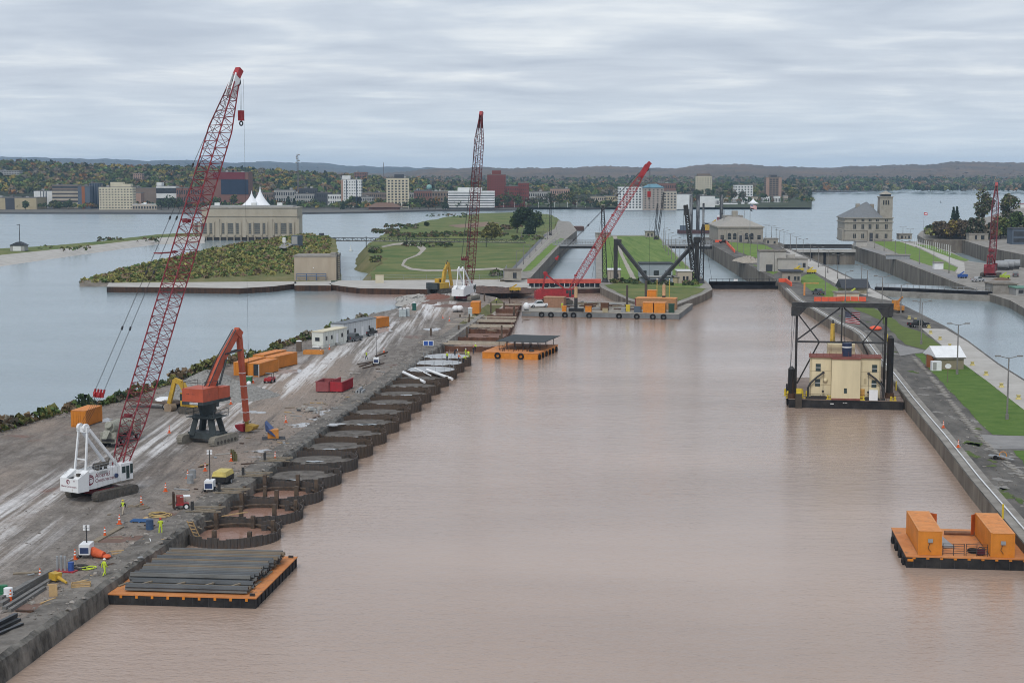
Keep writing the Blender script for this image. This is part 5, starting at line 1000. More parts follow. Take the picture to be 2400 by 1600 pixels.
def crawler_crane(label, loc, rz, r, ztip, W, body, tmat, trackm, gz, bail, scale=1.0, lettering=False, hook=None, nsec=7, bays=7, rc=.11, rl=.055, cabw=True, gantrym=None):
    """local +y is the heading, origin on the ground under the slewing ring"""
    t = thing('crawler_crane',label,'crane',loc,rz); bz = 1.75
    tracks(t, 8.6, 1.25, 1.35, 5.6, trackm); MB().bx(-2.3,2.3,-2.2,2.2,.55,1.35).build('car_body', CRED, t); MB().cyl((0,0,1.3),(0,0,1.8),1.6,n=16).build('slewing_ring', STEELD, t, 40)
    hw = 1.75
    MB().yz([(-6.4,bz+.1),(-3.2,bz+.0),(2.6,bz+.35),(4.4,bz+.4),(4.4,bz+2.75),(-6.0,bz+2.6)],hw-.06,hw).build('side_panel', body, t); MB().yz([(-6.4,bz+.1),(-3.2,bz+.0),(2.6,bz+.35),(4.4,bz+.4),(4.4,bz+2.75),(-6.0,bz+2.6)],-hw,-hw+.06).build('side_panel', body, t)
    MB().bx(-hw+.07,hw-.07,-5,4.2,bz+.4,bz+2.3).build('machinery_house', body, t)
    MB().add([(-1.9,-6.7,bz-.1),(1.9,-6.7,bz-.1),(2.0,-4.6,bz-.1),(-2.0,-4.6,bz-.1),(-1.9,-6.7,bz+2.0),(1.9,-6.7,bz+2.0),(2.0,-4.6,bz+3.0),(-2.0,-4.6,bz+3.0),(-.7,-6.7,bz+2.0),(.7,-6.7,bz+2.0)],[(0,3,2,1),(0,1,5,9,8,4),(1,2,6,5),(3,0,4,7),(2,3,7,6)]).build('counterweight', body, t)
    for s in (-1,1): MB().add([(s*.75,-6.72,bz+1.9),(s*1.92,-6.72,bz+1.9),(s*1.92,-4.5,bz+3.0),(s*.75,-4.5,bz+3.0),(s*.75,-4.4,bz+1.9),(s*1.92,-4.4,bz+1.9)],[(0,1,2,3),(0,3,4),(1,5,2),(3,2,5,4)]).build('counterweight_wing', body, t)
    cb = MB().bx(hw-1.3,hw+.12,2.2,4.75,bz+.3,bz+2.95).build('cab', body, t)
    MB().bx(hw+.08,hw+.16,2.4,3.15,bz+1.5,bz+2.5).build('cab_window', CGLASS, cb); MB().bx(hw+.08,hw+.16,3.3,3.95,bz+.5,bz+2.5).build('cab_door', CGLASS, cb); MB().bx(hw+.08,hw+.16,4.15,4.7,bz+1.2,bz+2.7).build('cab_window', CGLASS, cb); MB().bx(hw-1.15,hw-.05,4.72,4.8,bz+1.2,bz+2.7).build('windscreen', CGLASS, cb)
    gm = gantrym or body; gt = Vector((0,-3.6,gz)); mb = MB()
    for s in (-1,1): mb.beam((s*1.2,-4.6,bz+1.2),gt+Vector((s*.9,0,0)),.26); mb.beam((s*1.3,2.2,bz+2.6),gt+Vector((s*.95,.3,0)),.34,.4)
    mb.beam(gt+Vector((-1.1,0,0)),gt+Vector((1.1,0,0)),.5,.8); mb.beam((-.9,-4.1,(gz+bz)/2),(.9,-4.1,(gz+bz)/2),.16); mb.build('gantry', gm, t)
    for s in (-.6,.6): MB().cyl(gt+Vector((s-.22,0,.3)),gt+Vector((s+.22,0,.3)),.6,n=10).build('gantry_sheave', gm, t)
    foot = Vector((0,3.4,bz+1.4)); tip = Vector((0,3.4+r,ztip))
    boom_sections(t,foot,tip,W,nsec,bays,tmat,rc,rl)
    d = (tip-foot).normalized(); up = Vector((0,-d.z,d.y)); hd = MB(); 
    for s in (-.45,.45): hd.beam(tip+Vector((s,0,0))-d*2.6,tip+Vector((s*.7,0,0))+d*1.6,.22,1.5)
    hd.build('boom_head', CWHITE if lettering else tmat, t); (MB().ball((.75,tip.y+1.1+d.y,13.6),.42,10).build('headache_ball', WHITEP, t, 60) if lettering else None); MB().beam(tip+d*1.2,tip+d*2.6+Vector((0,.3,0)),1.0,1.1).build('tip_sheave_block', CREDB, t); MB().cyl(tip+Vector((-.4,.5,.2)),tip+Vector((.4,.5,.2)),.75,n=12).build('sheave', STEELD, t)
    bl_ = Vector((0,bail[0],bail[1])); mb = MB(); mb.beam(bl_+Vector((-1.0,0,0)),bl_+Vector((1.0,0,0)),.28,.8)
    for s in (-.95,-.3,.3,.95): mb.beam(bl_+Vector((s,0,0)),bl_+d*.9+Vector((s,0,0)),.18,.3)
    for s in (-.5,.5): mb.cyl(bl_+Vector((s-.14,-.1,.0)),bl_+Vector((s+.14,-.1,.0)),.42,n=10)
    mb.build('equaliser_bail', CREDB if lettering else tmat, t)
    top = tip-d*1.5+up*.9; segs = []; rr = .03 if lettering else .045
    for s in (-1.0,-.86,.86,1.0): segs.append((bl_+d*.9+Vector((s,0,0)),top+Vector((s*.6,0,0))))
    for s in (-.6,-.2,.2,.6): segs.append((bl_+Vector((s,0,-.2)),gt+Vector((s,0,.5))))
    cables(t,segs,rr)
    for f in (.19,.37,.55,.73): 
        for s in (-.93,.93): c_ = (bl_+d*.9).lerp(top,f)+Vector((s*(1-.4*f),0,0)); MB().beam(c_-d*.3,c_+d*.3,.22).build('pendant_link', CABLE, t)
    q_ = foot.lerp(tip,.54)+up*W*.5; b_ = bl_+d*.9; f_ = (q_.z-b_.z)/(top.z-b_.z); p_ = b_.lerp(top,f_)
    if lettering: MB().beam(q_,p_,.22).build('pendant_spreader', tmat, t); MB().beam(p_+Vector((-.9,0,0)),p_+Vector((.9,0,0)),.2).build('spreader_bar', tmat, t)
    for f in (.13,.62): q = foot.lerp(tip,f)+up*W*.5; MB().box(q,(1.2,.7,.5)).build('rope_guide', tmat, t)
    if hook:
        hb = tip+d*.8+Vector((.2,.9,-hook)); cables(t,[(tip+d*.8+Vector((.1,.9,0)),hb),(tip+d*.8+Vector((.4,.9,0)),hb+Vector((.2,0,0))),(tip+d*.8+Vector((.75,1.1,0)),Vector((.75,tip.y+1.1+d.y,(14.0 if lettering else hook))))],.022 if lettering else .03,'hoist_rope')
        MB().beam(hb+Vector((.1,0,0)),hb+Vector((.1,0,-1.7)),.6,.95).build('hook_block', CREDB, t); mb = MB(); mb.torus((hb.x+.1,hb.y,hb.z-2.15),.34,.12,'y',12,6); mb.build('hook', STEELD, t, 60)
    return t
h1 = R(-31.5); c1 = P(240,1160,2.0); S1 = .80
cr = crawler_crane('big white-bodied crawler crane with tall dark red lattice boom on the muddy pier',c1,h1,23.0/S1,51.3/S1,2.15/S1,CWHITE,CRED,TRACKD,8.6/S1,(-.2/S1,12.5/S1),lettering=True,hook=5.2,nsec=8,bays=6,rc=.095/S1,rl=.045/S1); cr.scale = (S1,)*3
# the round swirl emblem and firm name on side and tail
def swirl(parent, loc, rot, r):
    e = link('emblem', None, parent); 
    mb = MB()
    def cres(r0,c0,r1,c1_,a0,a1,n=18):
        for i in range(n):
            t0, t1 = a0+(a1-a0)*i/n, a0+(a1-a0)*(i+1)/n
            p = [(c0[0]+r0*math.cos(t0),c0[1]+r0*math.sin(t0)),(c0[0]+r0*math.cos(t1),c0[1]+r0*math.sin(t1)),(c1_[0]+r1*math.cos(t1),c1_[1]+r1*math.sin(t1)),(c1_[0]+r1*math.cos(t0),c1_[1]+r1*math.sin(t0))]
            mb.add([(x,y,0) for x,y in p],[(0,3,2,1)])
    cres(r,(0,0),r*.84,(r*.05,-r*.06),R(-60),R(190)); cres(r*.78,(r*.04,-.04*r),r*.6,(r*.12,-.12*r),R(-20),R(215)); cres(r*.98,(0,0),r*.5,(r*.2,-r*.16),R(190),R(320)); cres(r*.42,(.1*r,-.12*r),r*.30,(.14*r,-.14*r),R(30),R(260))
    o = mb.build('emblem', LOGO, parent); bpy.data.objects.remove(e); o.location = loc; o.rotation_euler = rot; return o
bz = 1.75; sr = (R(90),0,R(90))
swirl(cr,(1.765,-4.15,bz+1.45),sr,.82); text('lettering','Alberici',.98,LOGO,cr,(1.765,-3.1,bz+1.62),sr); text('lettering','Constructors',.78,LOGO,cr,(1.765,-3.1,bz+.92),sr)
for k in range(6): MB().bx(1.755,1.79,-2.2,-.6,bz+2.05+k*.08,bz+2.08+k*.08).build('vent_louvre', GREY, cr)
MB().cyl((1.77,1.2,bz+1.35),(2.0,1.2,bz+1.35),.34,n=10).build('rope_drum', M('navy_paint',(.03,.05,.12),.5), cr)
rr_ = (R(90),0,0); swirl(cr,(-.2,-6.72,bz+1.45),rr_,.36); text('lettering','Alberici Constructors',.40,LOGO,cr,(-1.72,-6.72,bz+.62),rr_,sx=.92); text('lettering','641',.28,LOGO,cr,(.9,-6.72,bz+1.55),rr_)
for sx_ in (-1.65,1.65):
    rl_ = MB()
    for k in range(6): rl_.cyl((sx_,-4.2+k*1.1,bz+2.6),(sx_,-4.2+k*1.1,bz+3.5),.03,n=4)
    for z_ in (3.05,3.5): rl_.cyl((sx_,-4.2,bz+z_),(sx_,1.3,bz+z_),.03,n=4)
    stuff(rl_.build('handrail', GSTEEL, cr))
for k in range(5): MB().bx(1.755,1.775,-2.6+k*1.05,-2.57+k*1.05,bz+.3,bz+2.6).build('panel_seam', GREY, cr)
MB().bx(1.75,2.35,.2,4.4,bz+.12,bz+.2).build('catwalk', TRACKD, cr); MB().box((1.2,-5.9,bz+2.5),(.5,.5,.4)).build('beacon_box', TRACKD, cr)
dr = MB(); dr.cyl((-.9,-.6,bz+2.75),(.3,-.6,bz+2.75),.5,n=12); dr.build('hoist_drum', CABLE, cr, 40)
mf = MB(); mf.cyl((.4,-1.6,bz+3.2),(.4,.9,bz+3.2),.33,n=10); mf.cyl((.4,.9,bz+3.2),(.4,1.3,bz+3.9),.12,n=6); mf.bx(.1,.7,-1.2,-1.0,bz+2.3,bz+3); mf.bx(.1,.7,.3,.5,bz+2.3,bz+3); mf.build('exhaust_silencer', TRACKD, cr, 40)
MB().bx(-1.2,1.2,4.5,7.2,.9,1.5).build('blocking', STEELD, cr) if False else None
c2 = P(1090,703,2.0)
crawler_crane('white crawler crane at the pier end with a tall thin red boom',c2,R(-18),11.5,55.0,2.3,CWHITE,M('weathered_boom',(.10,.022,.027),.6,c2=(.16,.035,.04)),TRACK,9.5,(-.5,12.5),nsec=8,bays=6,rc=.10,rl=.05)
h3 = R(-84); c3 = P(1306,713,1.9); c3.z = 2.0
cr3 = crawler_crane('all red crawler crane on the grey barge, boom leaning right',c3,h3,22.6,39.6,2.0,CREDB,CREDB,TRACKD,8.8,(-.2,13.5),nsec=7,bays=6,rc=.09,rl=.045,gantrym=CREDB,hook=7)
c4 = P(2322,648,2.4)
crawler_crane('red crawler crane far right with an upright boom beside the stone hut',c4,R(-22),7.0,31.8,2.3,CRED,CRED,TRACKD,7.5,(-.5,9.5),nsec=5,bays=6,rc=.11,rl=.06,gantrym=CRED)

# ---------------- tall orange material handler ----------------
HOR = M('handler_orange',(.43,.085,.04),.55,var=.18,scale=.6,wear=((.12,.07,.05),.6,1.4)); HGREY = M('handler_grey',(.055,.065,.068),.6,var=.3,scale=.5)
c = P(487,1036,2.0); t = thing('material_handler','tall orange-red material handler on a grey pedestal with tracks','material handler',c,R(-24))
tracks(t,6.2,1.0,1.25,5.6,TRACK)
MB().bx(-2.6,2.6,-1.3,1.3,.7,1.6).build('car_body', HGREY, t)
for sx in (-1,1):
    for sy in (-1,1): MB().beam((sx*1.9,sy*1.3,1.2),(sx*1.15,sy*.9,4.2),.75,.75).build('pedestal_leg', HGREY, t)
MB().bx(-1.7,1.7,-1.4,1.4,3.6,4.1).build('platform', HGREY, t)
mb = MB()
for sx in (-2.4,2.4):
    for y in (-1.9,0,1.9): mb.cyl((sx,y,3.9),(sx,y,5.0),.045,n=4)
    for z in (4.45,5.0): mb.cyl((sx,-1.9,z),(sx,1.9,z),.045,n=4)
mb.bx(-2.4,2.4,-1.9,1.9,3.85,3.93); mb.build('catwalk', HGREY, t)
MB().cyl((0,0,4.1),(0,0,6.1),1.05,1.5,n=12).build('turntable_neck', HGREY, t, 40); MB().bx(-1.85,1.85,-3.6,3.4,6.0,6.45).build('deck_frame', HGREY, t)
MB().bx(-1.8,1.8,-3.6,.4,6.45,8.35).build('engine_house', HOR, t); MB().bx(.3,1.8,.5,3.3,6.45,8.1).build('side_house', HOR, t)
for k in range(2):
    for q in range(2): MB().bx(-1.0+k*.9+q*.3,-.85+k*.9+q*.3,-3.63,-3.58,7.5,7.6).build('lifting_eye', STEELD, t)
mb = MB()
for x,y in ((-1.7,-3.4),(1.7,-3.4),(-1.7,.2),(1.7,.2)): mb.cyl((x,y,8.35),(x,y,9.2),.04,n=4)
for a,b in (((-1.7,-3.4),(1.7,-3.4)),((1.7,-3.4),(1.7,.2)),((-1.7,-3.4),(-1.7,.2))): mb.cyl((*a,9.2),(*b,9.2),.04,n=4)
mb.build('roof_rail', STEELD, t)
cb = MB().bx(-1.9,-.6,2.2,3.9,6.4,8.6).build('cab', HGREY, t); MB().bx(-1.8,-.7,3.88,3.95,6.8,8.4).build('windscreen', CGLASS, cb)
MB().bx(-.5,.9,-3.63,-3.55,6.08,6.38).build('name_plate', WHITEP, t); text('lettering','SENNEBOGEN',.24,STEELD,t,(-.46,-3.64,6.15),(R(90),0,0),sx=.85)
# boom, stick, clamshell
bf, el, se = Vector((.1,.6,8.0)), Vector((.1,8.0,15.6)), Vector((.1,10.2,1.75))
MB().beam(bf,bf.lerp(el,.45)+Vector((0,-.3,.35)),.75,1.25).build('boom', HOR, t); MB().beam(bf.lerp(el,.42)+Vector((0,-.3,.35)),el,.65,1.05).build('boom', HOR, t); MB().beam(el+Vector((0,-.3,.2)),el+Vector((0,.8,-.6)),.8,1.1).build('boom_knuckle', HOR, t)
st = MB().beam(el+Vector((0,.5,-.3)),se,.6,.85).build('stick', HOR, t)
for f in (.45,.6,.75,.9): q=(el+Vector((0,.5,-.3))).lerp(se,f); MB().box(q,(.68,.95,.08)).build('stripe_band', WHITEP, st)
for s in (-.5,.5): MB().cyl(Vector((s+.1,2.4,8.3)),bf.lerp(el,.5)+Vector((s,0,0)),.16,n=8).build('hydraulic_ram', HGREY, t); MB().cyl(Vector((s*.6+.1,4.3,12.6)),el+Vector((s*.6,.6,-2.8)),.14,n=8).build('hydraulic_ram', STEELD, t)
mb = MB(); mb.path([bf+Vector((.45,-.9,.3)),bf.lerp(el,.45)+Vector((.45,-1.1,.6)),el+Vector((.3,-.7,.4))],.09); mb.path([bf+Vector((-.3,-.9,.3)),bf.lerp(el,.45)+Vector((-.3,-1.1,.6)),el+Vector((-.3,-.7,.4))],.09); mb.build('hydraulic_hose', STEELD, t)
MB().cyl(se+Vector((0,0,.2)),se+Vector((0,0,-1.2)),.35,.25,n=8).build('rotator', M('worn_yellow',(.35,.24,.05),.6), t); mb = MB(); mb.torus((se.x,se.y,se.z-.2),.62,.05,'z',12,4); mb.build('hose_ring', STEELD, t)
for s,m in ((-1,M('clam_red',(.40,.03,.04),.5)),(1,M('clam_yellow',(.42,.27,.06),.6))):
    n = 9; pr = [(s*(.15+1.55*math.sin(q*math.pi/2/n)),-1.2-.95*math.cos(q*math.pi/2/n)) for q in range(n+1)]+[(s*.3,-1.0)]
    o = MB().xz(pr,-.75,.75).build('clamshell', m, t); o.location = se+Vector((0,0,.55))

# ---------------- excavators ----------------
CATY = M('excavator_yellow',(.48,.30,.035),.55,var=.2,wear=((.13,.10,.06),.6,1.6)); 
def excavator(label, loc, rz, s, boom, body, flip=1):
    t = thing('excavator',label,'excavator',loc,rz); t.scale=(s,)*3; tracks(t,4.4,.65,.95,2.5,TRACKD)
    MB().bx(-.9,.9,-.8,.8,.4,1.0).build('car_body', TRACKD, t); MB().bx(-1.35,1.35,-2.5,1.6,1.05,2.2).build('house', body, t); MB().bx(-1.35,1.35,-2.9,-1.9,1.0,2.3).build('counterweight', HGREY, t)
    cb = MB().bx(-1.35,-.35,.2,1.9,1.1,3.0).build('cab', body, t); MB().bx(-1.38,-.32,.5,1.94,1.9,2.85).build('cab_glass', CGLASS, cb)
    pts_ = [Vector(p) for p in boom]
    for a,b,w,h,nm in ((pts_[0],pts_[1],.5,.85,'boom'),(pts_[1],pts_[2],.45,.7,'boom'),(pts_[2],pts_[3],.38,.6,'stick')): MB().beam(a,b,w,h).build(nm, body if nm=='boom' else boom_m, t)
    MB().cyl(pts_[0].lerp(pts_[1],.3)+Vector((.0,.5,-.2)),pts_[1]+Vector((0,0,-.3)),.1,n=6).build('hydraulic_ram', STEELD, t); MB().cyl(pts_[1].lerp(pts_[2],.4)+Vector((0,0,.6)),pts_[2]+Vector((0,-.2,.5)),.1,n=6).build('hydraulic_ram', STEELD, t)
    e = pts_[3]; n=8; pr=[(e.y-.1+.75*math.cos(q*math.pi/n+math.pi*.75),e.z-.55+.75*math.sin(q*math.pi/n+math.pi*.75)) for q in range(n+1)]+[(e.y+.55,e.z-.1)]
    MB().yz(pr,-.6,.6).build('bucket', M('bucket_steel',(.25,.18,.12),.8,c2=(.34,.27,.20)), t); return t
boom_m = CATY
c = P(462,968,2.0); excavator('yellow excavator half hidden behind the orange handler, bucket on the ground',c,R(64),1.15,[(0,1.2,1.8),(0,2.6,4.2),(0,3.8,4.6),(0,4.9,1.1)],CATY)
c = P(1030,687,2.0); excavator('big yellow excavator at the far tip of the pier above red soil',c,R(-32),1.55,[(0,1.2,1.7),(0,2.0,4.6),(0,3.2,6.2),(0,4.6,1.3)],CATY)
def mound(name,label,cx,cy,r,h,z,m,n=14,k=26,noise=.12,kind='stuff',ry=None):
    p=P(cx,cy,z); mb=MB(); ry=ry or r
    for j in range(n+1):
        t_=j/n; rad=(1-t_)
        for i in range(k):
            a=2*math.pi*i/k; w=1+.12*math.sin(3*a+1)+.08*math.sin(5*a); jit=0 if j==0 else random.uniform(-noise,noise)
            mb.v.append((p.x+r*rad*w*math.cos(a)+jit,p.y+ry*rad*w*math.sin(a)+jit,z-.05+h*(1-rad**1.25)*(1+.05*math.sin(7*a))+jit*.6))
    for j in range(n):
        for i in range(k): mb.f.append((j*k+i,j*k+(i+1)%k,(j+1)*k+(i+1)%k,(j+1)*k+i)); mb.m.append(0)
    o=mb.build(name,m,smooth=50); stuff(o,label); return o
GRV=M('gravel_heap',(.15,.145,.135),.95,scale=2.2,c2=(.34,.33,.31),detail=10,bump=.15,bscale=2.5)
mound('gravel_heap','large grey gravel heap behind the orange handler',488,928,8.5,4.6,2.0,GRV,ry=9); mound('gravel_heap','lower shoulder of the grey gravel heap',540,930,7.5,3.0,2.0,GRV,ry=8); mound('gravel_heap','small grey gravel heap at the bank',415,940,5.5,1.9,2.0,GRV)
mound('soil_heap','red clay heap beneath the far yellow excavator',1022,697,4.5,1.3,2.0,M('red_clay',(.16,.07,.05),.95,scale=1.5,c2=(.24,.12,.09)),ry=9); mound('rubble_heap','rubble heap on the lawn beside the middle lock',1752,612,6,2.2,2.3,M('rubble',(.28,.24,.19),.95,scale=1.2,c2=(.46,.42,.36),bump=.3),ry=14,noise=.6); mound('rubble_heap','dark spoil heap by the lock caisson',1130,682,16,1.6,1.9,M('dark_spoil',(.06,.045,.04),.95,scale=.8,c2=(.16,.10,.08)),ry=8,noise=.4); mound('soil_heap','brown soil heap in front of the right red crane',2347,656,3.4,1.0,2.4,M('brown_soil',(.15,.10,.07),.95)); mound('rubble_heap','dark spoil along the lock wall right of the far white crane',1200,684,14,1.5,1.9,M('dark_spoil',(.06,.045,.04)),ry=6,noise=.4)
mound('rubble_heap','pale rock armour at the bank near the pier tip',975,703,7,1.0,1.6,M('rock_armour',(.33,.31,.28),.95,scale=1.5,c2=(.5,.48,.45),bump=.3),ry=22,noise=.6)

# ---------------- vehicles ----------------
def wheel(t,x,y,r,w,nm='wheel'):
    o=MB().cyl((x-w/2,y,r),(x+w/2,y,r),r,n=14).build(nm,RUBBER,t,40); s=1 if x>0 else -1; MB().cyl((x+s*w/2,y,r),(x+s*(w/2+.03),y,r),r*.55,n=10).build('rim',GSTEEL,o)
def pickup(label,loc,rz,paint,name='pickup_truck'):
    t=thing(name,label,'truck',loc,rz,'pickup trucks'); MB().yz([(-2.7,.45),(2.6,.45),(2.75,.8),(2.6,1.05),(1.2,1.15),(.55,1.85),(-.75,1.88),(-1.0,1.2),(-2.7,1.2)],-.95,.95).build('body',paint,t,30)
    MB().yz([(1.1,1.17),(.52,1.78),(-.72,1.8),(-.9,1.22)],-.97,.97).build('window',CGLASS,t); MB().add([(-.8,1.22,1.14),(.8,1.22,1.14),(.75,.6,1.82),(-.75,.6,1.82)],[(0,1,2,3)]).build('windscreen',CGLASS,t); MB().bx(-.8,.8,-2.6,-1.1,1.15,1.22).build('bed',STEELD,t)
    MB().bx(-.75,.75,-.80,-.76,1.3,1.75).build('rear_window',CGLASS,t) if False else None
    for x in (-.75,.75): MB().bx(x-.16,x+.16,2.66,2.76,.75,.95).build('headlight',WHITEP,t); MB().bx(x-.14,x+.14,-2.74,-2.68,.8,1.1).build('tail_light',CREDB,t)
    for x in (-.85,.85):
        for y in (-1.7,1.75): wheel(t,x,y,.4,.25)
    return t
GRYP=M('dark_grey_paint',(.09,.10,.11),.35); SILV=M('silver_paint',(.36,.37,.38),.35); BLKP=M('black_paint',(.02,.021,.023),.35)
pickup('dark grey pickup parked beside the nearer white office trailer',P(829,799,2.0),R(-25),GRYP); pickup('black pickup parked by the grey-roofed trailer door',P(865,786,2.0),R(-22),BLKP); pickup('silver pickup parked by the red crane on the admin pier',P(2292,660,2.4),R(-60),SILV); pickup('dark pickup parked right of the red crane on the admin pier',P(2380,648,2.4),R(-15),GRYP); pickup('dark pickup on the pier asphalt behind the lamp post',P(2152,766,2.3),R(-70),BLKP); pickup('dark truck parked by the lawn near the control house',P(1918,690,2.3),R(20),GRYP); pickup('black car parked below the far shore trees',P(1697,570,2.3),R(-60),BLKP)
c=P(632,896,2.0); t=thing('utility_buggy','small red utility buggy with a black roof cage on the haul road','buggy',c,R(170)); MB().yz([(-1.4,.4),(1.3,.4),(1.4,.85),(.6,1.0),(-.2,.7),(-1.4,.95)],-.7,.7).build('body',CREDB,t); MB().bx(-.72,.72,-.5,.75,1.75,1.83).build('roof',BLKP,t)
for x in (-.66,.66):
    for y in (-.45,.7): MB().cyl((x,y,.7),(x,y,1.78),.05,n=4).build('roll_bar',BLKP,t)
    for y in (-.95,.95): wheel(t,x,y,.33,.25)
c=P(262,1046,2.0); t=thing('mixer_truck','camouflage-grey concrete mixer truck parked behind the crane boom','mixer truck',c,R(-12)); MXP=M('mixer_paint',(.20,.205,.17),.7,c2=(.36,.35,.30),scale=2.5); MB().bx(-1.0,1.0,-1.2,7.0,.9,1.3).build('chassis',STEELD,t)
MB().cyl((0,-.6,2.9),(0,2.2,2.5),.75,1.25,n=14).build('drum',MXP,t,40); MB().cyl((0,2.2,2.5),(0,4.8,2.1),1.25,.8,n=14).build('drum',MXP,t,40); MB().cyl((0,-1.0,3.35),(0,-.3,2.9),.55,.45,n=10).build('hopper',MXP,t); MB().add([(-.5,-1.4,2.6),(.5,-1.4,2.6),(.35,-2.4,1.5),(-.35,-2.4,1.5),(-.5,-1.3,2.4),(.5,-1.3,2.4)],[(0,1,2,3),(0,4,5,1)]).build('chute',MXP,t); MB().bx(-1.2,1.2,-1.1,-.4,.7,2.2).build('rear_frame',MXP,t); cb=MB().bx(-1.2,1.2,5.4,7.4,1.0,3.0).build('cab',MXP,t); MB().bx(-1.1,1.1,7.38,7.44,2.0,2.8).build('windscreen',CGLASS,cb)
for x in (-1.0,1.0):
    for y in (-.2,1.1,6.4): wheel(t,x,y,.55,.35)
c=P(398,958,2.0); t=thing('flatbed_trailer','rusty flatbed trailer loaded with steel strips beside the gravel heap','trailer',c,R(68)); MB().bx(-1.25,1.25,-2,8,1.0,1.25).build('bed',M('trailer_rust',(.12,.085,.07),.85,c2=(.2,.15,.12)),t)
for k in range(10): MB().beam((-1.1+k*.24,random.uniform(-2,-1),1.32+.1*(k%3)),(-1.1+k*.24,random.uniform(6,8),1.32+.1*(k%3)),.12,.08).build('steel_strip',M('strip_steel',(.17,.14,.12),.7),t)
for x in (-1.05,1.05):
    for y in (-1,.2): wheel(t,x,y,.5,.3)
t=thing('covered_load','white tarpaulin covered load on the trailer','load',P(384,938,3.3),R(60)); MB().ball((0,0,0),1.6,12,sz=.4).build('tarpaulin',WHITEP,t,60); 
# orange road machine and yellow carts on the pier
c=P(2100,732,2.3); t=thing('orange_machine','orange tracked lifting machine on the dark pier asphalt','machine',c,R(30)); OR_=M('machine_orange',(.55,.22,.04),.5); MB().bx(-1.2,1.2,-2,2,.7,1.9).build('body',OR_,t); MB().bx(-.9,.3,-1,.8,1.9,3.4).build('cab',OR_,t); MB().beam((.5,1,1.8),(.5,-1.8,4.4),.4,.5).build('arm',OR_,t); tracks(t,3.8,.5,.8,2.0,TRACKD)
for x,y,l,m in ((2000,694,'fluorescent yellow cart beside the dark gable shed',M('fluo_yellow',(.5,.55,.06),.5)),(1872,637,'yellow equipment frame beside the control house',M('sign_yellow',(.6,.45,.04),.5)),(1902,641,'small yellow trailer by the lock edge',MT.get('sign_yellow') or CATY),(2355,654,'lime green lift beside the right red crane',M('lime_green',(.35,.45,.05),.5)),(2256,652,'blue generator on the admin pier',M('gen_blue',(.03,.09,.3),.5)),(1207,684,'yellow steel frames by the lock gatehouse',CATY)):
    t=thing('yard_machine',l,'machine',P(x,y,2.35),R(20)); MB().bx(-1.6,1.6,-.9,.9,.5,1.5).build('body',m,t); MB().beam((-1.2,0,1.4),(.6,0,2.4),.35).build('arm',m,t)
    for a in (-1,1):
        for b in (-.8,.8): wheel(t,b,a,.35,.2) if False else MB().cyl((a-.15,b-.1,.35),(a-.15,b+.1,.35),.35,n=10).build('wheel',RUBBER,t)
for k,(x,y) in enumerate(((2345,625),(2358,624),(2372,622))):
    t=thing('silver_tank','rounded silver tank, %s of three beside the right red crane'%('left','middle','right')[k],'tank',P(x,y+8,2.4),R(70)); MB().cyl((0,-3,2.2),(0,3,2.2),1.5,n=14).build('shell',GSTEEL,t,40); MB().bx(-1.3,1.3,-2.6,2.6,0,.9).build('cradle',STEELD,t)
# ================= containers, trailers, site clutter =================
CORG = M('container_orange',(.58,.205,.022),.5,var=.14,scale=.5,wear=((.22,.10,.05),.62,1.1,(1,1,.4))); CORT = M('container_roof',(.62,.27,.10),.6,var=.12,wear=((.34,.19,.11),.57,.9))
def container(label, loc, rz, L=6.06, W=2.44, H=2.59, m=CORG, roof=CORT, doors='front', open_door=None, name='shipping_container', group='orange shipping containers'):
    t = thing(name,label,'container',loc,rz,group)
    def corr(nx, a, b, vert):            # corrugated sheet between a and b along one side
        pass
    MB().bx(.04,W-.04,.04,L-.04,.12,H-.06).build('body', m, t)
    for sx in (0,W):
        mb = MB(); k = int(L/.28)
        for i in range(k): y = .1+(L-.2)*(i+.5)/k; mb.bx(sx-.02 if sx==0 else sx-.045, sx+.045 if sx==0 else sx+.02, y-.08,y+.08,.16,H-.12)
        stuff(mb.build('side_corrugation', m, t))
    r = MB().bx(-.01,W+.01,-.01,L+.01,H-.06,H).build('roof', roof, t); mb = MB()
    for i in range(int(L/.45)): y = .2+(L-.4)*(i+.5)/int(L/.45); mb.bx(.15,W-.15,y-.09,y+.09,H-.01,H+.025)
    stuff(mb.build('roof_rib', roof, r))
    for x in (.06,W-.06):
        for y in (.06,L-.06): MB().bx(x-.08,x+.08,y-.08,y+.08,0,H+.01).build('corner_post', m, t)
    for y in (0,L): MB().bx(0,W,y-.03,y+.03,.0,.16).build('sill_beam', m, t)
    if doors:
        y = 0 if doors == 'front' else L; s = -1 if doors == 'front' else 1
        for k in range(2):
            if open_door == k: continue
            d = MB().bx(.1+k*(W/2-.05),W/2-.02+k*(W/2-.08),y+s*.05-.03,y+s*.05+.03,.18,H-.14).build('door', m, t)
            for q in (.3,.75): MB().cyl((.1+k*(W/2-.05)+q*W*.45,y+s*.11,.2),(.1+k*(W/2-.05)+q*W*.45,y+s*.11,H-.15),.03,n=5).build('locking_bar', m, d)
            for z in (.7,1.3,1.9): MB().bx(.14+k*(W/2-.05),W/2-.06+k*(W/2-.08),y+s*.085-.012,y+s*.085+.012,z-.05,z+.05).build('door_rib', m, d)
        if open_door is not None: MB().bx(W/2 if open_door else .1,W-.1 if open_door else W/2,y-.02,y+.02,.2,H-.15).build('dark_opening', DGLASS, t); MB().beam((W-.06,y,H/2),(W+.35,y+s*1.15,H/2),.05,H-.35).build('open_door', WHITEP, t)
    return t
container('orange container alone on the river bank left of the crane',P(167,1000,2.0),R(-10))
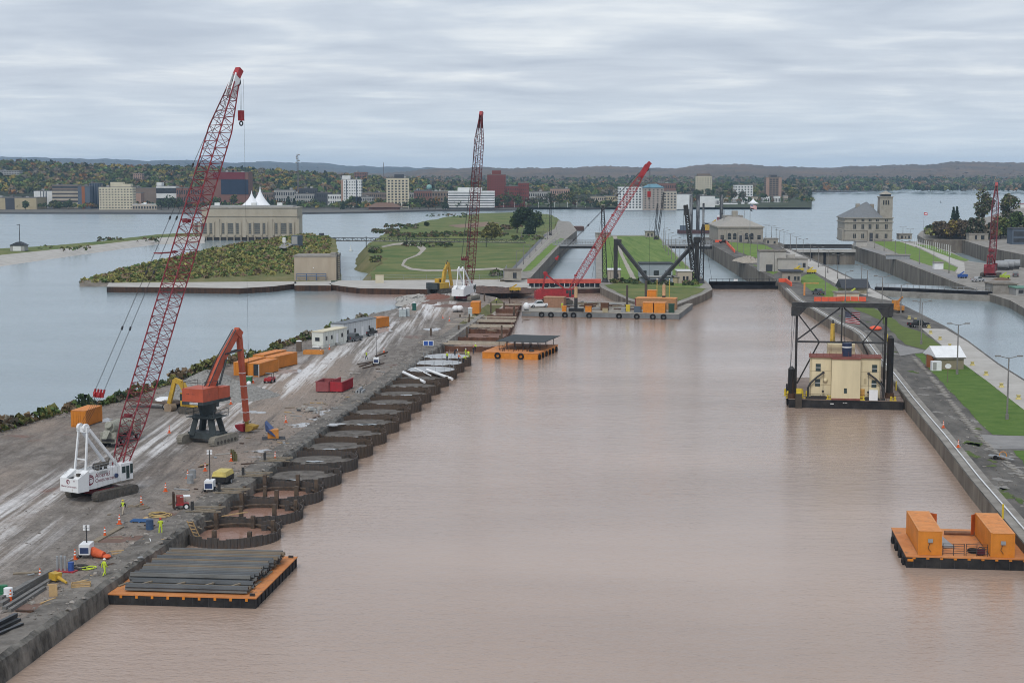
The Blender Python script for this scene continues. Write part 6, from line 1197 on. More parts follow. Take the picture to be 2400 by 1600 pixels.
container('orange container with an open white door, front of the cluster',P(581,882,2.0),R(-15.5),L=9,open_door=1,doors='front'); container('orange container at the left front of the cluster',P(548,879,2.0),R(-15.5),L=9.4)
container('orange container rear right of the cluster with a long bare side',P(646,866,2.0)-Vector((2.5,0,0)),R(-20),L=10,doors=None); container('orange container rear left of the cluster, mostly hidden',P(617,862,2.0)-Vector((2.2,-1,0)),R(-19),L=10,doors=None)
container('orange container beyond the grey-roofed office trailer',P(863,769,2.0),R(-27),L=6.1,doors='back'); container('orange container standing beside the half-built cells at the pier end',P(1103,735,2.0),R(-4),L=5,H=3.2,doors=None)
# office trailers
def trailer(label, loc, rz, L, W, H, roof, m):
    t=thing('office_trailer',label,'trailer',loc,rz,'white office trailers'); MB().bx(0,W,0,L,.55,H).build('wall',m,t); MB().bx(.1,W-.1,.1,L-.1,0,.55).build('skirt',m,t); MB().bx(-.12,W+.12,-.15,L+.15,H,H+.16).build('roof',roof,t); mb=MB()
    for k in range(1,int(L/1.22)): mb.bx(W-.01,W+.02,k*1.22-.02,k*1.22+.02,.56,H-.02)
    stuff(mb.build('panel_seam',GREY,t))
    MB().bx(W*.3,W*.68,-.05,.05,1.5,2.3).build('window',DGLASS,t)
    for k in range(4): y=L*(.1+.22*k); (MB().bx(W-.05,W+.06,y,y+.75,1.6,2.5) if k!=2 else MB().bx(W-.05,W+.06,y,y+.95,.6,2.65)).build('window' if k!=2 else 'door',DGLASS if k!=2 else WHITEP,t)
    st=MB()
    for q in range(3): st.bx(W,W+1.0-.3*q,L*.52,L*.52+1.3,0,.2+.2*q)
    st.build('steps',GREY,t); MB().bx(W*.2,W*.8,-.9,-.08,.1,.35).build('tow_hitch',WHITEP,t)
TRW=M('trailer_white',(.62,.63,.58),.6,var=.05,wear=((.42,.40,.35),.62,1.0,(1,1,.25)))
trailer('white office trailer with a cream roof beside the orange containers',P(731,814,2.0),R(-21.5),11.5,2.9,3.5,CREAM,TRW); trailer('white office trailer with a dark grey roof behind the cream-roofed one',P(806,797,2.0)-Vector((2.9,1.6,0)),R(-21.5),17,3.4,4.0,M('grey_membrane',(.17,.185,.20),.8),M('trailer_pale',(.55,.57,.58),.6,var=.05))
# portable toilets
def toilet(label,x,y,m,rz=0): 
    t=thing('portable_toilet',label,'toilet',P(x,y,2.0),rz,'portable toilets'); MB().bx(-.55,.55,-.55,.55,0,2.1).build('cabin',m,t); MB().bx(-.6,.6,-.6,.6,2.1,2.2).build('roof_rim',WHITEP,t); MB().ball((0,0,2.18),.55,10,sz=.35).build('domed_roof',WHITEP,t,60); MB().bx(-.4,.4,-.58,-.53,.1,1.95).build('door',m,t); MB().cyl((.4,.4,2.1),(.4,.4,2.5),.06,n=5).build('vent',STEELD,t)
TG=M('toilet_grey',(.42,.47,.48),.6); toilet('brown portable toilet between bank weeds and the white trailer',701,822,M('toilet_brown',(.14,.11,.085),.6)); toilet('left grey portable toilet at the bank near the pier tip',940,742,TG); toilet('middle grey portable toilet at the bank near the pier tip',947,742,TG); toilet('right grey portable toilet at the bank near the pier tip',955,741,TG); toilet('dark green portable toilet on the bank near the pier tip',971,727,M('toilet_green',(.03,.10,.085),.6)); toilet('grey portable toilet beside the orange container at the pier end',1102,740,TG)
# skips
def skip(label,loc,rz,L,W,H,m,gap=False):
    t=thing('skip',label,'skip',loc,rz,'red steel skips'); MB().bx(0,W,0,L,.15,.3).build('floor',m,t)
    for x in (0,W): MB().bx(x-.04,x+.04,0,L,.15,H).build('side_wall',m,t); 
    MB().bx(.05,W-.05,-.04,.04,.15,H).build('end_wall',m,t)
    if not gap: MB().bx(.05,W-.05,L-.04,L+.04,.15,H).build('end_wall',m,t)
    for x in (-.08,W+.08):
        for k in range(int(L/.6)): MB().bx(x-.05,x+.05,k*.6+.2,k*.6+.32,.15,H-.05).build('rib',m,t)
        MB().bx(x-.07,x+.07,-.05,L+.05,H-.1,H+.02).build('top_rail',m,t)
    MB().bx(.2,W-.2,.2,L-.2,.3,.55).build('rubbish',M('debris_fill',(.12,.09,.07),.95),t)
    for x in (.4,W-.4): MB().cyl((x-.1,.2,.14),(x+.1,.2,.14),.14,n=8).build('roller',STEELD,t)
SKR=M('skip_red',(.34,.02,.03),.55,var=.2,wear=((.12,.06,.05),.58,1.6)); SKD=M('skip_faded',(.24,.06,.065),.7,var=.25,c2=(.3,.1,.1))
skip('faded dark red skip beside the bright red one',P(741,919,2.0),R(-9),5.2,2.3,1.9,SKD); skip('bright red skip with open end on the haul road',P(773,919,2.0),R(-11),6.8,2.3,1.9,SKR,True)
# light towers, compressor, welder, generators
def light_tower(label,x,y,h,m=WHITEP,rz=0.0):
    t=thing('light_tower',label,'light tower',P(x,y,2.0),rz,'mobile light towers'); MB().bx(-.55,.55,-.9,.9,.45,1.5).build('engine_box',m,t); MB().bx(-.45,.45,-.94,-.86,.6,1.2).build('control_panel',M('navy_paint',(.03,.05,.12),.5),t); MB().cyl((0,.2,1.5),(0,.2,h),.07,.05,n=6).build('mast',STEELD,t)
    for k in range(4): MB().box((-.2+.4*(k%2),.2,h-.1-.3*(k//2)),(.26,.2,.22)).build('floodlight',WHITEP,t)
    for x_ in (-.62,.62): wheel(t,x_,0,.33,.2)
    for x_,y_ in ((-.9,-.9),(.9,-.9),(-.9,.9),(.9,.9)): MB().beam((x_*.5,y_*.8,.55),(x_,y_,.05),.08).build('outrigger',STEELD,t)
light_tower('white light tower with a tall mast at the quay edge by the skips',882,855,6.4); light_tower('white light tower with folded lamps between cones near the big crane',492,1152,5.2); light_tower('white light plant with lowered lamps at the near quay beside an orange bag',203,1305,3.3)
t=thing('orange_fabric_bag','crumpled orange fabric chute lying beside the near light plant','bag',P(232,1307,2.0),R(-30)); FO=M('orange_fabric',(.60,.12,.05),.7); MB().cyl((-.9,0,.55),(.7,0,.4),.55,.35,n=10).build('sleeve',FO,t,50); MB().ball((1.1,0,.3),.45,8,sz=.6).build('end_flap',FO,t,60)
t=thing('air_compressor','yellow-topped black air compressor beside the white light tower','compressor',P(523,1133,2.0),R(-10)); MB().bx(-.95,.95,-1.5,1.5,.45,1.15).build('chassis',BLKP,t); MB().add([(-.95,-1.5,1.15),(.95,-1.5,1.15),(.95,1.5,1.15),(-.95,1.5,1.15),(-.8,-1.35,1.75),(.8,-1.35,1.75),(.8,1.35,1.75),(-.8,1.35,1.75)],[(0,1,5,4),(1,2,6,5),(2,3,7,6),(3,0,4,7),(4,5,6,7)]).build('canopy',M('pale_yellow',(.55,.44,.12),.5),t)
for k in range(5): MB().bx(-.8,.8,-1.54,-1.49,.6+k*.1,.65+k*.1).build('grille_slat',STEELD,t)
for x in (-.98,.98): wheel(t,x,0,.4,.22)
t=thing('welding_set','small red welding set with a white canopy on a wheeled trailer','welder',P(424,1192,2.0),R(15)); MB().bx(-.6,.9,-.6,.6,.5,.75).build('frame',CREDB,t); MB().bx(-.1,1.1,-.5,.5,1.5,1.58).build('canopy',WHITEP,t); MB().bx(-.5,.3,-.5,.5,.75,1.6).build('engine',M('welder_red',(.25,.05,.04),.6),t); MB().bx(-.95,-.7,-.6,.6,.2,2.0).build('cylinder_rack',RUST,t)
for y in (-.62,.62): MB().cyl((.6,y-.1,.38),(.6,y+.1,.38),.38,n=12).build('wheel',RUBBER,t,40); 
for k,y in enumerate((-.73,.73)): MB().cyl((.6,y-.01,.38),(.6,y+.01,.38),.22,n=10).build('rim',WHITEP,t)
t=thing('solar_board','blue framed panel board standing at the quay cells','board',P(1004,812,2.0),R(-5)); t.scale=(.62,)*3; MB().bx(-1.9,1.9,-.1,.1,.3,2.2).build('frame',WHITEP,t)
for x in (-.9,.9): MB().bx(x-.75,x+.75,-.15,-.08,.5,2.0).build('panel',M('board_blue',(.03,.09,.34),.4),t)
t=thing('pump_unit','orange and blue pump unit under sheeting at the quay edge','pump',P(640,1027,2.0),R(10)); MB().bx(-.8,.8,-.8,.8,.1,1.4).build('housing',OR_,t); MB().add([(-1.1,-1,1.3),(.3,-1.2,.4),(.4,.9,1.2),(-.9,.9,2.6),(-1.2,-.2,2.5)],[(0,1,2,3,4),(0,4,3),(0,1,4)]).build('tarpaulin',M('blue_tarp',(.08,.12,.25),.6),t); MB().bx(-1.6,1.8,-1.2,1.2,0,.1).build('mat',DKRF,t)
for k,(x,y,l) in enumerate(((538,1115,'gas bottle rack'),)): pass
# bottles and drums near the fore quay
t=thing('gas_bottle_rack','rack of grey gas bottles and a blue drum at the near quay','bottle rack',P(152,1338,2.0),R(-15)); MB().bx(-.9,1.2,-.5,.5,0,.12).build('base',CREDB,t)
for k in range(5): MB().cyl((-.7+k*.22,-.2+.3*(k%2),.12),(-.7+k*.22,-.2+.3*(k%2),1.55),.12,n=8).build('gas_bottle',GSTEEL,t,40)
MB().cyl((.7,0,.12),(.7,0,1.0),.3,n=12).build('drum',M('drum_blue',(.03,.08,.28),.5),t,40)
for x,y,l,m in ((20,1404,'white plastic drum at the near left edge',WHITEP),(8,1398,'green drum behind the white one at the left edge',M('drum_green',(.02,.16,.07),.5)),(446,1132,'pale grey barrel among the cones',GSTEEL),(452,1120,'upended grey drum behind the pale barrel',GSTEEL),(351,1240,'dark blue drum beside the worker in red helmet',M('drum_navy',(.04,.08,.16),.5)),(248,1130,'white bollard post',WHITEP)):
    if x==248: continue
    t=thing('drum',l,'drum',P(x,y,2.0)); MB().cyl((0,0,0),(0,0,1.1),.42,n=14).build('barrel',m,t,40); MB().torus((0,0,.55),.42,.03,'z',14,4).build('hoop',m,t); MB().cyl((0,0,1.1),(0,0,1.13),.36,n=14).build('lid',m,t)
for k,(x,y) in enumerate(((1068,731),(1078,731))):
    t=thing('white_tank','%s small round white tank beside the pier-end container'%('left','right')[k],'tank',P(x,y,2.0)); MB().ball((0,0,1.0),1.0,12,sz=.9).build('shell',WHITEP,t,60); MB().bx(-.8,.8,-.8,.8,0,.2).build('base',STEELD,t)
# cones and barriers
CONO=M('cone_orange',(.62,.11,.03),.6,var=.05)
def cone_proto(loc,label,h=1.1):
    t=thing('traffic_cone',label,'cone',loc,0,'orange traffic cones'); MB().bx(-.28,.28,-.28,.28,0,.06).build('base',CONO,t); MB().cyl((0,0,.06),(0,0,h),.17,.05,n=10).build('body',CONO,t,40)
    for f in (.5,.78): MB().cyl((0,0,h*f-.08),(0,0,h*f+.06),.17-.12*f+.022,.17-.12*f,n=10).build('white_band',WHITEP,t)
    return t
CN=[(25,1408,'beside the white drum at the near left edge'),(94,1356,'behind the near steel beams'),(176,1310,'left of the near light plant'),(246,1257,'at the plank end behind the near light plant'),(280,1227,'in front of the walking worker by the crane'),(331,1182,'right of the crane track'),(388,1151,'left of the pale barrel'),(440,1120,'behind the pale barrel'),(481,1103,'left of the yellow compressor'),(542,1080,'beside the wooden barrels behind the compressor'),(645,1076,'alone at the quay by the white puddle'),(397,1014,'on the road left of the handler'),(541,947,'between gravel heap and handler stick'),(593,897,'in front of the green bin'),(752,829,'beside the orange tray by the white trailer'),(772,819,'in front of the white trailer'),(900,826,'above the plank heap by the light tower'),(2211,1002,'on the right quay beside the low trailer'),(2246,1048,'on the right quay nearest the orange barge'),(670,990,'on the quay by the pump unit'),(1038,746,'by the pier-end road'),(1053,752,'second by the pier-end road'),(907,748,'at the bank beyond the far orange container')]
cp_=None
for x,y,l in CN:
    z=2.4 if x>2000 else 2.0; lab='orange cone with white bands '+l
    if cp_ is None: cp_=cone_proto(P(x,y,z),lab)
    else: dup(cp_,P(x,y,z),None,lab)
BARO=M('barrier_orange',(.75,.13,.07),.6,var=.08)
def barrier(label,px,z,h=1.0,name='safety_barrier'):
    ws=wl(px,z); t=thing(name,label,'barrier',ws[0]); 
    for a,b in zip(ws[:-1],ws[1:]):
        n=max(1,int((b-a).length/2.0))
        for k in range(n):
            p,q=a.lerp(b,k/n)-ws[0],a.lerp(b,(k+.94)/n)-ws[0]; MB().beam(p+Vector((0,0,h/2)),q+Vector((0,0,h/2)),.45,h).build('barrier_unit',BARO,t)
barrier('row of orange-red barriers along the middle lock edge',[(1676,568),(1700,568),(1722,592)],2.35,1.3); barrier('short orange barriers below the stone hut',[(1825,661),(1842,661),(1855,671)],2.35,1.3); barrier('orange barriers in front of the cream container',[(1908,706),(1960,706),(1975,705),(2031,706)],2.35,1.3)
t=thing('orange_heap','orange plastic fencing heaped on the right quay behind the gantry',  'netting',P(2052,773,2.35)); MB().ball((0,0,.4),1.6,10,sz=.4).build('netting',BARO,t,60)
t=thing('lifting_frame','pale orange post with a crossbar at the pier corner','frame',P(1885,692,2.3)); MB().beam((0,0,0),(0,0,4),.5).build('post',CORT,t); MB().beam((0,0,3.8),(4.5,0,3.8),.25).build('crossbar',CORT,t)
for i,(x,y) in enumerate(((2181,782),(2203,796),(2226,813),(2279,856),(2311,879),(2347,907),(2387,935),(2131,747),(2146,752),(2177,768))):
    t=thing('mooring_bollard','low yellow mooring bollard on the pale pier apron','bollard',P(x,y,2.37),group='yellow bollards on the pale apron'); MB().cyl((0,0,0),(0,0,.3),.5,.42,n=10).build('foot',M('bollard_yellow',(.55,.47,.20),.6),t); MB().cyl((0,0,.3),(0,0,.75),.25,.4,n=10).build('head',MT['bollard_yellow'],t)
for x,y in ((2100,915),(2350,1215),(2080,800)):
    t=thing('yellow_post','yellow marker post on the right quay coping %s'%{2100:'beside the gantry barge',2350:'near the orange barge',2080:'behind the gantry post'}[x],'post',P(x,y,2.4)); MB().cyl((0,0,0),(0,0,1.6),.12,n=6).build('shaft',M('sign_yellow',(.6,.45,.04),.5),t); MB().ball((0,0,1.6),.14,6).build('cap',MT['sign_yellow'],t)
t=thing('work_trailer','small grey plank trailer with an orange hoop on the right quay','trailer',P(2335,1075,2.32),R(-30)); MB().bx(-1,1,-.5,.5,.4,.5).build('bed',GSTEEL,t); MB().torus((.9,0,.6),.5,.06,'y',12,5).build('hoop',OR_,t); MB().beam((.6,-.2,.5),(2.6,-1.2,.3),.35,.12).build('ramp',GSTEEL,t)
for y in (-.55,.55): MB().cyl((0,y-.08,.3),(0,y+.08,.3),.3,n=10).build('wheel',RUBBER,t)
t=thing('round_sign','round white sign on a brown post on the pier lawn','sign',P(2221,896,2.34)); MB().cyl((0,0,0),(0,0,2.9),.07,n=5).build('post',BROWN,t); o=MB().cyl((0,-.09,3.1),(0,-.05,3.1),.6,n=18).build('disc',WHITEP,t); o.scale=(1,1,.75); o.location=(0,0,.75)
# stone kerb blocks beside the pier lawn
ka=[P(x,y,2.34) for x,y in ((2140,836),(2180,880),(2235,950),(2300,1030),(2345,1068),(2400,1120),(2460,1180))]; t=thing('kerb_row','row of pale broken kerb stones between asphalt and pier lawn','kerb',ka[0]); km=MB().bx(-.35,.35,-.95,.95,-.05,.06).mesh('kerb_stone',CONC)
for p in densify(ka,2.1,.12,close=False):
    if random.random()<.12: continue
    o=link('kerb_stone',km,t,p-ka[0]); o.rotation_euler=(0,random.uniform(-.03,.03),R(14)+random.uniform(-.08,.08)); o.scale=(random.uniform(.8,1.2),random.uniform(.6,1.1),1)

# ================= cofferdam cells =================
PILE=M('sheet_pile',(.075,.068,.064),.7,scale=.55,c2=(.24,.12,.055),st=(1,1,.18),detail=8,lo=.45,hi=.75); PILEG=M('grey_sheet_pile',(.07,.06,.052),.7,scale=.6,c2=(.22,.122,.065),st=(1,1,.15),detail=8,lo=.4,hi=.8); WALE=M('waler_steel',(.055,.045,.038),.65,c2=(.14,.10,.07)); FILL=M('cell_fill',(.075,.067,.06),.95,scale=.8,c2=(.20,.183,.165),detail=9,bump=.05); SLABW=M('fresh_slab',(.28,.285,.29),.35,scale=.5,c2=(.44,.445,.45)); PUD=M('puddle_water',(.30,.31,.31),.05,var=.05,spec=.6)
CR=5.35; ctr1=P(602,1213,0); s1=(ctr1-Vector((QA.x,QA.y,0))).dot(QD)
NP=46; pw=2*math.pi*CR/NP
def pile_mesh(h,m,nm): 
    q=pw/2; mb=MB(); pr=[(-q,.0),(-q*.55,.0),(-q*.4,.11),(q*.4,.11),(q*.55,0),(q,0),(q,-.05),(-q,-.05)]
    n=len(pr); vs=[(x,y,-1.6) for x,y in pr]+[(x,y,h) for x,y in pr]; mb.add(vs,[tuple(range(n-1,-1,-1)),tuple(range(n,2*n))]+[(i,(i+1)%n,n+(i+1)%n,n+i) for i in range(n)]); return mb.mesh(nm,m)
ordn=['first','second','third','fourth','fifth','sixth','seventh','eighth','ninth','tenth','eleventh','twelfth','thirteenth','fourteenth','fifteenth','sixteenth']
for i in range(16):
    rim=[1.15,1.25,1.35,1.5,1.6,1.7,1.75,1.8,1.85,1.9,1.9,1.9,1.9,1.9,1.95,2.0][i]; s=s1+11.0*(i-1); c=Q(s,CR-1.1,0)
    kind='water' if i<3 else ('slab' if i>=13 else 'fill')
    lab={'water':'ring of rusty sheet piles open to brown water, %s cell from the pile barge','fill':'gravel-filled ring of grey sheet piles, %s cell along the quay','slab':'sheet-pile cell capped with pale wet concrete, %s cell along the quay'}[kind]%ordn[i]
    t=thing('cofferdam_cell',lab,'cofferdam cell',c,math.atan2(QD.y,QD.x)-math.pi/2,'round sheet-pile cells along the quay')
    pm=[pile_mesh(rim+dz,PILE if i<5 else PILEG,'sheet_pile') for dz in (0,.1,.03,-.12)]
    for k in range(NP):
        a=2*math.pi*k/NP
        if math.cos(a)<-.93 and i>2: continue
        o=link('sheet_pile',pm[int(rng.integers(0,4))],t,(CR*math.cos(a),CR*math.sin(a),0)); o.rotation_euler=(0,0,a-math.pi/2)
    # connecting arc on the water side
    if i<15:
        for k in range(9):
            a=R(-70)+R(140)*k/8; o=link('sheet_pile',pm[1],t,(CR*.40+2.6*math.cos(a)*.8,5.5+2.3*math.sin(a),-.35)); o.rotation_euler=(0,0,a-math.pi/2)
    if kind=='water':
        w_=MB(); n=30; w_.v=[(4.95*math.cos(2*math.pi*q/n),4.95*math.sin(2*math.pi*q/n),.22) for q in range(n)]; w_.f=[tuple(range(n))]; w_.m=[0]; w_.build('cell_water',water_mat('cell_silt_water',(.30,.175,.13)) if i==0 else bpy.data.materials['cell_silt_water'],t)
        for zz,rr in ((.62,4.75),): MB().torus((0,0,zz),rr,.13,'z',36,5).build('waler_ring',WALE,t)
        for a in (20,75,130,200,260,310): MB().bx(-.22,.22,-.25,.25,-1,rim+random.uniform(.5,1.3)).build('guide_pile',WALE,t).location=(4.6*math.cos(R(a)),4.6*math.sin(R(a)),0)
        for k in range(3): a=R(150+k*18); MB().beam((5.2*math.cos(a),5.2*math.sin(a),rim+.1),(4.2*math.cos(a)+random.uniform(-1,1),3*math.sin(a)+random.uniform(-2,2),rim+.15),.14,.08).build('timber',M('grey_timber',(.24,.20,.15),.9),t)
    else:
        zf=rim-.7 if kind=='fill' else rim-.08; n=24; mb=MB(); 
        for q in range(7):
            for k in range(n): a=2*math.pi*k/n; mb.v.append((5.0*q/6*math.cos(a)+.001*q,5.0*q/6*math.sin(a),zf+(random.uniform(-.09,.09) if kind=='fill' and q<6 else 0)+(.12*(1-q/6) if kind=='fill' else 0)))
        for q in range(6):
            for k in range(n): mb.f.append((q*n+k,(q+1)*n+k,(q+1)*n+(k+1)%n,q*n+(k+1)%n)); mb.m.append(0)
        mb.build('concrete_cap' if kind=='slab' else 'gravel_fill',SLABW if kind=='slab' else FILL,t,40)
        if kind=='fill':
            for _ in range(2 if i%2 else 1):
                x0=random.uniform(-2.2,1.8); y0=random.uniform(-3.2,-.5); pts_=[(x0+random.uniform(1.0,1.9)*math.cos(q*.785),y0+random.uniform(.35,.8)*math.sin(q*.785)) for q in range(8)]; w_=MB(); w_.v=[(x,y,zf+.16) for x,y in pts_]; w_.f=[tuple(range(8))]; w_.m=[0]; w_.build('standing_water',PUD,t)
        else:
            for k in range(16): a=2*math.pi*k/16; MB().cyl((4.9*math.cos(a),4.9*math.sin(a),zf),(4.9*math.cos(a),4.9*math.sin(a),zf+.9),.03,n=4).build('guard_post',GSTEEL,t)
# timber bracing along the quay edge
TIMB=M('grey_timber',(.24,.20,.15),.9,c2=(.34,.29,.22)); TIMY=M('new_timber',(.45,.31,.16),.85)
for i in range(4):
    s=s1+11*i-7.5; p=Q(s,-1.2,2.15); t=thing('timber_brace','crossed timber bracing and post at the quay above the %s open cell'%ordn[i],'bracing',p,math.atan2(QD.y,QD.x)-math.pi/2,'timber braces at the quay edge')
    for a,b in (((-.6,0,.1),(2.6,2.2,.1)),((-.4,1.6,.12),(2.4,.2,.2)),((-1.2,.2,.08),(3.0,.3,.08)),((-1,2.6,.1),(2.8,2.9,.12))): MB().beam(a,b,.22,.12).build('timber',TIMB,t)
    MB().bx(-.9,-.6,1.2,1.5,-.1,1.0).build('steel_post',STEELD,t)
p=Q(s1-15,.2,1.2); t=thing('access_ladder','leaning yellow timber ladder down to the first cell','ladder',p,R(-20))
for x in (0,.7): MB().beam((x,0,1.6),(x+.6,1.2,-1.2),.1).build('stile',TIMY,t)
for k in range(7): f=k/6; MB().beam((.6*f,1.2*f,1.5-2.6*f),(.7+.6*f,1.2*f,1.5-2.6*f),.08).build('rung',TIMY,t)

# ---------------- unfinished box cofferdam at the pier end ----------------
BR=M('rust_wall',(.075,.04,.028),.8,scale=.5,c2=(.17,.085,.055),st=(1,1,.2)); s0=QL+17; s1b=QL+138; off=13.5; OFFR=[off+6*f for f in (0,.25,.5,.75,1)]
t=thing('box_cofferdam','half-built line of rusty sheet-pile boxes with walers at the pier end','cofferdam',Q(s0,0,0),math.atan2(QD.y,QD.x)-math.pi/2); LL=s1b-s0
nseg=int(LL/1.3)
for k in range(nseg):
    y0,y1=LL*k/nseg,LL*(k+1)/nseg; x0,x1=off-8*k/nseg,off-8*(k+1)/nseg; zt=1.4+random.uniform(-.2,.6); MB().beam((x0,y0,(zt-1)/2),(x1,y1,(zt-1)/2),.2+.12*(k%2),zt+1).build('sheet_pile',BR,t)
for k in range(7):
    y=LL*k/6; x1=off-8*k/6; o=MB()
    for q in range(int(x1/.9)): o.bx(q*.9,q*.9+.88,y-.1-.07*(q%2),y+.1,-1,1.2+.2*random.random())
    stuff(o.build('cross_wall',BR,t))
    if k<6: MB().bx(.4,off-8*(k+1)/6-.4,y+2,y+LL/6-2,-1,.35 if k%2 else -.2).build('box_fill',M('red_mud',(.17,.095,.07),.9,c2=(.25,.16,.13)) if k%2 else FILL,t)
for k,(f,n) in enumerate(((.0,2),(.34,2),(.46,2),(.56,1),(.9,1))):
    for q in range(n): y=LL*f+q*4.0; MB().beam((-6,y,1.9),(off-8*f+.6,y,1.9),.5,.4).build('tie_beam',M('pale_pipe',(.40,.35,.28),.7),t)
for k in range(16): y=random.uniform(0,LL); MB().bx(-.2,.2,-.2,.2,-1,random.uniform(2.6,4.6)).build('guide_pile',WALE,t).location=(random.choice((-5.5,-1,2,off-8*y/LL-1)),y,0)
for k in range(20): y=random.uniform(2,LL-2); x=random.uniform(0,off); MB().beam((x,y,1.5),(x+random.uniform(-3,3),y+random.uniform(-3,3),1.55),.2,.12).build('timber',TIMB if k%2 else RUST,t)
MB().bx(-1.2,.3,0,LL*.6,-1,2.1).build('inner_wall',CONC,t)
w_=sheet('muddy_pond',[(1062,738),(1082,700),(1225,690),(1240,700),(1232,724),(1190,806)],.06,bpy.data.materials['silty_water']); struct(w_)
# ================= barges =================
HULLK=M('black_hull',(.016,.016,.018),.6,c2=(.045,.043,.042),scale=.5); DECKO=M('orange_deck',(.48,.18,.06),.65,scale=.45,c2=(.60,.26,.10),detail=8,wear=((.20,.12,.08),.56,.7,(1,1,1))); ORG2=M('barge_orange',(.60,.21,.02),.5,var=.15,wear=((.16,.08,.05),.6,1.2))
def barge(label,FL,FR,BL,zd,hull,deck,name='deck_barge',hz=None):
    a,b,c=P(*FL,zd),P(*FR,zd),P(*BL,zd); L=(b-a).length; rz=math.atan2((b-a).y,(b-a).x); D=(c-a).dot(Vector((-math.sin(rz),math.cos(rz),0)))
    t=thing(name,label,'barge',(a.x,a.y,0),rz); MB().bx(0,L,0,D,-1,zd-.12).build('hull',hull,t); MB().bx(-.06,L+.06,-.06,D+.06,zd-.12,zd).build('deck',deck,t); return t,L,D
t,L,D=barge('black barge with orange deck loaded with long steel piles at the near quay',(232,1389.6),(599.5,1400),(371,1295.4),1.1,HULLK,DECKO); bt=t
for k in range(10): MB().bx(L*(k+.42)/10-.12,L*(k+.42)/10+.12,-.09,-.02,.72,1.0).build('deck_tab',ORG2,t)
for k in range(1,10): MB().bx(L*k/10-.02,L*k/10+.02,-.03,.01,-.5,.95).build('hull_seam',STEELD,t)
for k in range(12): MB().bx(L-.02,L+.06,D*(k+.5)/12-.07,D*(k+.5)/12+.07,-.5,.98).build('fender_strip',RUBBER,t)
for x,y in ((.5,.6),(.5,D-.6),(L-.5,.6),(L-.5,D-.6)): MB().bx(x-.25,x+.25,y-.1,y+.1,1.1,1.35).build('cleat',STEELD,t)
for x0,y0,x1,y1 in ((1.0,2.6,1.5,4.2),(1.3,6.3,1.5,7.6),(1.6,9.5,1.8,11.3),(14.2,3,14.4,6),(14.3,7.5,14.5,10),(13.6,12.5,14.6,13.4)): MB().beam((x0,y0,1.16),(x1,y1,1.16),.3,.1).build('dunnage',TIMB,t)
# steel piles: every one a piece of its own
PST=[M('pile_steel_%d'%k,c,.55,scale=1.2,c2=c2,st=(.25,1,1)) for k,(c,c2) in enumerate((((.065,.065,.063),(.14,.138,.13)),((.09,.074,.053),(.19,.135,.08)),((.042,.047,.052),(.095,.103,.11))))]
def zpile(L):
    mb=MB(); pr=[(-.29,0),(-.2,0),(-.1,.24),(.1,.24),(.2,0),(.29,0),(.29,.04),(.23,.04),(.13,.32),(-.13,.32),(-.23,.04),(-.29,.04)]; n=len(pr)
    vs=[(0,y,z) for y,z in pr]+[(L,y,z) for y,z in pr]; mb.add(vs,[tuple(range(n)),tuple(range(2*n-1,n-1,-1))]+[(i,n+i,n+(i+1)%n,(i+1)%n) for i in range(n)]); return mb
pmesh=[zpile(12.2).mesh('steel_pile',m) for m in PST]
mat_r=Matrix.Rotation(bt.rotation_euler.z,4,'Z')
def onb(p): return Vector(bt.location)+(mat_r@Vector(p))
k=0
for lay in range(3):
    for j in range(17):
        y=4.0+j*.66; x=1.9+j*.03+random.uniform(-.3,.3)+lay*.05; z=1.25+lay*.33
        o=link('steel_pile',pmesh[int(rng.integers(0,3))],None,onb((x,y,z)),bt.rotation_euler.z); tag(o,'long dark steel sheet pile in the big stack on the near barge','steel pile','steel piles stacked on the near barge')
for j in range(4):
    for lay in range(2):
        if j in (1,2) and lay: continue
        o=link('steel_pile',pmesh[int(rng.integers(0,3))],None,onb((2.3+random.uniform(-.1,.1),1.15+j*.66,1.25+lay*.31)),bt.rotation_euler.z); tag(o,'steel sheet pile in the low front row on the near barge','steel pile','front row of steel piles on the near barge')
for f in (.08,.36,.6,.82):
    o=link('timber_bearer',MB().bx(-.12,.12,0,2.2,0,.14).mesh('timber_bearer',TIMB),None,onb((2.3+12*f,1.0,1.58)),bt.rotation_euler.z-.5); tag(o,'short grey timber bearer lying across the front row of steel piles','timber','bearers on the front pile row')
for (p0,p1) in (((.4,.4,1.2),(-1.6,-1.0,2.2)),((.5,D-.5,1.2),(-.9,D+1.2,2.4))):
    a,b=onb(p0),onb(p1); pts_=[a.lerp(b,q/8)+Vector((0,0,-.35*math.sin(math.pi*q/8))) for q in range(9)]; o=MB().path([q-a for q in pts_],.05).build('mooring_rope',WHITEP); o.location=a; tag(o,'pale mooring rope from the near barge, %s'%('front corner' if p0[1]<1 else 'back corner'),'rope')
# right hand orange barge with two containers
a=P(2124.8,1301.8,1.3); b=P(2090,1235.5,1.3); dv=(b-a); rz=math.atan2(dv.y,dv.x)-math.pi/2; t=thing('deck_barge','black barge with orange deck carrying two orange containers at lower right','barge',(a.x,a.y,0),rz); L,D=17.0,dv.length
MB().bx(0,L,0,D,-1,1.18).build('hull',HULLK,t); MB().bx(-.06,L+.06,-.06,D+.06,1.18,1.3).build('deck',DECKO,t)
for k in range(12): MB().bx(L*(k+.5)/12-.03,L*(k+.5)/12+.03,-.05,.01,-.5,1.05).build('hull_seam',STEELD,t); MB().bx(L*(k+.55)/12-.15,L*(k+.55)/12+.15,-.09,-.02,1.0,1.15).build('deck_tab',ORG2,t)
mr2=Matrix.Rotation(rz,4,'Z')
def onr(p): return Vector((a.x,a.y,0))+(mr2@Vector(p))
MB().bx(.1,.7,-.08,-.01,.75,1.0).build('orange_plate',ORG2,t)
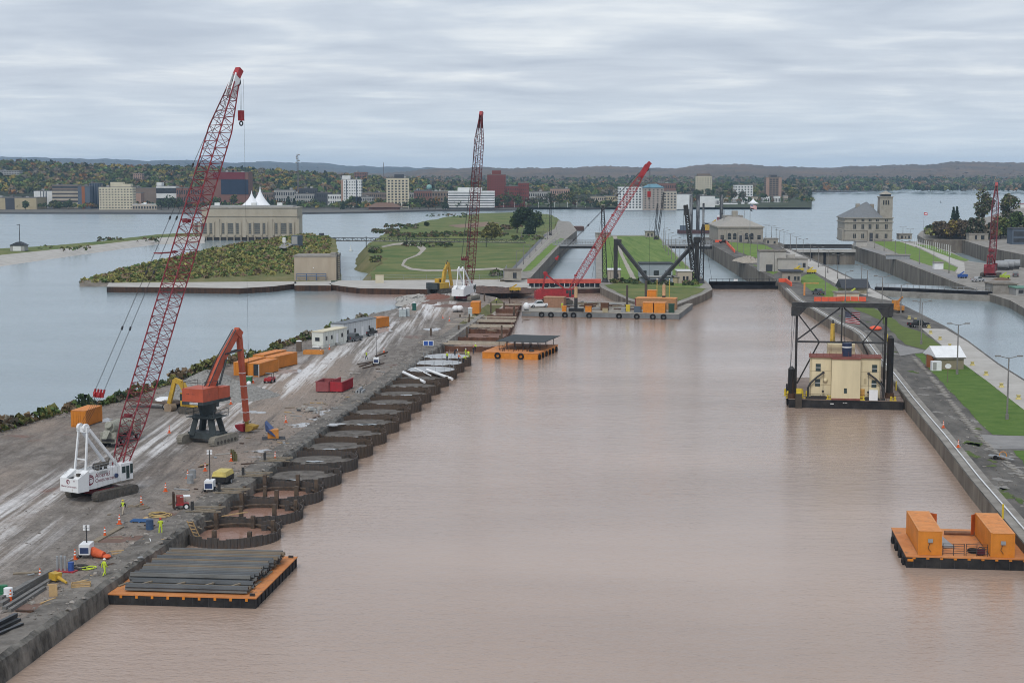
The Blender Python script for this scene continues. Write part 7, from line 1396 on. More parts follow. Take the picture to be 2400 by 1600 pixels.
for k in range(4): MB().torus((-.15,D*(k+.5)/4.2,.2),.45,.16,'x',12,6).build('tyre_fender',RUBBER,t)
cont1=container('orange container at the left of the lower right barge',onr((1.25,.55,1.32)),rz,L=10.2,doors='back',open_door=None); cont2=container('orange container at the right of the lower right barge',onr((8.7,.35,1.32)),rz,L=10.2,doors=None)
for cc in (cont1,cont2): MB().bx(1.0,1.5,-.12,-.03,1.35,1.75).build('junction_box',GSTEEL,cc); MB().path([(1.2,-.1,1.35),(1.0,-.15,.8),(1.3,-.12,.4)],.03).build('cable',STEELD,cc)
MB().beam((2.44,10.2,1.3),(3.2,9.5,1.3),.06,2.3).build('open_door',M('door_red_orange',(.5,.12,.03),.5),cont1); MB().beam((-.02,10.2,1.3),(-.5,9.6,1.3),.06,2.3).build('open_door',MT['door_red_orange'],cont2)
for k in range(2):
    rl=thing('tube_gate','tubular steel gate, %s of two between the containers'%('left','right')[k],'gate',onr((3.85+k*2.4,.75,1.3)),rz)
    for z in (.25,.5,.75,1.0,1.25): MB().cyl((0,0,z),(2.2,0,z),.03,n=5).build('bar',STEELD,rl)
    for x in (0,1.1,2.2): MB().cyl((x,0,0),(x,0,1.28),.04,n=5).build('upright',STEELD,rl)
o=MB().bx(-.6,.6,0,5.5,0,.12).build('ramp_plate',GSTEEL); o.location=onr((5.0,4.2,1.33)); o.rotation_euler=(0,0,rz+.12); tag(o,'grey steel ramp plate between the two containers','ramp')
o=MB().cyl((0,0,.25),(3.6,0,.25),.22,n=10).build('pipe_length',M('brown_pipe',(.2,.11,.07),.7),smooth=40); o.location=onr((5.4,10.6,1.32)); o.rotation_euler=(0,0,rz); tag(o,'brown pipe lying across the far end of the container barge','pipe')
t2=thing('portable_generator','small dark red generator beside the right container','generator',onr((7.8,1.1,1.32)),rz); MB().bx(-.4,.4,-.3,.3,.1,.65).build('engine',M('dark_red',(.10,.02,.03),.6),t2); MB().torus((0,0,.4),.45,.04,'y',10,4).build('frame',STEELD,t2)
t2=thing('loose_tyre','black tyre lying on the container barge deck','tyre',onr((7.3,2.4,1.5)),rz); MB().torus((0,0,0),.5,.19,'z',14,6).build('tread',RUBBER,t2,60)
# small orange barge with raised grating in the channel
t,L,D=barge('orange barge with a dark raised grating platform in mid channel',(1130.5,824),(1260,828),(1160,803),1.5,ORG2,DECKO)
for k,f in enumerate((.28,.70)): MB().torus((L*f,-.18,.75),.55,.2,'y',14,6).build('tyre_fender',RUBBER,t)
for k in range(6): MB().torus((L+.15,D*(k+.4)/6,.6),.5,.2,'x',12,6).build('tyre_fender',RUBBER,t)
MB().bx(L*.14,L*1.02,D*.25,D*1.05,3.35,3.47).build('grating',M('dark_grating',(.05,.056,.058),.7,var=.3,scale=3),t)
for k in range(18): x=L*(.18+.15*(k%6)); y=D*(.3+.34*(k//6)); MB().cyl((x,y,1.5),(x,y,3.36),.08,n=5).build('platform_leg',STEELD,t)
for k in range(26): x=random.uniform(L*.25,L*.85); y=random.uniform(D*.08,D*.3); MB().cyl((x,y,1.5),(x+random.uniform(-.2,.2),y,1.5+random.uniform(.4,1.2)),.05,n=4).build('steel_stub',RUST,t)
t2=thing('hose_coil','dark coiled hoses on the small orange barge','hose',onb((0,0,0))); t2.location=Vector(t.location)+Matrix.Rotation(t.rotation_euler.z,4,'Z')@Vector((L*.83,D*.16,1.62))
for k in range(3): MB().torus((0,0,.1*k),.6-.05*k,.07,'z',14,5).build('coil',STEELD,t2)
# grey crane barge
GB=M('grey_barge',(.13,.14,.145),.7,scale=.35,c2=(.22,.23,.235),st=(1,1,.3)); t,L,D=barge('long grey barge carrying the red crane, tyre fenders along its side',(1222.6,729),(1591,736),(1237,704),1.6,GB,M('barge_deck',(.22,.20,.17),.85,scale=.3,c2=(.36,.34,.30)),name='crane_barge'); gb=t; GL,GD=L,D
for f in (.13,.19,.28,.335,.435,.625,.737,.838,.905): MB().torus((L*f,-.22,.75),.62,.22,'y',14,6).build('tyre_fender',RUBBER,t)
MB().bx(-.05,L+.05,-.05,.02,-.4,.18).build('waterline_stain',M('brown_stain',(.16,.10,.075),.8),t)
mrg=Matrix.Rotation(gb.rotation_euler.z,4,'Z')
def ong(f,g,z=1.6): return Vector(gb.location)+(mrg@Vector((GL*f,GD*g,z)))
def deckbox(name,label,cat,f,g,sx,sy,sz,m,extra=None):
    q=thing(name,label,cat,ong(f,g),gb.rotation_euler.z); MB().bx(0,sx,0,sy,0,sz).build('body',m,q); MB().bx(-.08,sx+.08,-.08,sy+.08,sz,sz+.1).build('lid',extra or m,q); MB().bx(sx*.1,sx*.4,-.05,.02,.1,sz*.8).build('door',m,q); return q
OD=ORG2
deckbox('deck_box','small orange box near the left spud of the crane barge','box',.255,.03,1.2,1.2,1.5,OD); deckbox('deck_box','square orange box at the middle of the crane barge','box',.405,.03,1.7,1.2,1.5,OD); deckbox('deck_box','tan crate on the crane barge edge','box',.515,.03,1.5,1.1,1.0,TAN)
deckbox('deck_house','large orange deck house at the right end of the crane barge','deck house',.767,.06,2.9,3.5,2.8,OD,CORT); deckbox('deck_house','second orange deck house beside the green tank','deck house',.838,.06,3.1,3.5,2.8,OD,CORT); deckbox('deck_house','upper orange cabin with a black ball lamp on the crane barge','deck house',.745,.5,2.7,3,5.0,OD); deckbox('deck_store','tan open-sided timber store at the left of the crane barge','store',.085,.35,6.0,4,3.0,M('tan_timber',(.30,.17,.11),.8),M('tan_roof',(.42,.27,.17),.8)); deckbox('deck_tank','dark green tank at the right end of the crane barge','tank',.925,.1,1.5,2,2.4,M('tank_green',(.03,.07,.05),.6)); deckbox('winch_box','dark red winch house on the crane barge','box',.66,.55,3.8,3,2.4,M('dark_red2',(.17,.03,.05),.6)); deckbox('yellow_tank','upright yellow tank on the crane barge','tank',.653,.12,1.1,1.1,1.9,M('sign_yellow',(.6,.45,.04),.5)); deckbox('deck_house','tan deck house top behind the orange houses','deck house',.69,.34,11.5,5,3.2,M('tan_deckhouse',(.36,.20,.10),.7),CORT); deckbox('tool_box','dark rusty tool rack at the middle of the crane barge','box',.48,.2,2.2,1.6,2.0,M('rack_rust',(.12,.06,.035),.8)); deckbox('tool_box','low black steel box between spud and orange box','box',.30,.02,4.2,1.4,.9,BLKP); deckbox('tool_box','blue-black pump set left of the orange houses','box',.71,.08,1.9,1.6,1.5,SLATE); deckbox('tool_box','grey locker beside the yellow tank','box',.63,.06,1.1,1.1,1.1,GSTEEL); deckbox('tool_box','brown crate behind the black steel box','box',.36,.3,2.4,1.4,1.4,M('rack_rust',(.12,.06,.035),.8))
for f,l in ((.335,'left'),(.86,'right')):
    q=thing('spud_pile','black spud with a pale timber top at the %s of the crane barge'%l,'spud',ong(f,.1 if f<.5 else .45)); MB().cyl((0,0,0),(0,0,3.8),.5,n=12).build('shaft',STEELD,q,40); MB().cyl((0,0,3.8),(0,0,6.9),.48,n=12).build('timber_top',M('spud_tan',(.50,.33,.19),.8),q,40); MB().cyl((0,0,0),(0,0,.9),1.0,.6,n=12).build('collar',STEELD,q)
for f,g,h in ((.603,.6,6.2),(.70,.85,7)): q=thing('spud_pile','slim dark spud post behind the crane barge %s'%('left' if f<.65 else 'right'),'spud',ong(f,g)); MB().cyl((0,0,-2),(0,0,h),.32 if f<.65 else .42,n=10).build('shaft',M('spud_brown',(.09,.075,.065),.8),q,40); MB().bx(-.7,.7,-.7,.7,0,.7).build('collar',STEELD,q)
for f,g in ((.81,.5),(.89,.5)): q=thing('flag_staff','thin yellow pole on the orange deck houses, %s'%('left' if f<.85 else 'right'),'pole',ong(f,g)); MB().cyl((0,0,0),(0,0,8.5),.09,n=5).build('shaft',MT['sign_yellow'],q); MB().ball((0,0,8.5),.2,6).build('lamp',WHITEP,q)
q=pickup('white service truck at the left end of the crane barge',ong(.055,.35),R(100),WHITEP); q.scale=(1.1,)*3
q=thing('white_tank','white rounded tank at the left corner of the crane barge','tank',ong(.02,.06)); MB().ball((0,0,1.2),.95,10,sz=1.2).build('shell',WHITEP,q,60); MB().bx(-.7,.7,-.7,.7,0,.2).build('base',STEELD,q)
for k in range(46):
    q=ong(random.uniform(.2,.66),random.uniform(.12,.8),1.7+random.random()*.5); o=MB().beam((0,0,0),(random.uniform(1,5),random.uniform(-.8,.8),0),random.uniform(.15,.4),random.uniform(.15,.5)).build('deck_beam',random.choice((TIMB,RUST,CONC,GSTEEL))); o.location=q; tag(o,'loose beam among the clutter on the crane barge deck','beam','loose beams on the crane barge')
# ---------------- gantry barge with cream house ----------------
t,L,D=barge('black-hulled work barge with cream house and tall dark gantry frame at the right quay',(1848.7,934),(2117.5,940),(1846,884),1.6,HULLK,M('gantry_deck',(.16,.12,.10),.85,scale=.4,c2=(.26,.21,.18)),name='gantry_barge'); B=t; BL_,BD=L,D; mrb=Matrix.Rotation(B.rotation_euler.z,4,'Z')
CRM=M('house_cream',(.62,.535,.355),.6,var=.09,scale=.4,st=(1,1,.2),wear=((.36,.24,.14),.63,.9,(1,1,.12))); RRF=M('red_oxide',(.22,.085,.07),.8)
fx=lambda x:(x-150)/1405.0
hx0,hx1,hz=L*fx(408),L*fx(1273),1.6; HH=7.3; y0=.9
MB().bx(hx0,hx1,y0,y0+4.6,hz,hz+HH).build('house_wall',CRM,t); MB().bx(L*fx(672),L*fx(1024),y0-1.1,y0+.1,hz,hz+HH-.1).build('stair_block',CRM,t); MB().bx(L*fx(672),L*fx(1024),y0-1.16,y0+.1,hz,hz+.3).build('base_strip',RRF,t)
MB().bx(hx0-.2,hx1+.2,y0-.3,y0+4.8,hz+HH,hz+HH+.2).build('house_roof',RRF,t); MB().bx(L*fx(668),L*fx(1028),y0-1.3,y0,hz+HH-.1,hz+HH+.2).build('house_roof',RRF,t)
for (a0,a1,z0,z1) in ((476,538,5.3,6.6),(1168,1230,5.3,6.6),(472,534,2.6,3.9),(1165,1226,2.6,3.9)):
    w=MB().bx(L*fx(a0),L*fx(a1),y0-.07,y0+.1,hz+z0-.4,hz+z1-.4).build('window',CGLASS,t); MB().bx(L*fx(a0),L*fx(a1),y0-.11,y0,hz+z0+.2,hz+z0+.28).build('window_bar',WHITEP,w)
d=MB().bx(L*fx(815),L*fx(873),y0-1.15,y0-1.0,hz+.3,hz+2.3).build('door',CRM,t); MB().bx(L*fx(826),L*fx(862),y0-1.19,y0-1.1,hz+1.2,hz+2.1).build('door_window',CGLASS,d)
MB().bx(L*fx(1022),L*fx(1083),y0-.1,y0+.1,hz,hz+1.9).build('side_door',M('tan_door',(.50,.28,.08),.6),t); MB().bx(L*fx(1135),L*fx(1240),y0-1.1,y0-.1,hz,hz+1.8).build('white_locker',WHITEP,t); MB().bx(L*fx(1072),L*fx(1100),y0-.12,y0,hz+2.9,hz+3.7).build('vent',TAN,t); MB().ball((L*fx(597),y0-.1,hz+3.3),.42,8).build('life_raft',CRM,t,60)
mb=MB()
for k in range(12): x=hx0+(hx1-hx0)*k/11; mb.cyl((x,y0-.2,hz+HH+.25),(x,y0-.2,hz+HH+1.1),.035,n=4)
mb.build('roof_rail',RRF,t)
MB().bx(L*fx(630),L*fx(970),y0+4.9,y0+10,hz,hz+HH+1.9).build('roof_house',CRM,t); st=MB().cyl((L*fx(860),y0+1.6,hz+HH+.2),(L*fx(860),y0+1.6,hz+HH+2.5),.85,n=14).build('funnel',M('funnel_navy',(.02,.03,.07),.5),t,40); MB().cyl((L*fx(860),y0+1.6,hz+HH+1.7),(L*fx(860),y0+1.6,hz+HH+1.9),.88,n=14).build('funnel_band',WHITEP,st)
for xx in (hx0+.15,L*fx(668),L*fx(1028),hx1-.15): MB().cyl((xx,y0-.1,hz),(xx,y0-.1,hz+HH),.05,n=5).build('drain_pipe',TAN,t)
for zz in (2.45,4.9): MB().bx(hx0,hx1,y0-.03,y0+.02,hz+zz,hz+zz+.05).build('plate_seam',M('seam_tan',(.42,.35,.22),.8),t)  # horizontal plate seams, a darker tan than the cream wall
mb=MB()
for k in range(16): x=.4+(L-.8)*k/15; mb.cyl((x,.12,1.6),(x,.12,2.5),.03,n=4)
for z in (2.05,2.5): mb.cyl((.4,.12,z),(L-.4,.12,z),.025,n=4)
stuff(mb.build('deck_rail',RUST,t))
# gantry frame
gy=y0+2.6; xl,xr=L*fx(235),L*fx(1338); ztop=18.4; zc=11.3; GK=STEELD
for x in (xl,xr): MB().beam((x,gy+3,hz),(x,gy,ztop-1.0),.42,.46).build('gantry_post',GK,t)
MB().bx(xl-.9,xr+1.2,gy-.5,gy+.5,ztop-.8,ztop).build('gantry_beam',GK,t)
for x,s in ((xl-.2,1),(xr+.3,-1)): MB().xz([(x-.8,ztop-2.4),(x+.6,ztop-2.4),(x+s*1.9 if s>0 else x+.8,ztop-.9),(x-.8 if s>0 else x-1.9,ztop-.9)],gy-.6,gy+.6).build('gantry_knee',GK,t)
MB().beam((xl,gy+1,zc),(xr,gy+1,zc),.32).build('cross_tie',GK,t); mid=(xl+xr)/2+.1
for p,q,w in (((mid,gy,ztop-.9),(mid,gy+.8,zc),.26),((mid-.3,gy,ztop-.9),(xl+.1,gy+.9,zc+.3),.28),((mid+.3,gy,ztop-.9),(xr-.1,gy+.9,zc+.3),.28),((xl+.1,gy+.2,ztop-2),(L*fx(522),gy+.9,zc),.22),((xr-.1,gy+.2,ztop-2),(L*fx(1055),gy+.9,zc),.22),((L*fx(522),gy+1,zc),(L*fx(255),gy+2.6,3.6),.22),((L*fx(1055),gy+1,zc),(L*fx(1320),gy+2.6,3.6),.22)): MB().beam(p,q,w).build('brace',GK,t)
for x in (xl-.6,xr+.8): MB().bx(x-.35,x+.35,gy-.9,gy+.4,ztop-2.2,ztop-.6).build('sheave_box',GK,t)
cables(t,[((xl-.8,gy,ztop-2),(xl-1.0,gy-.6,6.2)),((xl-.3,gy,ztop-2),(xl-1.0,gy-.6,6.2)),((mid+.5,gy,ztop-.5),(mid+.6,gy+.5,hz+HH)),((xr-.5,gy,ztop-1),(xr-.4,gy+1.5,hz+1))],.035,'hoist_rope')
def onbb(p): return Vector(B.location)+(mrb@Vector(p))
for x,y,h,l in ((L*fx(178),.8,5.2,'short black spud with pointed cap at the left of the gantry barge'),(L*fx(1402),4.0,10.6,'tall black spud pipe at the right of the gantry barge')):
    q=thing('spud_pile',l,'spud',onbb((x,y,hz))); MB().cyl((0,0,0),(0,0,h),.58,n=14).build('shaft',M('spud_black',(.02,.02,.021),.6,c2=(.08,.045,.025),st=(1,1,.15),lo=.5,hi=.8),q,40); MB().cyl((0,0,h),(0,0,h+.5),.62,.2,n=14).build('cap',STEELD,q)
    MB().cyl((0,0,0),(0,0,.9),.8,n=12).build('collar',RUST,q)
# stern well block, davits, bollards
q=thing('fender_block','dark timber fender block with yellow head at the gantry barge corner','fender',onbb((L*fx(270),-.35,0))); MB().bx(-.55,.55,-.35,.3,-.4,2.6).build('timber_block',M('dark_timber',(.07,.06,.05),.85),q); MB().bx(-.42,.42,-.3,.3,2.6,3.5).build('yellow_head',MT['sign_yellow'],q)
for x,s in ((L*fx(385),1),(L*fx(1310),-1)):
    q=thing('davit','curved black davit at the %s front of the cream house'%('left' if s>0 else 'right'),'davit',onbb((x,.35,hz)),B.rotation_euler.z); MB().path([(0,0,0),(0,0,2.0),(s*.4,0,2.8),(s*1.4,0,3.8),(s*2.6,0,4.7)],.17,n=7).build('arm',STEELD,q,40); MB().ball((s*2.6,0,4.7),.26,8).build('sheave',STEELD,q); cables(q,[((s*2.6,0,4.6),(s*2.6,0,1.6))],.03,'fall_rope'); MB().ball((s*2.6,0,1.4),.22,8).build('hook_ball',STEELD,q); MB().cyl((0,0,0),(0,0,.4),.32,n=10).build('base',STEELD,q)
for k,(x,y,l) in enumerate(((L*fx(655),.25,'yellow bitts in front of the cream house'),(L*fx(1045),.2,'yellow chock right of the stair block'),(L*fx(1430),.3,'pale yellow bitts at the right corner of the gantry barge'),(L*fx(345),1.4,'yellow valve frame left of the cream house'),(L*fx(160),.5,'yellow bollard at the left corner of the gantry barge'),(L*fx(130),3.5,'yellow winch at the left edge of the gantry barge'),(L*fx(290),4.2,'yellow winch beside the left gantry post'))):
    q=thing('deck_bitts',l,'bollard',onbb((x,y,hz)),B.rotation_euler.z); YB=MT['sign_yellow']; MB().bx(-.6,.6,-.2,.2,0,.12).build('foot',YB,q)
    for dx in (-.35,.35): MB().cyl((dx,0,.1),(dx,0,.75 if k<3 else 1.3),.17,n=8).build('post',YB,q)
    MB().beam((-.5,0,.55),(.5,0,.55),.12).build('bar',YB,q)
for k,(x,w) in enumerate(((L*fx(520),3.6),(L*fx(1170),3.0))):
    q=thing('chain_heap','black chain and gear heaped at the %s front of the cream house'%('left','right')[k],'gear',onbb((x,.25,hz)),B.rotation_euler.z); 
    for z in range(3): MB().beam((-w/2+z*.2,0,.15+z*.17),(w/2-z*.3,.1,.15+z*.17),.3,.2).build('link_row',STEELD,q)
for k in range(7): MB().torus((-.2,1.5+k*3.2,.9),.5,.2,'x',12,6).build('tyre_fender',RUBBER,t)
for k,(x0,x1) in enumerate(((.475,.485),(.49,.50),(.505,.512),(.365,.395))): MB().bx(L*x0,L*x1,-.04,0,1.05 if k<3 else .8,1.15 if k<3 else .95).build('hull_mark',WHITEP,t)
q=excavator('yellow excavator arm rising behind the cream house',onbb((L*fx(740),y0+14.5,hz)),R(170)+B.rotation_euler.z,1.45,[(0,1.2,1.7),(0,1.4,5.4),(0,2.0,8.4),(0,2.9,4.6)],CATY)
p=onbb((L*fx(838),y0+4,hz+HH+.3)); flagpole('flag staff flying a US flag on the cream house roof',p,7.6,2.9,2.0,'us',droop=.12,r=.07)
# dredge rig and launch beyond the far lock
c=P(1650,548,LOW); t=thing('spud_rig','jack-up work rig with tall dark spuds and yellow machinery beyond the lock','rig',c); MB().bx(-18,18,0,14,-1,2.5).build('pontoon',M('rig_rust',(.09,.05,.05),.8),t)
for x,h in ((-9,28),(-4,28),(0,22),(13,28)): MB().cyl((x,5,0),(x,5,h),1.3 if h>25 else .8,n=10).build('spud',M('spud_mottled',(.06,.06,.065),.7,c2=(.26,.26,.26),st=(1,1,.2),scale=.3,lo=.5,hi=.6),t,40)
MB().bx(1,12,2,8,2.5,6.5).build('machinery',CATY,t); MB().bx(-17,-12,1,5,2.5,6).build('blue_cabin',SLATE,t); MB().beam((4,4,6),(9,4,10),.9).build('yellow_arm',CATY,t)
c=P(1687,530,LOW); t=thing('tour_boat','white double-decked tour boat beyond the stone lock building','boat',c,R(70)); MB().add([(-4,-10,0),(4,-10,0),(4,6,0),(0,12,0),(-4,6,0),(-4.3,-10,2),(4.3,-10,2),(4.3,6,2.2),(0,13,2.6),(-4.3,6,2.2)],[(0,4,3,2,1),(5,6,7,8,9),(0,1,6,5),(1,2,7,6),(2,3,8,7),(3,4,9,8),(4,0,5,9)]).build('hull',HULLK,t); MB().bx(-3.6,3.6,-9,4,2,5).build('lower_deck',WHITEP,t); MB().bx(-3,3,-6,2,5,7.5).build('upper_deck',M('boat_maroon',(.2,.08,.09),.6),t); MB().bx(-1.5,1.5,-1,2,7.5,9).build('wheelhouse',WHITEP,t)
t=thing('scow','rusty empty scow moored at the end of the left lock pier','barge',P(1332,541,LOW)); MB().bx(0,12,0,16,-.5,3).build('hull',M('scow_rust',(.09,.05,.04),.8),t); MB().bx(.8,11.2,.8,15.2,3,3.2).build('deck',M('scow_deck',(.17,.11,.09),.85),t)

# ================= people =================
def human(pose):
    J={'pel':(0,0,.95),'sp':(0,.0,1.15),'ch':(0,0,1.36),'nk':(0,.01,1.52),'hd':(0,.03,1.64),'ht':(0,.03,1.74)}
    for s,n in ((-1,'l'),(1,'r')):
        J['sh'+n]=(s*.20,0,1.42); J['el'+n]=(s*.27,.02,1.13); J['wr'+n]=(s*.27,.10,.89); J['ha'+n]=(s*.26,.14,.80); J['hi'+n]=(s*.10,0,.92); J['kn'+n]=(s*.12,.02,.5); J['an'+n]=(s*.12,0,.09); J['to'+n]=(s*.13,.17,.05)
    if pose=='walk': J['knl']=(-.11,.16,.52); J['anl']=(-.11,.24,.1); J['tol']=(-.12,.42,.08); J['knr']=(.11,-.04,.5); J['anr']=(.12,-.28,.13); J['tor']=(.12,-.12,.05); J['ell']=(-.27,-.12,1.15); J['wrl']=(-.26,-.1,.9); J['hal']=(-.25,-.07,.82); J['wrr']=(.26,.22,.95); J['har']=(.25,.28,.88)
    if pose=='bend':
        for k,v in {'sp':(0,.1,1.1),'ch':(0,.32,1.22),'nk':(0,.48,1.26),'hd':(0,.6,1.24),'ht':(0,.69,1.22),'shl':(-.2,.36,1.22),'shr':(.2,.36,1.22),'ell':(-.24,.46,.95),'elr':(.24,.46,.95),'wrl':(-.2,.56,.72),'wrr':(.2,.56,.72),'hal':(-.18,.6,.64),'har':(.18,.6,.64)}.items(): J[k]=v
    if pose=='work': J['ell']=(-.28,.18,1.2); J['wrl']=(-.18,.42,1.12); J['hal']=(-.14,.5,1.1); J['elr']=(.28,.18,1.18); J['wrr']=(.18,.42,1.05); J['har']=(.14,.5,1.03); J['knl']=(-.16,.06,.5); J['anl']=(-.2,0,.09); J['tol']=(-.22,.17,.05)
    names=list(J); E=[('pel','sp',0),('sp','ch',0),('ch','nk',0),('nk','hd',3),('hd','ht',3)]
    for n in 'lr': E+=[('ch','sh'+n,0),('sh'+n,'el'+n,1),('el'+n,'wr'+n,1),('wr'+n,'ha'+n,3),('pel','hi'+n,2),('hi'+n,'kn'+n,2),('kn'+n,'an'+n,2),('an'+n,'to'+n,4)]
    rad={'pel':.15,'sp':.145,'ch':.165,'nk':.06,'hd':.105,'ht':.07,'sh':.085,'el':.06,'wr':.045,'ha':.05,'hi':.105,'kn':.075,'an':.055,'to':.05}
    me=bpy.data.meshes.new('skel'); me.from_pydata([J[n] for n in names],[(names.index(a),names.index(b)) for a,b,_ in E],[]); o=link('skel',me); md=o.modifiers.new('s','SKIN')
    for i,n in enumerate(names): r=rad.get(n,rad.get(n[:2])); me.skin_vertices[0].data[i].radius=(r,r*(.72 if n in('pel','sp','ch') else 1)); me.skin_vertices[0].data[i].use_root=(n=='pel')
    o.modifiers.new('b','SUBSURF').levels=1; o.modifiers['b'].render_levels=1; md.use_smooth_shade=True
    dg=bpy.context.evaluated_depsgraph_get(); ev=bpy.data.meshes.new_from_object(o.evaluated_get(dg)); v=[tuple(x.co) for x in ev.vertices]; f=[tuple(p.vertices) for p in ev.polygons]; bpy.data.objects.remove(o)
    segs=[(np.array(J[a]),np.array(J[b]),m) for a,b,m in E]; mi=[]
    for q in f:
        c=np.mean([v[i] for i in q],0); best=(9,0)
        for a,b,m in segs:
            d=b-a; t_=np.clip(np.dot(c-a,d)/max(1e-9,np.dot(d,d)),0,1); dd=np.linalg.norm(c-a-t_*d)
            if dd<best[0]: best=(dd,m)
        mi.append(best[1])
    return v,f,mi,Vector(J['hd']),Vector(J['ht'])
POSES={k:human(k) for k in ('stand','walk','bend','work')}
SKIN=M('skin_tone',(.42,.25,.18),.6); BOOT=M('work_boot',(.06,.045,.035),.8); HIV=M('hi_vis_yellow',(.50,.62,.06),.6,var=.06); DKC=M('dark_cloth',(.025,.028,.035),.85); NAVYC=M('navy_cloth',(.035,.05,.09),.85); KHAK=M('pale_trousers',(.45,.39,.31),.85); ORV=M('hi_vis_orange',(.70,.17,.04),.6); HELW=M('helmet_white',(.75,.75,.74),.4); HELR=M('helmet_red',(.5,.04,.03),.4); HELY=M('helmet_yellow',(.6,.45,.05),.4)
def person(label,loc,rz,pose,top,sleeve,legs,helmet):
    v,f,mi,hd,ht=POSES[pose]; mb=MB(); mb.v=list(v); mb.f=list(f); mb.m=list(mi); t=mb.build('person',[top,sleeve,legs,SKIN,BOOT],None,60); t.location=loc; t.rotation_euler=(0,0,rz); tag(t,label,'person','site workers')
    d=(ht-hd).normalized(); h=MB(); h.ball((0,0,0),.135,10,sz=.85); h.cyl((0,0,-.02),(0,0,.0),.165,n=12); o=h.build('helmet',helmet,t,60); o.location=hd+d*.085; o.rotation_euler=d.to_track_quat('Z','Y').to_euler(); return t
person('worker in yellow vest over black, pale trousers, walking beside the crane',P(289,1206,2.0),R(150),'walk',HIV,DKC,KHAK,HELY)
person('worker in bright yellow trousers and red helmet at the quay edge',P(377,1251,2.0),R(20),'work',HIV,HIV,HIV,HELR); person('worker in full yellow suit walking on the near quay',P(245,1350,2.0),R(-40),'walk',HIV,HIV,HIV,HELW)
person('worker in yellow jacket crossing the haul road',P(859,843,2.0),R(60),'walk',HIV,HIV,NAVYC,HELW)
for k,(x,y,pose,top,leg,hel,l) in enumerate(((1062,845,'stand',HIV,DKC,HELW,'left edge of'),(1089,848,'work',ORV,NAVYC,HELW,'orange sleeves, at the front of'),(1100,850,'bend',HIV,DKC,HELY,'bending at the centre of'),(1112,838,'bend',HIV,HIV,HELR,'bent over behind the others on'),(1106,836,'work',HIV,HIV,HELW,'standing behind the others on'),(1080,833,'bend',DKC,DKC,HELW,'dark clothed, bent at the back of'),(1124,830,'stand',DKC,NAVYC,HELR,'dark jacket, right side of'),(1128,823,'work',HIV,DKC,HELW,'beside the orange barge at'),)):
    person('worker in %s, %s the wet concrete caps'%('orange' if top is ORV else 'yellow' if top is HIV else 'dark clothes',l),P(x-14,y,2.05),random.uniform(0,6.2),pose,top,top,leg,hel)
person('worker in yellow vest at the grey-roofed trailer door',P(857,780,2.0),R(90),'stand',HIV,HIV,DKC,HELW); person('second worker in yellow vest behind the black pickup',P(861,776,2.0),R(200),'stand',HIV,HIV,DKC,HELW); person('worker in yellow vest on the half-built boxes by the far white crane',P(1164,712,2.1),R(90),'work',HIV,HIV,DKC,HELW); person('worker in yellow on the crane barge beside the tan store',ong(.215,.3),R(0),'stand',HIV,HIV,HIV,HELW)

# ================= planks, beams, hoses, puddles on the pier =================
def beams(lst,mat,lab,grp,name,z0=2.0,cat='beam'):
    for k,(x0,y0,x1,y1,w,h,dz) in enumerate(lst):
        a,b=P(x0,y0,z0),P(x1,y1,z0); o=MB().beam(Vector((0,0,h/2+dz)),b-a+Vector((0,0,h/2+dz)),w,h).build(name,mat); o.location=a; tag(o,lab,cat,grp)
beams([(0,1420,120,1345,.5,.35,0),(10,1428,118,1362,.4,.3,0),(22,1434,105,1380,.35,.3,.0),(0,1412,70,1372,.4,.25,.3),(30,1400,118,1349,.35,.3,.32)],M('grey_beam',(.12,.12,.115),.6,c2=(.2,.19,.18)),'grey steel beam in the stack at the near left quay','near stack of steel beams','steel_beam')
beams([(-10,1470,35,1446,.4,.35,0),(-10,1482,45,1456,.4,.35,0),(-10,1492,52,1466,.35,.3,0),(-10,1476,38,1452,.35,.3,.34)],BLKP,'dark steel beam in the lowest stack at the left edge','dark beams at the left edge','steel_beam')
beams([(222,1270,284,1235,.7,.15,0),(255,1262,290,1262,.2,.1,0),(300,1188,345,1186,.2,.15,0),(320,1188,332,1182,.3,.12,.12)],TIMB,'grey timber plank on the muddy pier behind the near quay','grey planks on the pier','plank',cat='plank')
beams([(180,1366,206,1360,.3,.15,0),(178,1376,200,1370,.25,.12,0),(211,1350,240,1347,.25,.12,0),(95,1415,130,1402,.2,.12,0),(112,1384,135,1383,.2,.15,.5),(258,1293,290,1290,.2,.1,0),(262,1299,285,1296,.2,.1,0),(335,1265,385,1265,.15,.1,0),(520,1210,580,1200,.15,.1,0)],TIMY,'new timber plank lying near the quay edge','new planks near the quay','plank',cat='plank')
beams([(842,860,890,845,.25,.2,0),(850,864,900,852,.2,.2,0),(838,855,880,848,.3,.15,.1),(880,836,908,826,.3,.25,0),(960,905,1008,938,.35,.2,.2)][:4],RUST,'rusty beam in the heap beside the quay light tower','rusty beams by the light tower','steel_beam')
for x0,y0,x1,y1,l in ((1000,866,1060,888,'upper'),(945,872,995,895,'middle'),(972,862,1010,880,'thin')):
    a,b=P(x0,y0,2.3),P(x1,y1,1.6); o=MB().cyl((0,0,0),b-a,.28 if l!='thin' else .14,n=10).build('chute_pipe',WHITEP,smooth=40); o.location=a; tag(o,'pale %s chute pipe sloping from the quay to the cells'%l,'pipe')
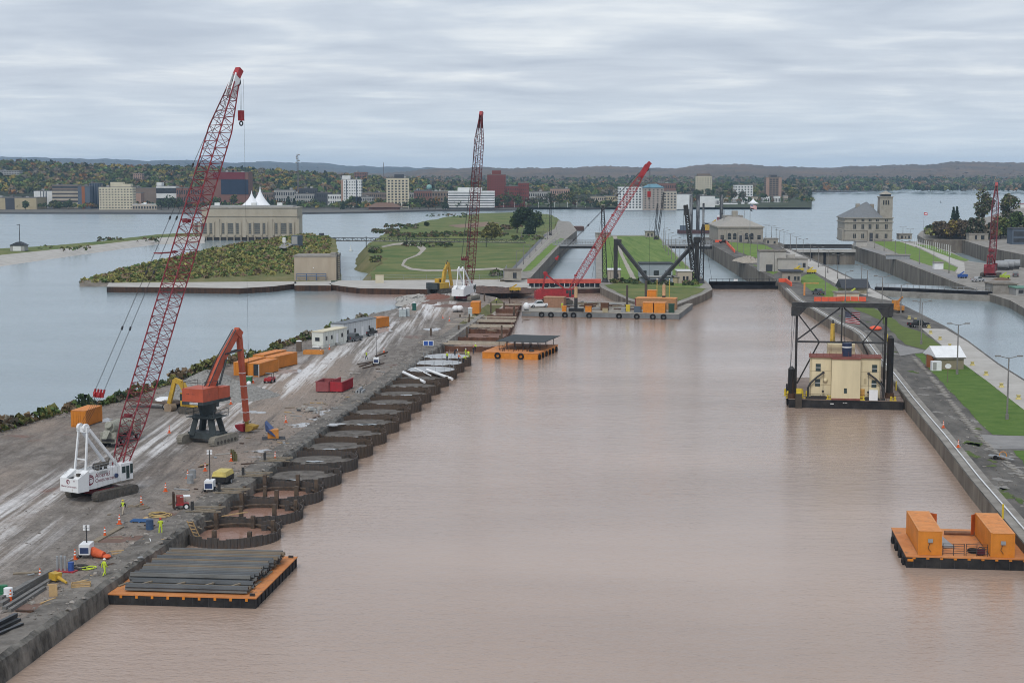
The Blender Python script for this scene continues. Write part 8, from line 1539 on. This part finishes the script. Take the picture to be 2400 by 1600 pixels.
for k in range(70):
    s=random.uniform(-8,QL-5); o_=-random.uniform(.6,11); p=Q(s,o_,2.02); m=random.choice((TIMB,TIMB,TIMY,GSTEEL,RUST,CONCL)); L=random.uniform(.5,2.4); o=MB().box((0,0,.06),(L,random.uniform(.12,.5),.1)).build('scrap_piece',m); o.location=p; o.rotation_euler=(0,0,random.uniform(0,3.1)); tag(o,'loose scrap piece strewn on the muddy pier along the quay','scrap','scrap strewn along the quay')
def blob(px,py,rx,ry,z,mat,name,lab,n=34,kind='stuff'):
    p=P(px,py,z); ph_=[random.uniform(0,6) for _ in range(4)]; rad=[.75+.2*math.sin(2*math.pi*q/n*2+ph_[0])+.17*math.sin(2*math.pi*q/n*3+ph_[1])+.12*math.sin(2*math.pi*q/n*7+ph_[2])+random.uniform(-.1,.1) for q in range(n)]; pts_=[(p.x+rx*rad[q]*math.cos(2*math.pi*q/n),p.y+ry*rad[q]*math.sin(2*math.pi*q/n)) for q in range(n)]; mb=MB(); mb.v=[(x,y,z) for x,y in pts_]; mb.f=[tuple(range(n))]; mb.m=[0]; return stuff(mb.build(name,mat),lab)
SLUR=M('pale_slurry',(.24,.23,.225),.22,c2=(.44,.44,.445),scale=.6)
for x,y,rx,ry in ((612,1056,1.7,1.4),(600,1086,1.3,.8),(737,995,4.5,3.0),(770,965,3.5,3.5),(750,982,2.4,2),(600,1070,1.6,.5),(330,960,0,0),(240,985,1.6,3),(895,775,3,9),(1015,772,2,6),(1045,795,1.5,3),(620,882,0,0),(670,870,3,6),(590,965,2.5,2),(545,1008,0,0)):
    if rx: blob(x,y,rx,ry,2.014,SLUR,'slurry_patch','pale slurry drying on the muddy pier')
RC=M('clay_smear',(.15,.10,.082),.95,scale=.7,c2=(.20,.13,.105),detail=9)
for x,y,rx,ry in ((290,1262,3.4,2.2),(400,1205,2,1.6),(60,1425,2.5,1.6),(720,1000,2,1.5),(1080,715,8,12),(1020,705,5,14)): blob(x,y,rx,ry,2.01,RC,'clay_patch','red clay spilled on the pier')
def hose(label,x,y,r,n,m,loops=3):
    t=thing('hose_coil',label,'hose',P(x,y,2.03)); 
    for k in range(loops): MB().torus((random.uniform(-.3,.3),random.uniform(-.3,.3),.06+.05*k),r*random.uniform(.8,1.15),.05,'z',16,4).build('loop',m,t)
hose('tangled yellow hose coil beside the worker in red helmet',372,1207,1.2,0,M('hose_yellow',(.45,.33,.14),.7),4); hose('bright yellow hose coil on the near quay',208,1332,.55,0,HIV); hose('black hose coil on the near quay',190,1330,.8,0,STEELD); hose('yellow chain coil on the right quay pad',2345,1056,.9,0,MT['worn_yellow'],4)
t=thing('blue_pallet','low blue plastic pallet on the near pier','pallet',P(330,1222,2.0),R(-8)); 
for k in range(5): MB().bx(-1.1,1.1,-.6+k*.28,-.42+k*.28,.12,.2).build('slat',M('pallet_blue',(.04,.11,.26),.6),t)
for x in (-.9,0,.9): MB().bx(x-.1,x+.1,-.6,.7,0,.12).build('runner',MT['pallet_blue'],t)
for k,(x,y,l) in enumerate(((125,1397,'bare plywood sheet stood upright by the near beams'),(117,1415,'plywood offcut on the near quay'))):
    o=MB().bx(-.4,.4,-.03,.03,0,1.1 if k==0 else .06).build('plywood_sheet',TIMY); o.location=P(x,y,2.02); tag(o,l,'plywood')
t=thing('wood_crate','open timber frame crate on the near quay','crate',P(190,1376,2.0),R(10)); 
for z in (.1,.35): MB().bx(-.9,.9,-.4,-.35,z,z+.15).build('slat',TIMY,t); MB().bx(-.9,.9,.35,.4,z,z+.15).build('slat',TIMY,t)
for x in (-.9,.85): MB().bx(x,x+.05,-.4,.4,.1,.5).build('end_slat',TIMY,t)
t=thing('yellow_breaker','yellow hydraulic breaker lying at the end of the near beams','tool',P(130,1362,2.0),R(-35)); MB().bx(-.5,.5,-.4,.4,.2,.9).build('body',CATY,t); MB().cyl((.4,0,.5),(2.0,-.3,.25),.2,.12,n=8).build('chisel',CATY,t,40)
for k,(x,y) in enumerate(((546,1079),(551,1080))):
    t=thing('timber_bundle','upright mossy timber bundle behind the compressor, %s'%('left','right')[k],'timber',P(x,y,2.0))
    for q in range(3): MB().cyl((q*.2-.2,.1*(q%2),0),(q*.2-.2,.1*(q%2),1.6-.3*q),.14,n=6).build('log',M('mossy_wood',(.13,.12,.06),.95),t)
t=thing('mesh_bin','green waste bin in front of the orange containers','bin',P(580,897,2.0),R(-10)); MB().bx(-.9,.9,-.6,.6,.1,1.2).build('body',M('bin_green',(.02,.15,.06),.5),t); MB().bx(-.95,.95,-.65,.65,1.2,1.3).build('lid',M('bin_lid',(.30,.36,.28),.6),t)
t=thing('orange_tray','low orange steel tray beside the white trailer','tray',P(735,829,2.0),R(-5)); MB().bx(-2.1,2.1,-.9,.9,0,.15).build('floor',OR_,t)
for a,b in (((-2.1,-.9),(2.1,-.9)),((2.1,-.9),(2.1,.9)),((2.1,.9),(-2.1,.9)),((-2.1,.9),(-2.1,-.9))): MB().beam((*a,.4),(*b,.4),.1,.8).build('side',OR_,t)
t=thing('pipe_bundle','short bundle of pale pipes standing by the quay edge','pipes',P(844,921,2.0),R(-6))
for k in range(3): MB().bx(-.75+k*.5,-.45+k*.5,-.6,2.2,0,.5+.4*(k==1)).build('pipe_box',GSTEEL,t)
t=thing('rubble_heap','small heap of rubble and wire on the haul road edge','rubble',P(722,962,2.0))
for k in range(16): MB().box((random.uniform(-2,2),random.uniform(-1.2,1.2),random.uniform(.05,.5)),(random.uniform(.3,1.1),random.uniform(.3,.8),random.uniform(.2,.5)),random.uniform(0,3)).build('rubble_piece',random.choice((CONC,CONCL,GREY,SLATE)),t)

# weeds and pale wear on the old pier asphalt
WEED=M('asphalt_weeds',(.06,.10,.03),.95,c2=(.12,.14,.05),scale=.8); PALEW=M('worn_patch',(.20,.19,.175),.9,c2=(.27,.255,.24),scale=.6)
for k in range(46):
    y=random.uniform(720,1180); ex=np.interp(y,[b for _,b in RIGHT_EDGE],[a for a,_ in RIGHT_EDGE]); f=random.random(); x=ex+22+max(0,y-700)*.06+f*(55+(y-700)*.12)
    blob(x,y,random.uniform(.4,1.5),random.uniform(.8,3.0),2.335,WEED if random.random()<.55 else PALEW,'weed_patch' if k%2 else 'worn_patch','weeds and worn patches on the old pier asphalt')

# stones, clods and broken concrete strewn over the pier
def rubble(name,label,gen,n,s0,s1,mat):
    v=np.array([[-1,-1,-.6],[1,-.8,-.6],[.9,1,-.6],[-1,.8,-.6],[-.7,-.6,.6],[.6,-.7,.7],[.7,.6,.5],[-.6,.7,.6]])*.5; fq=np.array([[0,3,2,1],[4,5,6,7],[0,1,5,4],[1,2,6,5],[2,3,7,6],[3,0,4,7]]); VV=[];FF=[]
    for k in range(n):
        p=gen(); a=random.uniform(0,6.28); s=s0+(s1-s0)*random.random()**3; R_=np.array([[math.cos(a),-math.sin(a),0],[math.sin(a),math.cos(a),0],[0,0,1]]); VV.append((v*rng.uniform(.6,1.4,(8,3))*np.array([s,s*random.uniform(.5,1),s*.5]))@R_.T+np.array(p)); FF.append(fq+8*k)
    me=bpy.data.meshes.new(name); me.from_pydata(np.concatenate(VV).tolist(),[],np.concatenate(FF).tolist()); me.materials.append(mat); return stuff(link(name,me),label)
RUB=M('site_rubble',(.10,.09,.08),.95,scale=.5,c2=(.36,.33,.30),detail=4)
rubble('quay_rubble','broken stones and clods strewn along the quay edge',lambda: tuple(Q(random.uniform(-10,QL+40),-abs(random.gauss(0,3.2))-.1,2.12)),2600,.08,.6,RUB)
rubble('pier_rubble','stones and clods scattered over the muddy pier',lambda: tuple(Q(random.uniform(-10,QL+110),-random.uniform(2,22),2.03)),1800,.06,.4,RUB)
rubble('bank_rubble','stones along the river bank of the pier',lambda: (lambda i,f,o: (lambda a,b: tuple(a.lerp(b,f)+Vector((random.uniform(-.5,2.5),random.uniform(-2,2),.05))))(P(*PIER_L[i],2),P(*PIER_L[i+1],2)))(random.randrange(1,len(PIER_L)-1),random.random(),0),1100,.1,.7,RUB)
rubble('asphalt_rubble','crumbs of stone on the old pier asphalt',lambda: (lambda y,f: tuple(P(np.interp(y,[b for _,b in RIGHT_EDGE],[a for a,_ in RIGHT_EDGE])+18+max(0,y-700)*.06+f*(60+(y-700)*.14),y,2.36)))(random.uniform(700,1200),random.random()),700,.06,.4,RUB)
# ================= air =================
hz_ = MB().bx(-10000,10000,-300,15000,-24,135).build('haze', None)
hm = bpy.data.materials.new('river_haze'); hm.use_nodes = True; hn = hm.node_tree; hn.nodes.clear(); ho = hn.nodes.new('ShaderNodeOutputMaterial'); hv = hn.nodes.new('ShaderNodeVolumePrincipled')
hv.inputs['Color'].default_value = (.56,.76,1.0,1); hv.inputs['Density'].default_value = 5.4e-5; hv.inputs['Anisotropy'].default_value = .1
hn.links.new(hv.outputs[0], ho.inputs['Volume']); hz_.data.materials.clear(); hz_.data.materials.append(hm); stuff(hz_, 'thin pale haze over the whole river')
